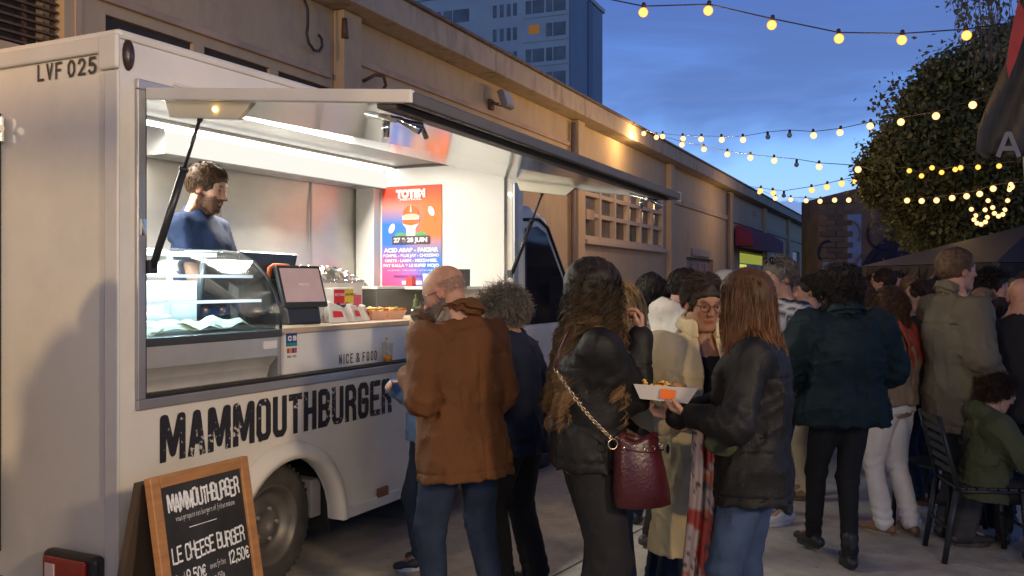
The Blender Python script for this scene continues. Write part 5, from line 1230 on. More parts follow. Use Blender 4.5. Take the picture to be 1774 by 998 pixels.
    blend(sm(np.sqrt(((L[:, 0] - .085) / 1.5)**2 + (L[:, 1] / 2.2)**2 + (L[:, 2] + .065)**2), .008, .013), sk * np.array([.9, .52, .5]))
    for sd in (1, -1):
        blend(sm(np.sqrt((L[:, 0] - .09)**2 / 9 + (L[:, 1] - sd * .031)**2 / 3.2 + (L[:, 2] - .004)**2), .006, .009), (.10, .07, .055), .75)
        blend(sm(np.sqrt((L[:, 0] - .09)**2 / 9 + (L[:, 1] - sd * .031)**2 + (L[:, 2] - .004)**2), .004, .006), (.012, .01, .01), 1)
        blend(sm(np.sqrt((L[:, 0] - .09)**2 / 9 + (L[:, 1] - sd * .034)**2 / 9 + (L[:, 2] - .027)**2), .004, .007), HAIR[g('haircol', 'dark')][0], .8)
        blend(sm(np.abs(L[:, 1] - sd * .082) + np.abs(L[:, 2]) * .1, .008, .016), sk * np.array([1.1, .75, .7]), .6)
    if g('beard'):
        bc = np.array(g('beard')); wob = .006 * np.sin(L[:, 1] * 90) + .006 * np.sin(L[:, 2] * 110)
        jaw = ((L[:, 2] < -.036 + wob + .25 * np.maximum(0, .03 - L[:, 0]) * (L[:, 0] < .03)) & (L[:, 2] > -.135) & (L[:, 0] > -.012) & inh) * 1.0
        lip = sm(np.sqrt(((L[:, 0] - .085) / 1.5)**2 + (L[:, 1] / 2.2)**2 + (L[:, 2] + .065)**2), .007, .010)
        blend(jaw * (1 - lip), bc, .9)
    body = link('body', fastmesh('body', V, quads=Q, tris=T3, col=col), SKM, root)
    if g('beard') and q < 2:
        n = 2600 if q == 0 else 700; idx = np.nonzero((jaw * (1 - lip)) > .5)[0]
        if len(idx):
            p0 = V[rng.choice(idx, n)]; c = hp(.0, 0, -.04); nn = p0 - c; nn /= np.linalg.norm(nn, axis=1, keepdims=True)
            ribbons(root, 'beard', p0, nn * .5 + HM @ np.array([.3, 0, -.9]) + rng.normal(size=(n, 3)) * .35, g('beardlen', .016), .0022, bc * .7, bc * 1.5, rng, seg=2)
    # ---------------- top garment
    top = g('top', dict(mat=cloth('plain_black_cloth', (.02, .02, .022))))
    if top:
        ease = top.get('ease', .018); hem = top.get('hem', -.12); flare = top.get('flare', 1.0); F_ = Field(lo, hi, vc); f2 = fat * g('wide', 1.0)
        w0 = (.165 if fem else .172) * f2 + ease; d0 = .118 * fat + ease
        tp = [(hem, w0 * (1 + .10 * (flare - 1) * 4 * max(0, -hem)), d0 * (1.02 + .12 * (flare - 1) * 4 * max(0, -hem)), 0), (-.06, w0 * 1.0, d0 * 1.02, 0), (.0, w0, d0, 0), (.12, w0 * (.86 if fem else .95), d0 * .93, .005), (.26, w0 * (.94 if fem else 1.02), d0 * (1.06 if fem else 1.0), .012 if fem else .006),
              (.36, w0 * 1.0, d0 * 1.02, .008), (.42, w0 * .97, d0 * .88, 0), (.465, w0 * .78, d0 * .70, -.01), (.505, w0 * .50, d0 * .54, -.012), (.545, .064, .060, -.012)]
        tp = [r_ for r_ in tp if r_[0] >= hem]; F_.loft(tp, M, O, .02)
        rs_ = 1 if not fem else .9; sl = top.get('sleeve', 1.0); al = top.get('arm', 1.0)
        for sd in (1, -1):
            E, Wp, h, pn, curl = arms[sd]; r1 = (.060 * rs_ + ease * .5) * al; r2 = (.049 * rs_ + ease * .5) * al; r3 = (.036 * rs_ + ease * .45) * al
            F_.cone(P(-.005, sd * shw * .45, .445), S[sd], .058 * rs_ + ease * .35, r1 * .97, .05)
            if sl < .5: F_.cone(S[sd], S[sd] + (E - S[sd]) * sl * 1.6, r1, r1 * .95, .04)
            else:
                F_.cone(S[sd], E, r1, r2, .04); W2 = E + (Wp - E) * min(1.0, (sl - .5) * 2) * .94; F_.cone(E, W2, r2, r3, .03)
        for sd in (1, -1): F_.cone(P(-.022, sd * .105, .455), P(-.022, sd * .028, .548), .048, .034, .045)
        if top.get('collar'):
            ch = top['collar']; c0 = nb + M @ np.array([-.012, 0, -.004]); ax_ = M[:, 2] * .9 + M[:, 0] * .25; ax_ /= np.linalg.norm(ax_)
            def fn(X, Y, Z):
                px, py, pz = X - c0[0], Y - c0[1], Z - c0[2]; hh = px*ax_[0] + py*ax_[1] + pz*ax_[2]; rr = np.sqrt(np.maximum(px*px + py*py + pz*pz - hh*hh, 1e-9))
                return np.maximum(np.abs(rr - (.077 + .10 * np.maximum(0, ch * .6 - hh))) - .0085, np.maximum(-.012 - hh, hh - ch))
            F_.put(fn, c0 - .16, c0 + .16, .006)
            # turned-down collar leaf at the back
            def fn2(X, Y, Z):
                px, py, pz = X - c0[0], Y - c0[1], Z - c0[2]; hh = px*ax_[0] + py*ax_[1] + pz*ax_[2]; rr = np.sqrt(np.maximum(px*px + py*py + pz*pz - hh*hh, 1e-9))
                return np.maximum(np.abs(rr - (.088 + .45 * (ch - hh))) - .006, np.maximum(ch * .15 - hh, hh - ch))
            F_.put(fn2, c0 - .2, c0 + .2, .004)
        if top.get('hood'):
            hb = nb + M @ np.array([-.075, 0, -.01]); F_.ell(hb, (.085, .125, .075), M, .03); F_.ell(hb + M @ np.array([.03, 0, .05]), (.06, .085, .04), M, .012, '-'); F_.cone(nb + M @ np.array([.03, .085, -.03]), hb + M @ np.array([0, .10, .01]), .03, .035, .03); F_.cone(nb + M @ np.array([.03, -.085, -.03]), hb + M @ np.array([0, -.10, .01]), .03, .035, .03)
        if top.get('cape'):   # coat skirts hanging below the waist, open in front
            pass
        am = top.get('fold', 1.0)
        wv = rng.uniform(0, 20, 3)
        armsL = [(S[sd], arms[sd][0], arms[sd][1]) for sd in (1, -1)]
        def folds(x, y, z):
            lx = (x * 1.0 + wv[0]); ly = y + wv[1]; n1 = vnoise(lx * 9 + z * 2.5, ly * 9 - z * 2, z * 4.2 + wv[2], 1); n2 = vnoise(lx * 20, ly * 20, z * 11 + lx * 7, 2); n3 = vnoise(lx * 42, ly * 42, z * 30, 3)
            s1 = 1 - np.abs(n1) * 2.4; n4 = vnoise(x * 6 + wv[1], y * 6 + wv[0], z * 15 + x * 9, 8); r_ = np.sign(s1) * np.abs(s1)**1.4 * .0085 + (1 - np.abs(n2) * 2) * .0046 + n3 * .0016 + np.maximum(0, 1 - np.abs(n4) * 5) * .004
            tx, ty, tz = x - O[0], y - O[1], z - O[2]; Lx = M[0][0]*tx + M[1][0]*ty + M[2][0]*tz; Ly = M[0][1]*tx + M[1][1]*ty + M[2][1]*tz; Lz = M[0][2]*tx + M[1][2]*ty + M[2][2]*tz
            if top.get('seams'): r_ = r_ - .006 * np.exp(-((Lz - .36 - .02 * np.abs(Ly)) / .006)**2) * (np.abs(Ly) < .19) - .005 * np.exp(-((np.abs(Ly) - (.0 if top['seams'] == 1 else .085)) / .006)**2) * (Lx < 0) * (Lz < .36) - .006 * np.exp(-((Lz - hem - .035) / .005)**2)
            for S_, E_, W_ in armsL:
                dE = np.sqrt((x - E_[0])**2 + (y - E_[1])**2 + (z - E_[2])**2); u = W_ - S_; u = u / (np.linalg.norm(u) + 1e-6)
                a = (x - E_[0]) * u[0] + (y - E_[1]) * u[1] + (z - E_[2]) * u[2]
                r_ = r_ + np.exp(-(dE / .11)**2) * .006 * np.sin(a * 95 + n1 * 5)
                ax2 = np.exp(-(((x - S_[0])**2 + (y - S_[1] * .8)**2 + (z - S_[2] + .09)**2) / .0100)); r_ = r_ + ax2 * .004 * np.sin((x + y - z) * 75 + n1 * 4)
            return -r_ * am
        F_.warp(folds)
        for S_, E_, W_ in armsL:
            if sl > .9 and q == 0: u = (W_ - E_) / np.linalg.norm(W_ - E_); c_ = E_ + (W_ - E_) * .86; F_.cone(c_, c_ + u * .028, (.036 * rs_ + ease * .45) * al + .006, (.036 * rs_ + ease * .45) * al + .005, .003)
        # neck opening
        F_.cone(nb + M @ np.array([0, 0, .0]), nb + M @ np.array([.01, 0, .12]), .056 if not top.get('collar') else .062, .056 if not top.get('collar') else .067, .006, '-')
        if top.get('open'):
            wd_ = top['open']
            def fn(X, Y, Z):
                px, py, pz = X - O[0], Y - O[1], Z - O[2]; lx, ly, lz = [M[0][i]*px + M[1][i]*py + M[2][i]*pz for i in range(3)]
                return np.maximum(np.abs(ly) - wd_ * (1 - .25 * np.clip(lz, 0, .5) / .5) - .05 * np.maximum(-lz, 0), .03 - lx)
            c_ = P(.1, 0, .1); F_.f = np.maximum(F_.f, -(F_.f + .016)); F_.put(fn, c_ - .8, c_ + .8, .006, '-')
        V2, Q2, T2 = F_.mesh(.05 if q == 0 else .3)
        L2 = (V2 - O) @ M
        nm = top.get('name', 'top'); mt = top['mat']
        if top.get('stripe'):
            s1, s2, per = top['stripe']; k_ = (np.sin(2 * pi * (L2[:, 2] + .15 * np.abs(L2[:, 1])) / per) > .1)[:, None]; col = np.where(k_, np.array(s1), np.array(s2))
            link(nm, fastmesh(nm, V2, quads=Q2, tris=T2, col=col), mat('striped_knit', (.3, .3, .3), .85, attr=True, var=.1, bump=.3, bscale=150), root)
        else: link(nm, fastmesh(nm, V2, quads=Q2, tris=T2), mt, root)
        if top.get('open') is not None and top.get('under'):
            U = Field(lo, hi, vc * 1.2); tpu = [(a, b - ease - .004, c - ease - .002, d) for a, b, c, d in tp if a > -.2 and a < .53]; tpu = [(max(a, -.16), b, c, d) for a, b, c, d in tpu]; U.loft(tpu, M, O, .02); V3, Q3, T3_ = U.mesh(.1); link('shirt', fastmesh('shirt', V3, quads=Q3, tris=T3_), top['under'], root)
    # ---------------- lower garment
    bt = g('bottom', dict(mat=cloth('plain_dark_trousers', (.015, .016, .02))))
    if bt:
        G_ = Field(lo, np.array([hi[0], hi[1], hipz + .25]), vc); ez = bt.get('ease', .012); w_ = (.162 * fat) + ez * .5; wide = bt.get('wide', 0)
        Mh = M if seat is None else rotm(g('twist', 0), g('lean', 0) * .3, 0)
        G_.loft([(-.06, w_, .118 * fat + ez, 0), (.02, w_, .115 * fat + ez, 0), (.11, w_ * .86, .095 * fat + ez, .004)], Mh, O, .03)
        kn = []
        for sd in (1, -1):
            hip, K, A, fr = feet[sd]; A2 = A + (K - A) / np.linalg.norm(K - A) * bt.get('crop', .0)
            G_.cone(hip + (K - hip) * .06, K, .086 * fat + ez, .058 + ez * .8 + wide * .35, .035); G_.cone(K, A2, .056 + ez * .8 + wide * .35, .044 + ez * .6 + wide, .03); kn.append((K, A2, hip))
        wv2 = rng.uniform(0, 20, 3); am = bt.get('fold', 1.0)
        def folds2(x, y, z):
            n1 = vnoise(x * 11 + wv2[0], y * 11 + wv2[1], z * 4 + wv2[2], 4); n2 = vnoise(x * 24 + wv2[0], y * 24, z * 16 + x * 8, 5); r_ = (1 - np.abs(n1) * 2) * .005 + (1 - np.abs(n2) * 2) * .0026
            for K_, A_, h_ in kn:
                r_ = r_ + np.exp(-((x - K_[0])**2 + (y - K_[1])**2 + (z - K_[2])**2) / .011) * .0045 * np.sin((z + x * .4) * 85 + n1 * 5) + np.exp(-((x - A_[0])**2 + (y - A_[1])**2 + (z - A_[2] - .05)**2) / .010) * .006 * np.sin((z + y * .3) * 105 + n1 * 4)
                r_ = r_ + np.exp(-((x - h_[0])**2 + (y - h_[1])**2 + (z - h_[2] + .03)**2) / .012) * .003 * np.sin((z + abs(y) * .9 - x) * 75 + n1 * 4)
            return -r_ * am
        G_.warp(folds2); G_.cut(np.array([0, 0, -1.0]), -.02)
        V4, Q4, T4 = G_.mesh(.08 if q == 0 else .3); nm = bt.get('name', 'trousers')
        if bt.get('print'):
            col = np.array(bt['print'][0]) + (vnoise(V4[:, 0] * 30, V4[:, 1] * 30, V4[:, 2] * 22, 7) > .15)[:, None] * (np.array(bt['print'][1]) - np.array(bt['print'][0])); link(nm, fastmesh(nm, V4, quads=Q4, tris=T4, col=col), mat('printed_cloth', (.3,)*3, .85, attr=True), root)
        else: link(nm, fastmesh(nm, V4, quads=Q4, tris=T4), bt['mat'], root)
    # ---------------- shoes
    sh = g('shoes', dict(c=(.03, .03, .03), sole=(.05, .05, .05)))
    for sd in (1, -1):
        hip, K, A, fr = feet[sd]; fd = rotm(fr + g('twist', 0) * 0) @ np.array([1, 0, 0]); sdv = np.array([-fd[1], fd[0], 0]); gz = A[2] - .085
        U = Field(A - [.2, .2, .11], A + [.26, .26, .14 + sh.get('boot', 0)], .0075 if q == 0 else .012); base = np.array([A[0], A[1], gz])
        U.cone(base - fd * .055 + [0, 0, .042], base + fd * .05 + [0, 0, .045], .036, .044, .02, flat=(sdv, 1.05)); U.cone(base + fd * .05 + [0, 0, .042], base + fd * .155 + [0, 0, .034], .044, .032, .02, flat=(np.array([0, 0, 1.]), 1.2)); U.cone(base + [0, 0, .05], A + [0, 0, .03 + sh.get('boot', 0)], .040, .042, .02)
        U.cut(np.array([0, 0, -1.]), -(gz + .018)); V5, Q5, T5 = U.mesh(.1); so = link('shoe', fastmesh('shoe', V5, quads=Q5, tris=T5), mat('shoe_%d_%d_%d' % tuple(int(c * 99) for c in sh['c']), sh['c'], .5, bump=.1), root)
        m = MB(); ring = []
        for k in range(18):
            a = 2 * pi * k / 18; u, v = cos(a), sin(a); ln = .105 * u + .05; wd_ = (.046 if u > 0 else .038) * v; p_ = base + fd * ln + sdv * wd_; ring.append((p_[0], p_[1]))
        m.prism(ring, 2, gz + .0, gz + .026); m.build('sole', mat('sole_%d' % int(sh['sole'][0] * 99), sh['sole'], .7), so)
    # ---------------- hair
    hk = g('hair', 'short')
    if hk != 'none': hair(root, cfg, hp, HM, HC, hs, S, P, M, nb, rng, q)
    # ---------------- glasses
    if g('glasses') and q < 2:
        m = MB()
        for sd in (1, -1):
            m.tube([tuple(hp(.104, sd * (.033 + .024 * cos(a)), .002 + .019 * sin(a))) for a in [k * pi / 7 for k in range(15)]], .0018, 5, caps=False)
            m.tube([tuple(hp(.103, sd * .057, .008)), tuple(hp(.05, sd * .074, .010)), tuple(hp(-.01, sd * .080, .004))], .002, 5)
        m.tube([tuple(hp(.106, -.010, .006)), tuple(hp(.110, 0, .010)), tuple(hp(.106, .010, .006))], .0018, 5); m.build('glasses', mat('spectacle_frame', (.04, .035, .03), .3, .3), root)
    return root, dict(P=P, S=S, arms=arms, HC=HC, HM=HM, hp=hp, M=M, O=O, nb=nb)
def ribbons(root, name, p0, d0, length, width, c0, c1, rng, seg=3):
    n = len(p0); d = d0 / np.linalg.norm(d0, axis=1, keepdims=True); L = length * rng.uniform(.6, 1.2, (n, 1)); sd = np.cross(d, rng.normal(size=(n, 3))); sd /= np.linalg.norm(sd, axis=1, keepdims=True); pts = []
    for k in range(seg + 1): t = k / seg; w = width * (1 - .8 * t); c = p0 + d * L * t; pts += [c - sd * w / 2, c + sd * w / 2]
    V = np.stack(pts, 1).reshape(-1, 3); b = (np.arange(n) * (2 * (seg + 1)))[:, None, None]; q = (b + (np.arange(seg) * 2)[None, :, None] + np.array([0, 1, 3, 2])[None, None]).reshape(-1, 4)
    t = np.tile(np.repeat(np.linspace(0, 1, seg + 1), 2), n)[:, None]; col = np.array(c0) * (1 - t) + np.array(c1) * t
    return link(name, fastmesh(name, V, quads=q, col=col), HAM, root)
def hair(root, cfg, hp, HM, HC, hs, S, P, M, nb, rng, q):
    g = cfg.get; kind = g('hair', 'short'); c0, c1 = [np.array(c) for c in HAIR[g('haircol', 'dark')]]
    K = dict(short=dict(n=9000, L=.030, curl=.003, grav=.15, vol=.010, w=.0021, comb=.7), crop=dict(n=9000, L=.012, curl=.001, grav=.1, vol=.004, w=.0016, comb=.4), messy=dict(n=5200, L=.065, curl=.012, grav=.25, vol=.018, w=.004, comb=.5),
             curlyshort=dict(n=5000, L=.085, curl=.016, grav=.30, vol=.030, w=.0042, comb=.3), bob=dict(n=5200, L=.27, curl=.005, grav=1.4, vol=.018, w=.0042, comb=.4), bobcurly=dict(n=6200, L=.23, curl=.014, grav=1.1, vol=.030, w=.0036, comb=.2),
             long=dict(n=7000, L=.42, curl=.004, grav=1.8, vol=.014, w=.0026, comb=.5), longcurly=dict(n=5600, L=.66, curl=.026, grav=1.35, vol=.036, w=.0030, comb=.5), bun=dict(n=4200, L=.10, curl=.004, grav=-.2, vol=.012, w=.004, comb=-1.0), fringe=dict(n=3500, L=.007, curl=0, grav=.1, vol=.001, w=.0011, comb=.5))[kind].copy()
    K.update(g('hairk', {})); n = int(K['n'] * (1.0, .38, .16)[q]); w = K['w'] * (1.0, 1.7, 2.7)[q]
    ER = np.array([.104, .081, .094]) * hs; EC = hp(-.012, 0, .035)
    d = rng.normal(size=(n * 4, 3)); d /= np.linalg.norm(d, axis=1, keepdims=True); x, y, z = d.T
    line = np.interp(x, [-1, -.2, .1, .35, .62, .80, 1], [-.62, -.50, -.15, .05, .42, .62, .72]); m = z > line + .05 * np.sin(y * 9)
    if kind == 'fringe': m = (z > -.5) & (z < -.02 + .12 * (x < 0)) & (x < .10)
    elif kind in ('short', 'crop') and not g('fem'): m &= z > np.interp(x, [-1, .1, .3, 1], [-.55, -.25, .0, .2])
    d = d[m][:n]; n = len(d); p0 = EC + (d * ER) @ HM.T; nrm = (d / ER); nrm /= np.linalg.norm(nrm, axis=1, keepdims=True); nrm = nrm @ HM.T
    # scalp cap
    Fc = Field(HC - .18, HC + .18, (.0075, .012, .018)[q]); vol = K['vol']
    if kind != 'fringe':
        Fc.ell(EC + HM @ np.array([-.004, 0, .003]), ER + vol * .55, HM, .01)
        if kind in ('bob', 'bobcurly', 'long', 'longcurly'): Fc.ell(hp(-.045, 0, -.02), np.array([.07, .082, .10]) * hs + vol * .4, HM, .03)
        # carve the face out
        Fc.ell(hp(.085, 0, -.045), (.075, .078, .105), HM, .012, '-'); Fc.cone(hp(.055, 0, -.14), hp(.085, 0, -.02), .07, .058, .01, '-')
        if not g('fem') or kind in ('short', 'crop'): Fc.cone(hp(.01, .09, -.03), hp(.02, .09, -.10), .036, .05, .008, '-'); Fc.cone(hp(.01, -.09, -.03), hp(.02, -.09, -.10), .036, .05, .008, '-'); Fc.cone(hp(-.02, 0, -.15), hp(-.05, 0, -.11), .07, .05, .01, '-')
        sc2 = (70, 38)[kind in ('curlyshort', 'bobcurly', 'longcurly')]; am = .002 + vol * (.14 if kind in ('longcurly', 'long', 'bob') else .35)
        Fc.warp(lambda x, y, z: -am * (1 - 2 * np.abs(vnoise(x * sc2, y * sc2, z * sc2 * .6, 9))))
        V, Q, T3 = Fc.mesh()
    else: V, Q, T3 = np.zeros((0, 3)), np.zeros((0, 4), int), np.zeros((0, 3), int)
    # strands
    curly = kind in ('longcurly', 'bobcurly'); seg = max(3, min(32 if curly else 14, int(K['L'] / ((.017, .03, .06) if curly else (.03, .05, .09))[q]))); step = K['L'] / seg; part = HM @ np.array([-.25, 0, -1.0]); down = np.array([0, 0, -1.0])
    back = HM @ np.array([-1.0, 0, .0]); comb = K['comb']; ncl = 260 if kind not in ('longcurly', 'bobcurly') else 110
    cl = rng.integers(0, ncl, n)
    cd_ = rng.normal(size=(ncl, 3)); cd_ /= np.linalg.norm(cd_, axis=1, keepdims=True); cl = np.argmax(d @ cd_.T + rng.normal(size=(n, ncl)) * .04, axis=1)
    ph = rng.uniform(0, 6.28, ncl)[cl] + rng.normal(size=n) * .35; fr = rng.uniform(.8, 1.25, ncl)[cl]; dr = rng.normal(size=(ncl, 3))[cl] * .06 + rng.normal(size=(n, 3)) * .025
    lenv = rng.uniform(.62 if curly else .78, 1.08, ncl)[cl] * rng.uniform(.85, 1.05, n)
    if g('bangs') is not None: lenv = np.where((d[:, 0] > .45), lenv * g('bangs'), lenv)
    p = p0 + nrm * .002; v = back * comb * .5 + part * .6 + np.sign(d[:, 1])[:, None] * (HM[:, 1] * (.5 if K['L'] > .2 else .15)); v = v - nrm * (v * nrm).sum(1, keepdims=True); v /= np.linalg.norm(v, axis=1, keepdims=True) + 1e-6
    v = v + nrm * dict(short=.22, crop=.3, messy=.6, curlyshort=.9, bob=.12, bobcurly=.35, long=.05, longcurly=.12, bun=.05, fringe=.1)[kind] + rng.normal(size=(n, 3)) * (.10 + .5 * (kind in ('messy', 'curlyshort')))
    v /= np.linalg.norm(v, axis=1, keepdims=True); path = [p.copy()]
    sh_c = [(S[1], .070), (S[-1], .070), (P(-.01, 0, .44), .11), (P(-.005, .09, .46), .085), (P(-.005, -.09, .46), .085), (P(0, 0, .30), .13), (P(0, .07, .28), .12), (P(0, -.07, .28), .12)]
    if kind == 'bun': bunp = hp(*g('bunat', (-.10, 0, .075)))
    for k in range(seg):
        t = (k + 1) / seg
        if kind == 'bun': tgt = bunp - p; v = v * .55 + tgt / (np.linalg.norm(tgt, axis=1, keepdims=True) + 1e-6) * .6
        else: v = v + down * K['grav'] * (.5 if k < 2 else 1.0) * .6 * min(1, step / .03 + .2) + dr * (1.0 if K['L'] > .1 else .4)
        v /= np.linalg.norm(v, axis=1, keepdims=True); p = p + v * step * lenv[:, None]
        loc = ((p - EC) @ HM) / (ER + vol * (.3 + .7 * min(1, t * 2))); rr = np.linalg.norm(loc, axis=1); ins = rr < 1
        loc[ins] /= rr[ins][:, None]; p = np.where(ins[:, None], EC + (loc * (ER + vol * (.3 + .7 * min(1, t * 2)))) @ HM.T, p)
        if K['L'] > .15:
            # keep hair off the face
            lc = ((p - HC) @ HM) / hs; fm = (lc[:, 0] > .035) & (np.abs(lc[:, 1]) < .078) & (lc[:, 2] < .055); lc[:, 1] = np.where(fm, np.where(lc[:, 1] >= 0, .082, -.082), lc[:, 1]); p = np.where(fm[:, None], HC + (lc * hs) @ HM.T, p)
            for c, r in sh_c:
                dd = p - c; l_ = np.linalg.norm(dd, axis=1, keepdims=True); rr_ = r + .012; p = np.where(l_ < rr_, c + dd / (l_ + 1e-6) * rr_, p)
        path.append(p.copy())
    path = np.stack(path, 1)
    cm = np.zeros((ncl,) + path.shape[1:]); cnt = np.bincount(cl, minlength=ncl)[:, None, None]; np.add.at(cm, cl, path); cm /= np.maximum(cnt, 1); kk = (.78 if curly else .45) * np.linspace(0, 1, seg + 1)[None, :, None] ** .8
    if K['L'] > .1 and kind != 'bun': path = path * (1 - kk) + cm[cl] * kk + rng.normal(size=(n, 1, 3)) * .007 * kk
    path = path                                                  # n, seg+1, 3
    t = np.linspace(0, 1, seg + 1)[None, :]; amp = K['curl'] * np.minimum(1, t * 2.2); ang = ph[:, None] + fr[:, None] * t * K['L'] * (62 if curly else 95) * (1 if K['curl'] > .01 else .35)
    tn = np.gradient(path, axis=1); tn /= np.linalg.norm(tn, axis=2, keepdims=True) + 1e-9; a = np.cross(tn, np.array([.3, .2, 1.0])); a /= np.linalg.norm(a, axis=2, keepdims=True) + 1e-9; b = np.cross(tn, a)
    path = path + a * (amp * np.cos(ang))[..., None] + b * (amp * np.sin(ang))[..., None]
    # ribbons roughly facing outwards
    out = path - EC; sdv = np.cross(tn, out + rng.normal(size=(n, 1, 3)) * .10); sdv /= np.linalg.norm(sdv, axis=2, keepdims=True) + 1e-9; ww = w * (1 - .55 * t)[..., None] * rng.uniform(.6, 1.3, (n, 1, 1))
    VV = np.stack([path - sdv * ww / 2, path + sdv * ww / 2], 2).reshape(-1, 3); bq = (np.arange(n) * 2 * (seg + 1))[:, None, None]; qd = (bq + (np.arange(seg) * 2)[None, :, None] + np.array([0, 1, 3, 2])[None, None]).reshape(-1, 4)
    tt_ = (t + np.zeros((n, 1))); shade = rng.uniform(.75, 1.15, (n, 1, 1)) * rng.uniform(.75, 1.2, ncl)[cl][:, None, None]; pw = 2.1 if g('haircol') == 'curlybrown' else 1.3; cc = (c0 * (1 - tt_[..., None] ** pw) + c1 * tt_[..., None] ** pw) * shade
    if g('haircol') not in ('curlybrown', 'auburn', 'blond'): cc = (c0 * .5 + c1 * .5) * shade + tt_[..., None] * 0
    cc = np.repeat(cc.reshape(-1, 1, 3), 2, 1).reshape(-1, 3)
    nv = len(V); allV = np.concatenate([V, VV]); allQ = np.concatenate([Q, qd + nv]); col = np.concatenate([np.tile(c0 * 1.1, (nv, 1)), cc])
    if kind == 'bun':
        Fb = Field(bunp - .09, bunp + .09, .008); Fb.ell(bunp, np.array([.045, .05, .045]) * g('bunr', 1.0), HM, .01); Fb.warp(lambda x, y, z: -.006 * (1 - 2 * np.abs(vnoise(x * 40, y * 40, z * 40, 3)))); V6, Q6, T6 = Fb.mesh(); T3 = np.concatenate([T3, T6 + len(allV)]) if len(T6) else T3; allQ = np.concatenate([allQ, Q6 + len(allV)]); allV = np.concatenate([allV, V6]); col = np.concatenate([col, np.tile(c1, (len(V6), 1))])
    return link('hair', fastmesh('hair', allV, quads=allQ, tris=T3 if len(T3) else None, col=col), HAM, root)
def X(px, D): return (px - 887) / 1612 * D
# ================================================================== THE CROWD
suede = cloth('rust_brown_corduroy', (.105, .041, .013), .8, .45, 150, var=.18, vscale=4)
denim = cloth('dark_blue_denim', (.017, .028, .058), .85, .35, 260, var=.28, vscale=7)
denim_l = cloth('mid_blue_denim', (.035, .060, .12), .85, .35, 260, var=.28, vscale=7)
denim_j = cloth('light_blue_denim', (.12, .22, .42), .85, .35, 220, var=.2, vscale=7)
navy = cloth('navy_jersey', (.012, .018, .045), .8, .2)
navy_t = cloth('navy_tee', (.016, .035, .10), .8, .2)
blackc = cloth('black_cloth', (.012, .012, .014), .8, .3)
leather = mat('black_leather', (.007, .007, .008), .6, var=.3, vscale=8, bump=.2, bscale=90, spec=.28)
teal = cloth('dark_teal_nylon', (.004, .015, .019), .72, .2, 60, spec=.3)
beige = cloth('beige_gabardine', (.70, .58, .34), .75, .25)
khaki = cloth('khaki_jacket_cloth', (.22, .165, .105), .8, .3)
olive = cloth('olive_grey_coat', (.115, .10, .07), .8, .35)
whited = cloth('white_denim', (.74, .72, .70), .8, .3)
whiteh = cloth('white_fleece', (.60, .57, .52), .9, .5, 90)
tan = cloth('tan_chinos', (.34, .27, .18), .85, .3)
grey_t = cloth('grey_trousers', (.07, .065, .065), .85, .3)
greenh = cloth('olive_green_fleece', (.055, .065, .035), .9, .4, 90)
lilac = cloth('lilac_knit', (.36, .29, .36), .9, .4, 90)
redc = cloth('rust_red_scarf', (.30, .055, .03), .9, .4)
PEO = {}
def man(key, **c): PEO[key] = person(c); return PEO[key]

vp = T(1.40, .92, .462)
man('cook', x=vp.x, D=vp.y, z=.462, face=346, H=1.93, q=0, seed=3, wide=.86, hyaw=4, hpitch=13, skin='pale', haircol='brown', hair='short', beard=(.13, .06, .035), beardlen=.010, label='bearded cook in navy tee looking down behind the display case',
    top=dict(mat=navy_t, sleeve=.35, ease=.012, name='tee'), bottom=dict(mat=blackc), armR=dict(to=(.30, -.16, .98)), armL=dict(to=(.30, .12, .98)), hairk=dict(L=.03, vol=.012, comb=-.3, n=7000))
man('bald', x=X(803, 4.4), D=4.4, face=128, H=1.77, q=0, seed=5, lean=5, hyaw=36, hpitch=20, skin='ruddy', haircol='grey', hair='fringe', beard=(.15, .13, .115), beardlen=.012, glasses=True, fat=1.08, wide=1.0,
    label='bald man in rust brown jacket and jeans waiting at the hatch, hand at his chest',
    top=dict(mat=suede, hem=-.20, ease=.030, flare=1.5, collar=.060, seams=1, name='jacket', fold=1.0), bottom=dict(mat=denim, ease=.014, fold=1.2), armL=dict(to=(.17, .19, 1.20), pole=(-.6, .35, -1), dir=(.25, -.35, .8), palm=(-.6, -1, 0), curl=1.0),
    armR=dict(to=(.16, -.20, .93), pole=(-1, -.15, 0)), footL=(.02, .13, 10), footR=(-.05, -.15, -12), shoes=dict(c=(.04, .03, .025), sole=(.05, .05, .05)))
man('blue', x=X(742, 5.45), D=5.45, face=192, H=1.53, q=0, seed=7, fem=True, skin='fair', haircol='brown', hair='bun', hpitch=4, label='short woman in a light blue denim jacket facing the hatch, half behind the bald man',
    top=dict(mat=denim_j, ease=.024, hem=-.08, collar=.04, name='jacket', arm=1.1), bottom=dict(mat=denim), armL=dict(to=(.17, .04, 1.16), pole=(-.4, .5, -.8)), armR=dict(to=(.24, .06, 1.20), pole=(-.2, -1, -.8)), footL=(.06, .09, 5), footR=(-.04, -.1, -5), shoes=dict(c=(.03, .03, .03), sole=(.7, .7, .68)))
man('greyhair', x=X(898, 5.0), D=5.0, face=150, H=1.63, q=0, seed=9, fem=True, skin='fair', haircol='grey', hair='curlyshort', hpitch=14, hyaw=10, lean=5, label='person with tousled grey brown hair in navy top and black trousers behind the bald man',
    top=dict(mat=navy, ease=.02, hem=-.14, name='top'), bottom=dict(mat=blackc, wide=.02, ease=.02), armL=dict(to=(.25, .1, 1.05)), footL=(.05, .10, 5), footR=(-.06, -.11, -5), hairk=dict(L=.10, vol=.036))
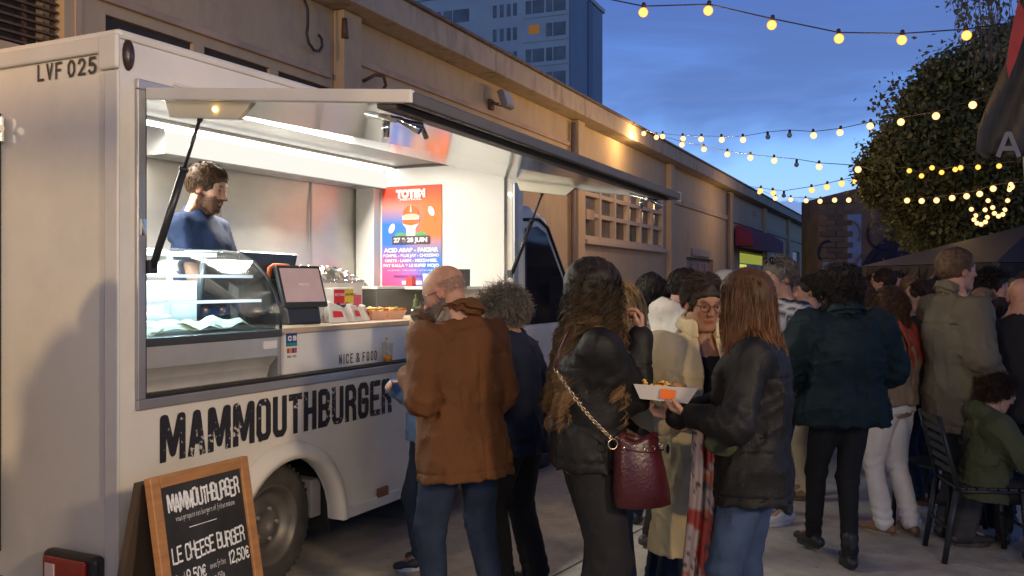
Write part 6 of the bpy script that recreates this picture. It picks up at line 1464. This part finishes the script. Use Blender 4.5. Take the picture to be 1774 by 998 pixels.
man('curly', x=X(1020, 4.0), D=4.0, face=12, H=1.76, q=0, seed=11, fem=True, skin='fair', haircol='curlybrown', hair='longcurly', hpitch=6, hyaw=-4, wide=1.06, label='woman with very long curly hair in black jacket eating, burgundy bag on her hip',
    top=dict(mat=leather, ease=.034, hem=-.06, collar=.04, seams=2, name='jacket', arm=1.12, fold=.9), bottom=dict(mat=blackc, wide=.035, ease=.022, fold=1.4), armR=dict(to=(.215, -.045, 1.41), pole=(-.35, -.3, -1.2), dir=(.15, .25, .9), palm=(-.9, .3, .2), curl=.95), armL=dict(to=(.14, .20, 1.0), pole=(-.5, .5, -.6)),
    footL=(.06, .10, 5), footR=(-.05, -.10, -8))
man('wavy', x=X(1074, 4.75), D=4.75, face=215, H=1.68, q=1, seed=13, fem=True, skin='fair', haircol='blond', hair='bob', label='woman with wavy fair hair mostly hidden behind the curly haired woman', top=dict(mat=blackc, ease=.02, name='top'), bottom=dict(mat=denim))
man('brunette', x=X(1307, 3.8), D=3.8, face=158, H=1.725, q=0, seed=15, fem=True, skin='fair', haircol='auburn', hair='long', hairk=dict(L=.34, vol=.016, n=12000, w=.0024), hpitch=10, hyaw=8, wide=1.05, label='woman with straight auburn hair in black leather jacket and jeans holding a food tray',
    top=dict(mat=leather, ease=.032, hem=-.145, flare=1.3, seams=2, name='jacket', arm=1.03, fold=.95), bottom=dict(mat=denim_l, ease=.012, fold=1.1), armL=dict(to=(.23, .14, 1.13), pole=(-.3, .7, -.8), dir=(1, -.25, .22), palm=(.1, -.35, 1), curl=.75), armR=dict(to=(.33, .0, 1.10), pole=(-.3, -.9, -.6), dir=(1, .1, .25), palm=(.1, .5, 1), curl=.7),
    footL=(.06, .09, 5), footR=(-.05, -.11, -8), shoes=dict(c=(.03, .03, .03), sole=(.05, .05, .05)))
man('trench', x=X(1214, 4.35), D=4.35, face=280, H=1.70, q=0, seed=17, skin='tan', haircol='dark', hair='short', hairk=dict(L=.05, vol=.016), glasses=True, hyaw=0, hpitch=10, label='person in a long beige trench coat and glasses, hand raised to the mouth',
    top=dict(mat=beige, ease=.030, hem=-.50, flare=1.9, collar=.06, name='trench_coat', open=.055, under=blackc, arm=1.12), bottom=dict(mat=denim, ease=.014), armL=dict(to=(.26, .09, 1.36), pole=(.2, .6, -1), dir=(-.1, -.4, .9), palm=(-.8, -.2, .2), curl=.9), armR=dict(to=(.15, -.24, 1.05), pole=(-.3, -1, -.6), dir=(.8, .5, .1)),
    footL=(.02, .1, 5), footR=(-.02, -.1, -8))
man('child', x=X(1138, 4.85), D=4.85, face=18, H=1.40, q=1, seed=19, fem=True, skin='tan', haircol='black', hair='bun', hpitch=-26, label='child with dark tied back hair looking up between the two women', top=dict(mat=blackc, ease=.02, name='top'), bottom=dict(mat=denim))
man('hoodie', x=X(1154, 5.75), D=5.75, face=20, H=1.76, q=1, seed=21, lean=9, skin='fair', haircol='black', hair='short', hpitch=8, label='person with black hair in a white hooded sweatshirt by the warehouse wall', top=dict(mat=whiteh, ease=.04, hood=True, name='hoodie', arm=1.2), bottom=dict(mat=blackc))
man('darkcurl', x=X(1128, 6.4), D=6.4, face=70, H=1.72, q=1, seed=22, fem=True, skin='fair', haircol='black', hair='bobcurly', label='woman with black curly hair behind the white hooded sweatshirt', top=dict(mat=blackc, ease=.02, name='top'), bottom=dict(mat=denim))
man('cap', x=X(1258, 8.2), D=8.2, face=250, H=1.76, q=1, seed=23, skin='fair', haircol='grey', hair='crop', label='person in a pale cap seen over the auburn haired woman', top=dict(mat=grey_t, ease=.02, name='top'), bottom=dict(mat=denim))
man('sunglass', x=X(1352, 6.5), D=6.5, face=205, H=1.83, q=1, seed=25, skin='fair', haircol='grey', hair='messy', hairk=dict(L=.04), label='grey haired man in navy and white striped shirt with sunglasses pushed up on his head', top=dict(mat=navy, ease=.022, stripe=((.012, .014, .035), (.45, .45, .48), .045), name='striped_shirt', arm=1.1), bottom=dict(mat=grey_t, print=((.03, .03, .04), (.13, .12, .13))), shoes=dict(c=(.6, .58, .55), sole=(.6, .6, .58)), footL=(.05, .10, 5), footR=(-.1, -.1, -5), armL=dict(to=(.24, .1, 1.1)))
man('tanman', x=X(1408, 7.15), D=7.15, face=165, H=1.72, q=1, seed=26, skin='fair', haircol='dark', hair='short', label='person in tan chinos and brown shoes mostly hidden by the teal jacket', top=dict(mat=blackc, ease=.03, name='top'), bottom=dict(mat=tan, ease=.02), shoes=dict(c=(.14, .075, .04), sole=(.1, .06, .03)))
man('teal', x=X(1458, 5.45), D=5.45, face=98, H=1.755, q=0, seed=27, fem=True, wide=1.18, skin='fair', haircol='black', hair='bobcurly', hairk=dict(L=.17, vol=.045, curl=.018, n=5600), hyaw=25, hpitch=6, label='person seen from behind in puffy dark teal jacket, black leggings and lace-up boots',
    top=dict(mat=teal, ease=.062, hem=-.10, name='jacket', arm=1.30, collar=.05, fold=1.6), bottom=dict(mat=blackc, ease=.004, fold=.7), armL=dict(to=(.16, .10, 1.16), pole=(-.3, 1, -.25), dir=(.1, -1, .1)), armR=dict(to=(.18, -.12, 1.12), pole=(-.3, -1, -.3), dir=(.1, 1, .1)),
    footL=(.28, .04, 10), footR=(-.06, -.02, -15), shoes=dict(c=(.02, .02, .022), sole=(.03, .03, .03), boot=.06))
man('whitejeans', x=X(1548, 6.15), D=6.15, face=128, H=1.625, q=0, seed=29, fem=True, skin='fair', haircol='brown', hair='bobcurly', hairk=dict(L=.16, vol=.036), hpitch=12, label='woman in khaki jacket, rust red scarf and white jeans seen from behind',
    top=dict(mat=khaki, ease=.038, hem=.0, name='jacket', arm=1.2, fold=1.3), bottom=dict(mat=whited, ease=.010, wide=.012, fold=1.1), armR=dict(to=(.12, -.2, 1.0), pole=(-.8, -.9, -.3)), armL=dict(to=(.26, .1, 1.1)), footL=(.02, .09, 5), footR=(-.10, -.06, -35), shoes=dict(c=(.22, .13, .07), sole=(.3, .24, .18)))
man('darkjacket', x=X(1602, 6.9), D=6.9, face=140, H=1.68, q=1, seed=31, skin='fair', haircol='dark', hair='short', label='man in black jacket and blue jeans right behind the white jeans', top=dict(mat=leather, ease=.035, name='jacket', arm=1.15), bottom=dict(mat=denim), shoes=dict(c=(.24, .08, .04), sole=(.6, .6, .58)))
man('tall', x=X(1655, 5.95), D=5.95, face=8, H=1.88, q=0, seed=33, skin='ruddy', haircol='sandy', hair='crop', hairk=dict(L=.02, vol=.008), hpitch=-3, label='tall man with short sandy hair in open olive grey coat facing right',
    top=dict(mat=olive, ease=.035, hem=-.26, flare=1.2, collar=.055, seams=1, open=.06, under=blackc, name='coat', arm=1.12, fold=1.1), bottom=dict(mat=grey_t, ease=.018, wide=.01), armR=dict(to=(.14, -.24, .92), pole=(-.8, -.5, 0)), armL=dict(to=(.22, .12, 1.15)))
man('blonde', x=X(1700, 7.1), D=7.1, face=70, H=1.62, q=1, seed=35, fem=True, skin='fair', haircol='blond', hair='bob', hyaw=-30, label='blonde woman in a pale lilac top beside the tall man', top=dict(mat=lilac, ease=.022, name='top'), bottom=dict(mat=blackc))
man('litface', x=X(1718, 7.9), D=7.9, face=320, H=1.76, q=1, seed=36, skin='fair', haircol='black', hair='curlyshort', label='man with dark curly hair whose face catches the light, right of the tall man', top=dict(mat=blackc, ease=.022, name='top'), bottom=dict(mat=denim))
man('stripes', x=X(1732, 6.35), D=6.35, face=100, H=1.56, q=1, seed=37, fem=True, skin='fair', haircol='dark', hair='bob', label='person in navy top with thin white stripes left of the man in black tee', top=dict(mat=navy, ease=.022, stripe=((.010, .012, .03), (.30, .30, .33), .035), name='striped_shirt'), bottom=dict(mat=blackc))
man('blacktee', x=X(1770, 5.85), D=5.85, face=62, H=1.70, q=1, seed=39, fat=1.1, skin='ruddy', haircol='dark', hair='none', hpitch=8, label='man with shaved head in black tee at the right edge', top=dict(mat=blackc, sleeve=.36, ease=.03, name='tee'), bottom=dict(mat=blackc), armR=dict(to=(.22, -.16, 1.05), pole=(-.4, -1, -.3)), armL=dict(to=(.24, .12, 1.1)))
# seated child on a chair
man('seated', x=X(1708, 5.62), D=5.62, face=352, H=1.44, q=0, seed=41, seat=.50, lean=6, hx=-.02, skin='fair', haircol='dark', hair='curlyshort', hairk=dict(L=.07, vol=.022), hpitch=8, hyaw=6, label='child in olive green hooded top sitting on the chair at the right',
    top=dict(mat=greenh, ease=.045, hem=-.08, hood=True, name='hoodie', arm=1.25), bottom=dict(mat=blackc, ease=.02), armR=dict(to=(.34, -.14, .78), pole=(-.3, -.9, -.5)), armL=dict(to=(.34, .12, .80)), footL=(.42, .10, 5), footR=(.30, -.10, -5), shoes=dict(c=(.03, .03, .03), sole=(.5, .5, .48)))
# people farther off
rs = random.Random(21)
tops = [blackc, navy, leather, khaki, olive, grey_t, denim, teal, denim_j, lilac]
far = [(1392, 9.2, 1.70, 'dark', 'short', 200, 'man with dark short hair between the striped shirt and the teal jacket'), (1492, 8.0, 1.68, 'brown', 'bobcurly', 60, 'woman with brown wavy hair right behind the teal jacket'),
       (1532, 9.3, 1.80, 'dark', 'short', 150, 'man with dark brown hair standing below the blue mural'), (1578, 8.4, 1.72, 'sandy', 'short', 262, 'sandy haired man with a lit orange face looking at the camera'), (1628, 8.9, 1.74, 'black', 'bob', 100, 'woman with black bob left of the tall man'),
       (1672, 8.8, 1.66, 'salt', 'short', 250, 'grey haired man half hidden behind the tall man'), (1752, 8.6, 1.70, 'blond', 'bob', 200, 'fair haired woman at the far right behind the black tee')]
for k, (px, D, H, hc, hr, fc, lab) in enumerate(far):
    man('far%d' % k, x=X(px, D), D=D, face=fc, H=H, q=1, seed=60 + k, fem=hr in ('bob', 'bobcurly'), skin=('fair', 'ruddy', 'fair', 'ruddy', 'tan', 'fair', 'pale')[k], haircol=hc, hair=hr, label=lab, top=dict(mat=tops[k], ease=.028, name='top'), bottom=dict(mat=rs.choice([denim, blackc, grey_t])))
# the mass of people right at the back: bodies shared, one thing each
protos = []
for k in range(5):
    r_, _ = person(dict(x=X(1450 + 60 * k, 12), D=12.0, face=90, H=1.72, q=2, seed=90 + k, fem=k % 2 == 1, skin=['fair', 'tan', 'pale', 'fair', 'ruddy'][k], haircol=['dark', 'black', 'blond', 'brown', 'salt'][k], hair=['short', 'bob', 'short', 'bobcurly', 'short'][k], label='x', group='people far back in the crowd', top=dict(mat=[blackc, khaki, navy, denim_j, grey_t][k], ease=.03, name='top'), bottom=dict(mat=[denim, blackc, grey_t, denim, blackc][k])))
    protos.append(r_)
spots = []
for px in range(1265, 1790, 13):
    D = rs.choice([10.2, 11.5, 12.6, 13.8, 15.5]); spots.append((px + rs.uniform(-6, 6), D + rs.uniform(-.4, .4), rs.uniform(0, 360), rs.uniform(.94, 1.05), rs.randrange(5)))
word = dict(enumerate(['black top and jeans', 'khaki top and black trousers', 'navy top and grey trousers', 'pale denim top', 'grey top and black trousers']))
hw = dict(enumerate(['dark short hair', 'black bobbed hair', 'fair short hair', 'brown wavy hair', 'greying hair']))
used = set()
short = ['dark haired person in black', 'black haired person in khaki', 'fair haired person in navy', 'wavy haired person in denim', 'greying person in grey']
for i, (px, D, a, s_, k) in enumerate(spots):
    src = protos[k]
    if k in used: o = src.copy(); COL.objects.link(o); kids = []
    else: o = src; used.add(k); kids = None
    if kids is not None:
        for ch in [c for c in src.children]:
            c = ch.copy(); COL.objects.link(c); c.parent = o
            for gch in ch.children: d_ = gch.copy(); COL.objects.link(d_); d_.parent = c
    o.location = (X(px, D), D, 0); o.rotation_euler = (0, 0, R(a)); o.scale = (1.72 / 1.75 * s_,) * 3
    nb_ = ['the striped man', 'the teal jacket', 'the white jeans', 'the sandy haired man', 'the tall man', 'the man in black tee'][min(5, max(0, int((px - 1285) / 84)))]; D_ = 'far behind' if D > 13 else ('well behind' if D > 11 else 'close behind')
    o['label'] = '%s %s %s, %s, facing %s' % (short[k], D_, nb_, 'left part' if ((px - 1285) / 84) % 1 < .5 else 'right part', ['right', 'away', 'left', 'us'][int(((a + 45) % 360) / 90)]); o['group'] = 'people far back in the crowd'
for k in range(5):
    if k not in used:
        for ch in list(protos[k].children_recursive): bpy.data.objects.remove(ch)
        bpy.data.objects.remove(protos[k])

# ------------------------------------------------------------------ things people carry
def wpt(key, v): r_, d = PEO[key]; return r_.matrix_basis @ Vector(tuple(v))
# cap on the pale capped head
r_, d = PEO['cap']; m = MB(); hc = d['HC']; e = empty('baseball_cap', r_.matrix_basis @ Vector(tuple(d['hp'](0, 0, .05))), r_.rotation_euler.z); tag(e, 'pale cream cap worn by the person over the auburn haired woman', 'cap')
capm = cloth('cream_cotton', (.58, .52, .42), .9, .3)
m.lathe([(.118, .0), (.114, .035), (.092, .075), (.05, .098), (.0005, .103)], n=20); m.build('crown', capm, e); m = MB(); m.prism([(.08, -.07), (.15, -.05), (.175, 0), (.15, .05), (.08, .07)], 2, -.002, .010); m.build('brim', capm, e)
# sunglasses on the grey haired man's head
r_, d = PEO['sunglass']; e = empty('sunglasses', r_.matrix_basis @ Vector(tuple(d['hp'](.06, 0, .115))), r_.rotation_euler.z); tag(e, 'dark sunglasses pushed up on the grey haired man in stripes', 'sunglasses')
for s in (1, -1):
    m = MB(); m.lathe([(.0005, .0), (.024, -.002), (.027, .004), (.0005, .006)], c=(.02, s * .034, 0), n=12, axis='x'); m.build('lens', mat('black_glass', (.01, .01, .012), .1), e)
m = MB(); m.tube([(-.08, .078, -.02), (.01, .07, .0), (.02, .0, .006), (.01, -.07, 0), (-.08, -.078, -.02)], .004, 5); m.build('frame', bp_, e)
# burgundy bucket bag on a chain
bag = empty('bucket_bag', at(1108, 815, 3.80), R(18)); tag(bag, 'burgundy leather bucket bag with eyelets hanging on a metal chain at the curly haired woman', 'handbag')
bag.scale = (.94,) * 3
bl = mat('burgundy_leather', (.048, .006, .010), .35, var=.2, vscale=9, bump=.25, bscale=60)
n = 28; rows = [(-.155, .118, .062), (-.150, .132, .075), (-.08, .130, .080), (.0, .120, .078), (.08, .108, .066), (.12, .098, .055), (.150, .105, .052)]
vs = []
for j, (z, a, b) in enumerate(rows):
    for k in range(n):
        t = 2 * pi * k / n; pl = 1 + (.05 * sin(t * 9) * max(0, (z - .0) / .15)); vs.append((a * pl * cos(t) - .10 * z + 0, b * pl * sin(t), z + (.012 * sin(t * 4) if j > 4 else 0)))
m = MB(); m.add(vs, [(j*n+k, j*n+(k+1) % n, (j+1)*n+(k+1) % n, (j+1)*n+k) for j in range(len(rows) - 1) for k in range(n)], 0, True); m.add([v for v in vs[:n]], [tuple(range(n))[::-1]]); o = m.build('bag_body', bl, bag); o.modifiers.new('t', 'SOLIDIFY').thickness = .004
gold = mat('pale_gold', (.62, .50, .32), .25, 1)
def ring(c, r, rad, nm, par, ax='y', mt=gold):
    m = MB(); m.tube([(c[0] + r * cos(t), c[1], c[2] + r * sin(t)) for t in [k * pi / 8 for k in range(17)]], rad, 5, caps=False); return m.build(nm, mt, par)
for k in range(5): ring((-.085 + .042 * k, -.062 + .012 * abs(k - 2), .105 + .008 * sin(k * 2)), .009, .0028, 'eyelet', bag)
ring((-.135, -.02, .125), .022, .004, 'ring', bag)
m = MB(); m.tube([(-.10, -.03, .10), (-.03, -.066, .095), (.04, -.07, .09), (.10, -.03, .09)], .004, 5); m.build('drawstring', bl, bag)
# chain: from the ring up over her shoulder
sp0 = bag.matrix_basis @ Vector((-.135, -.02, .145)); sp1 = at(962, 640, 3.80); sp2 = at(985, 575, 3.88); ch = []
for k in range(31):
    t = k / 30; p_ = sp0.lerp(sp1, t); p_ = p_ + Vector((0, -.03 * sin(pi * t), -.02 * sin(pi * t))); ch.append(p_)
stp = empty('chain', (0, 0, 0), 0, bag); stp.matrix_parent_inverse = bag.matrix_basis.inverted()
links = MB()
for k in range(30):
    a, b = ch[k], ch[k + 1]; d_ = (b - a); c = (a + b) / 2; u = d_.normalized(); s_ = u.cross(Vector((0, 1, 0)) if k % 2 else Vector((.6, .2, .7))).normalized()
    links.tube([tuple(c + u * .011 * cos(t) + s_ * .006 * sin(t)) for t in [j * pi / 5 for j in range(11)]], .0019, 4, caps=False)
lo_ = links.build('links', gold, stp); lo_['kind'] = 'stuff'
m = MB(); m.tube([tuple(sp1), tuple(sp1.lerp(sp2, .5) + Vector((-.01, -.02, 0))), tuple(sp2), tuple(at(1005, 548, 4.0))], .006, 5); m.build('strap', bl, stp)
# food tray in the hands of the auburn haired woman
ft = empty('food_tray', at(1150, 694, 3.86), R(172)); tag(ft, 'white card tray of food held out between the two women', 'food tray'); ft.rotation_euler = (R(4), R(-5), R(170)); ft.scale = (.88,) * 3
wcard = mat('white_card', (.50, .48, .47), .6, var=.06)
m = MB(); m.add([(-.11,-.055,0),(.11,-.055,0),(.11,.055,0),(-.11,.055,0),(-.15,-.08,.075),(.145,-.075,.065),(.145,.08,.065),(-.15,.08,.075)], [(0,3,2,1),(0,1,5,4),(1,2,6,5),(2,3,7,6),(3,0,4,7)]); o = m.build('tray', wcard, ft, fix=False); o.modifiers.new('t', 'SOLIDIFY').thickness = .0025
m = MB(); m.add([(.02,.0705,.012),(-.05,.0705,.012),(-.05,.083,.058),(.02,.083,.058)], [(0,1,2,3)]); m.build('orange_print', mat('tray_orange', (.75, .16, .03), .5), ft, fix=False)
rs2 = random.Random(3)
for k in range(34):
    a = rs2.uniform(0, pi); x, yy, z_ = rs2.uniform(-.02, .12), rs2.uniform(-.05, .05), .05 + rs2.uniform(0, .03); l_ = rs2.uniform(.02, .04); mm = MB(); mm.tube([(x - l_*cos(a), yy - l_*sin(a), z_), (x + l_*cos(a), yy + l_*sin(a), z_ + rs2.uniform(-.01, .012))], .0052, 4); mm.build('fry', mat('fry_yellow', (.72, .42, .10), .5, var=.2), ft)
m = MB(); m.lathe([(.0005, .02), (.042, .02), (.046, .04), (.040, .052), (.044, .056), (.046, .062), (.040, .082), (.02, .094), (.0005, .097)], c=(-.06, 0, .0), n=18); m.build('burger', mat('bun_brown', (.42, .22, .08), .5, var=.2), ft)
m = MB(); m.add([(-.13,-.05,.05),(-.03,-.07,.09),(-.02,.06,.08),(-.12,.06,.06),(-.10,0,.03)], [(0,1,4),(1,2,4),(2,3,4),(3,0,4)]); o = m.build('wrapper', wcard, ft, fix=False)
# floral scarf and small patterned bag by the auburn haired woman
sc2_ = empty('floral_scarf', at(1222, 720, 3.85)); tag(sc2_, 'long pale scarf printed with red and black flowers hanging in front of the trench coat', 'scarf')
nx_, nz_ = 26, 60; Vs = []; Cs = []; rngs = np.random.default_rng(4)
for j in range(nz_):
    for i in range(nx_):
        u = i / (nx_ - 1); v = j / (nz_ - 1); z = .04 - .95 * v; hw_ = .055 + .035 * v; x = (u - .5) * 2 * hw_ + .012 * sin(v * 5) - .01 * v; y = .022 * sin(u * 17 + v * 2) + .012 * sin(u * 31 + v * 5)
        Vs.append((x, y, z))
Vs = np.array(Vs); n_a = vnoise(Vs[:, 0] * 16 + 3, Vs[:, 1] * 9, Vs[:, 2] * 14, 3); n_b = vnoise(Vs[:, 0] * 30, Vs[:, 1] * 9, Vs[:, 2] * 20, 5); Cs = np.tile(np.array([.32, .26, .26]), (len(Vs), 1)); Cs[n_a > .42] = (.26, .03, .025); Cs[(n_a < -.42)] = (.12, .09, .12); Cs[np.abs(n_b) < .05] = (.03, .02, .03); Cs[(n_b > .6)] = (.3, .10, .05)
qi = (np.arange(nz_ - 1)[:, None] * nx_ + np.arange(nx_ - 1)).reshape(-1, 1); q_ = np.concatenate([qi, qi + 1, qi + nx_ + 1, qi + nx_], 1)
o = link('fabric', fastmesh('fabric', Vs, quads=q_, col=Cs), mat('printed_silk', (.4,)*3, .6, attr=True, var=.08), sc2_); o.modifiers.new('t', 'SOLIDIFY').thickness = .003
gb = empty('shoulder_bag', at(1262, 765, 3.68), R(10)); tag(gb, 'small dark green patterned bag under the arm of the auburn haired woman', 'handbag')
F_ = Field([-.14, -.09, -.12], [.14, .09, .12], .007); F_.ell((0, 0, 0), (.10, .045, .065), None, .01); F_.warp(lambda x, y, z: -.006 * vnoise(x * 22, y * 22, z * 22, 2)); V_, Q_, T_ = F_.mesh(); nz1 = vnoise(V_[:, 0] * 40, V_[:, 1] * 20, V_[:, 2] * 40, 6)[:, None]
link('bag_body', fastmesh('bag_body', V_, quads=Q_, col=np.where(nz1 > .1, np.array([.05, .055, .02]), np.array([.012, .02, .010]))), mat('printed_canvas', (.1,)*3, .8, attr=True, bump=.3), gb)
m = MB(); m.tube([(.08, 0, .05), (.13, -.01, .2), (.16, .0, .38), (.16, .05, .52)], .007, 5); m.build('strap', blackc, gb)
# scarf of the woman in white jeans
r_, d = PEO['whitejeans']; e = empty('red_scarf', wpt('whitejeans', d['nb']), 0); tag(e, 'rust red scarf down the back of the woman in white jeans', 'scarf')
bw = R(128) + pi; bx, by = cos(bw), sin(bw); lx_, ly_ = -by, bx
m = MB(); G1, G2 = 9, 16; vs = []
for j in range(G2):
    for i in range(G1):
        v = j / (G2 - 1); u = (i / (G1 - 1) - .5); dd = .05 + .085 * min(1, v * 2.2) + .012 * sin(u * 14 + v * 3) - .05 * (v > .7) * (v - .7); wd_ = .10 + .06 * sin(v * pi) ; off = .03 * sin(v * 3)
        vs.append((bx * dd + lx_ * (u * wd_ * 1.4 + off), by * dd + ly_ * (u * wd_ * 1.4 + off), .05 - .36 * v))
m.add(vs, [(j*G1+i, j*G1+i+1, (j+1)*G1+i+1, (j+1)*G1+i) for j in range(G2-1) for i in range(G1-1)], 0, True); o = m.build('fabric', redc, e); o.modifiers.new('t', 'SOLIDIFY').thickness = .01
# backpack strap of the seated child, paper cup in the bald man's hand
r_, d = PEO['seated']; e = empty('backpack_strap', wpt('seated', (0, 0, 0))); e.rotation_euler = r_.rotation_euler; e.scale = r_.scale; tag(e, 'dark strap across the back of the seated child in green', 'strap')
m = MB(); Pp = d['P']; m.tube([tuple(Pp(.13, -.12, .30)), tuple(Pp(.06, -.165, .46)), tuple(Pp(-.08, -.13, .44)), tuple(Pp(-.175, -.04, .28)), tuple(Pp(-.19, .04, .12))], .014, 6); m.build('strap', blackc, e)
r_, d = PEO['bald']; E_, W_, h_, pn_, _c = d['arms'][1]; c = wpt('bald', W_ + h_ * .09 + pn_ * .035); e = empty('drink_cup', c - Vector((0, 0, .05))); tag(e, 'pale cup in the hand of the bald man', 'cup')
m = MB(); m.lathe([(.026, 0), (.034, .11), (.031, .11), (.024, .005), (.0005, .005)], n=16); m.build('cup', mat('box_white', (.75, .74, .70), .5), e)
r_, d = PEO['curly']; E_, W_, h_, pn_, _c = d['arms'][-1]; c = wpt('curly', W_ + h_ * .10 + pn_ * .03); e = empty('burger_bite', c); tag(e, 'piece of food in the hand of the curly haired woman', 'food')
F_ = Field([-.05]*3, [.05]*3, .006); F_.ell((0, 0, 0), (.028, .022, .018), None, .01); F_.warp(lambda x, y, z: -.004 * vnoise(x * 60, y * 60, z * 60, 2)); V_, Q_, T_ = F_.mesh(); link('bun', fastmesh('bun', V_, quads=Q_), mat('bun_brown', (.42, .22, .08), .5), e)

# ------------------------------------------------------------------ chairs and a table at the right
chm = mat('dark_green_black_slats', (.018, .022, .024), .45, var=.2, bump=.1)
def chair(px, D, face, label, tilt=0):
    r_ = empty('slatted_chair', (X(px, D), D, 0), R(face)); tag(r_, label, 'chair', 'dark slatted chairs of the terrace')
    for k in range(7):
        m = MB(); m.box((-.20 + k * .058, -.20, .435), (-.20 + k * .058 + .045, .20, .450)); m.build('seat_slat', chm, r_, bevel=.003)
    for s in (1, -1):
        m = MB(); m.tube([(.20, s * .19, 0), (.165, s * .19, .43)], [.017, .02], 6); m.build('leg', chm, r_)
        m = MB(); m.tube([(-.27, s * .19, 0), (-.20, s * .19, .43)], [.017, .02], 6); m.build('leg', chm, r_)
        m = MB(); m.tube([(-.19, s * .195, .43), (-.30, s * .19, .86)], .014, 6); m.build('back_post', chm, r_)
        m = MB(); m.tube([(-.19, s * .175, .425), (.17, s * .175, .425)], .012, 6); m.build('side_rail', chm, r_)
    for k in range(6):
        z = .52 + k * .06; x = -.19 - .11 * (z - .43) / .43; m = MB(); m.box((x - .006, -.185, z), (x + .006, .185, z + .034)); m.build('back_slat', chm, r_, bevel=.003)
    m = MB(); m.tube([(-.24, -.19, .2), (-.24, .19, .2)], .010, 6); m.build('stretcher', chm, r_)
    m = MB(); m.tube([(.18, -.19, .22), (.18, .19, .22)], .010, 6); m.build('stretcher', chm, r_)
    return r_
chair(1700, 5.62, 352, 'dark slatted chair the child in green sits on')
chair(1622, 6.25, 215, 'empty dark slatted chair between the white jeans and the seated child')
# ------------------------------------------------------------------ people left of the frame, and an added unseen strip: their shade falls on the truck's rear
for k, (x, y, a, lab) in enumerate([(-2.52, 2.45, 60, 'person in khaki top standing outside the frame left of the truck'), (-2.12, 3.02, 20, 'tall person in denim outside the frame left of the truck'), (-2.83, 1.95, 80, 'shorter person in navy outside the frame left of the truck'), (-3.25, 2.6, 80, 'person in pale denim at the far left outside the frame')]):
    src = protos[(1, 3, 2, 0)[k]] if (1, 3, 2, 0)[k] in used else None
    if src is None: continue
    o = src.copy(); COL.objects.link(o)
    for ch in src.children:
        c = ch.copy(); COL.objects.link(c); c.parent = o
        for g2 in ch.children: d_ = g2.copy(); COL.objects.link(d_); d_.parent = c
    o.location = (x, y, 0); o.rotation_euler = (0, 0, R(a)); o.scale = ((1.02, 1.04, 1.0, 1.02)[k],) * 3; o['label'] = lab; o['group'] = 'people outside the frame'
bn = empty('shade_strip', (-3.9, .9, 2.60), R(-12)); tag(bn, 'added unseen strip on two posts, shading the rear of the truck', 'shade strip')  # added out of view to cast the band of shade on the rear
m = MB(); m.add([(-1.3, 0, .06), (1.5, 0, -.19), (1.5, .01, -.05), (-1.3, .01, .20)], [(0, 1, 2, 3)]); o = m.build('cloth', cloth('grey_cloth', (.2, .2, .2)), bn, fix=False); o.modifiers.new('t', 'SOLIDIFY').thickness = .006
for x in (-1.32, 1.52):
    m = MB(); m.tube([(x, .03, -2.48), (x, .03, .3)], .02, 6); m.build('post', mat('dark_steel', (.06, .06, .06), .5, .5), bn)
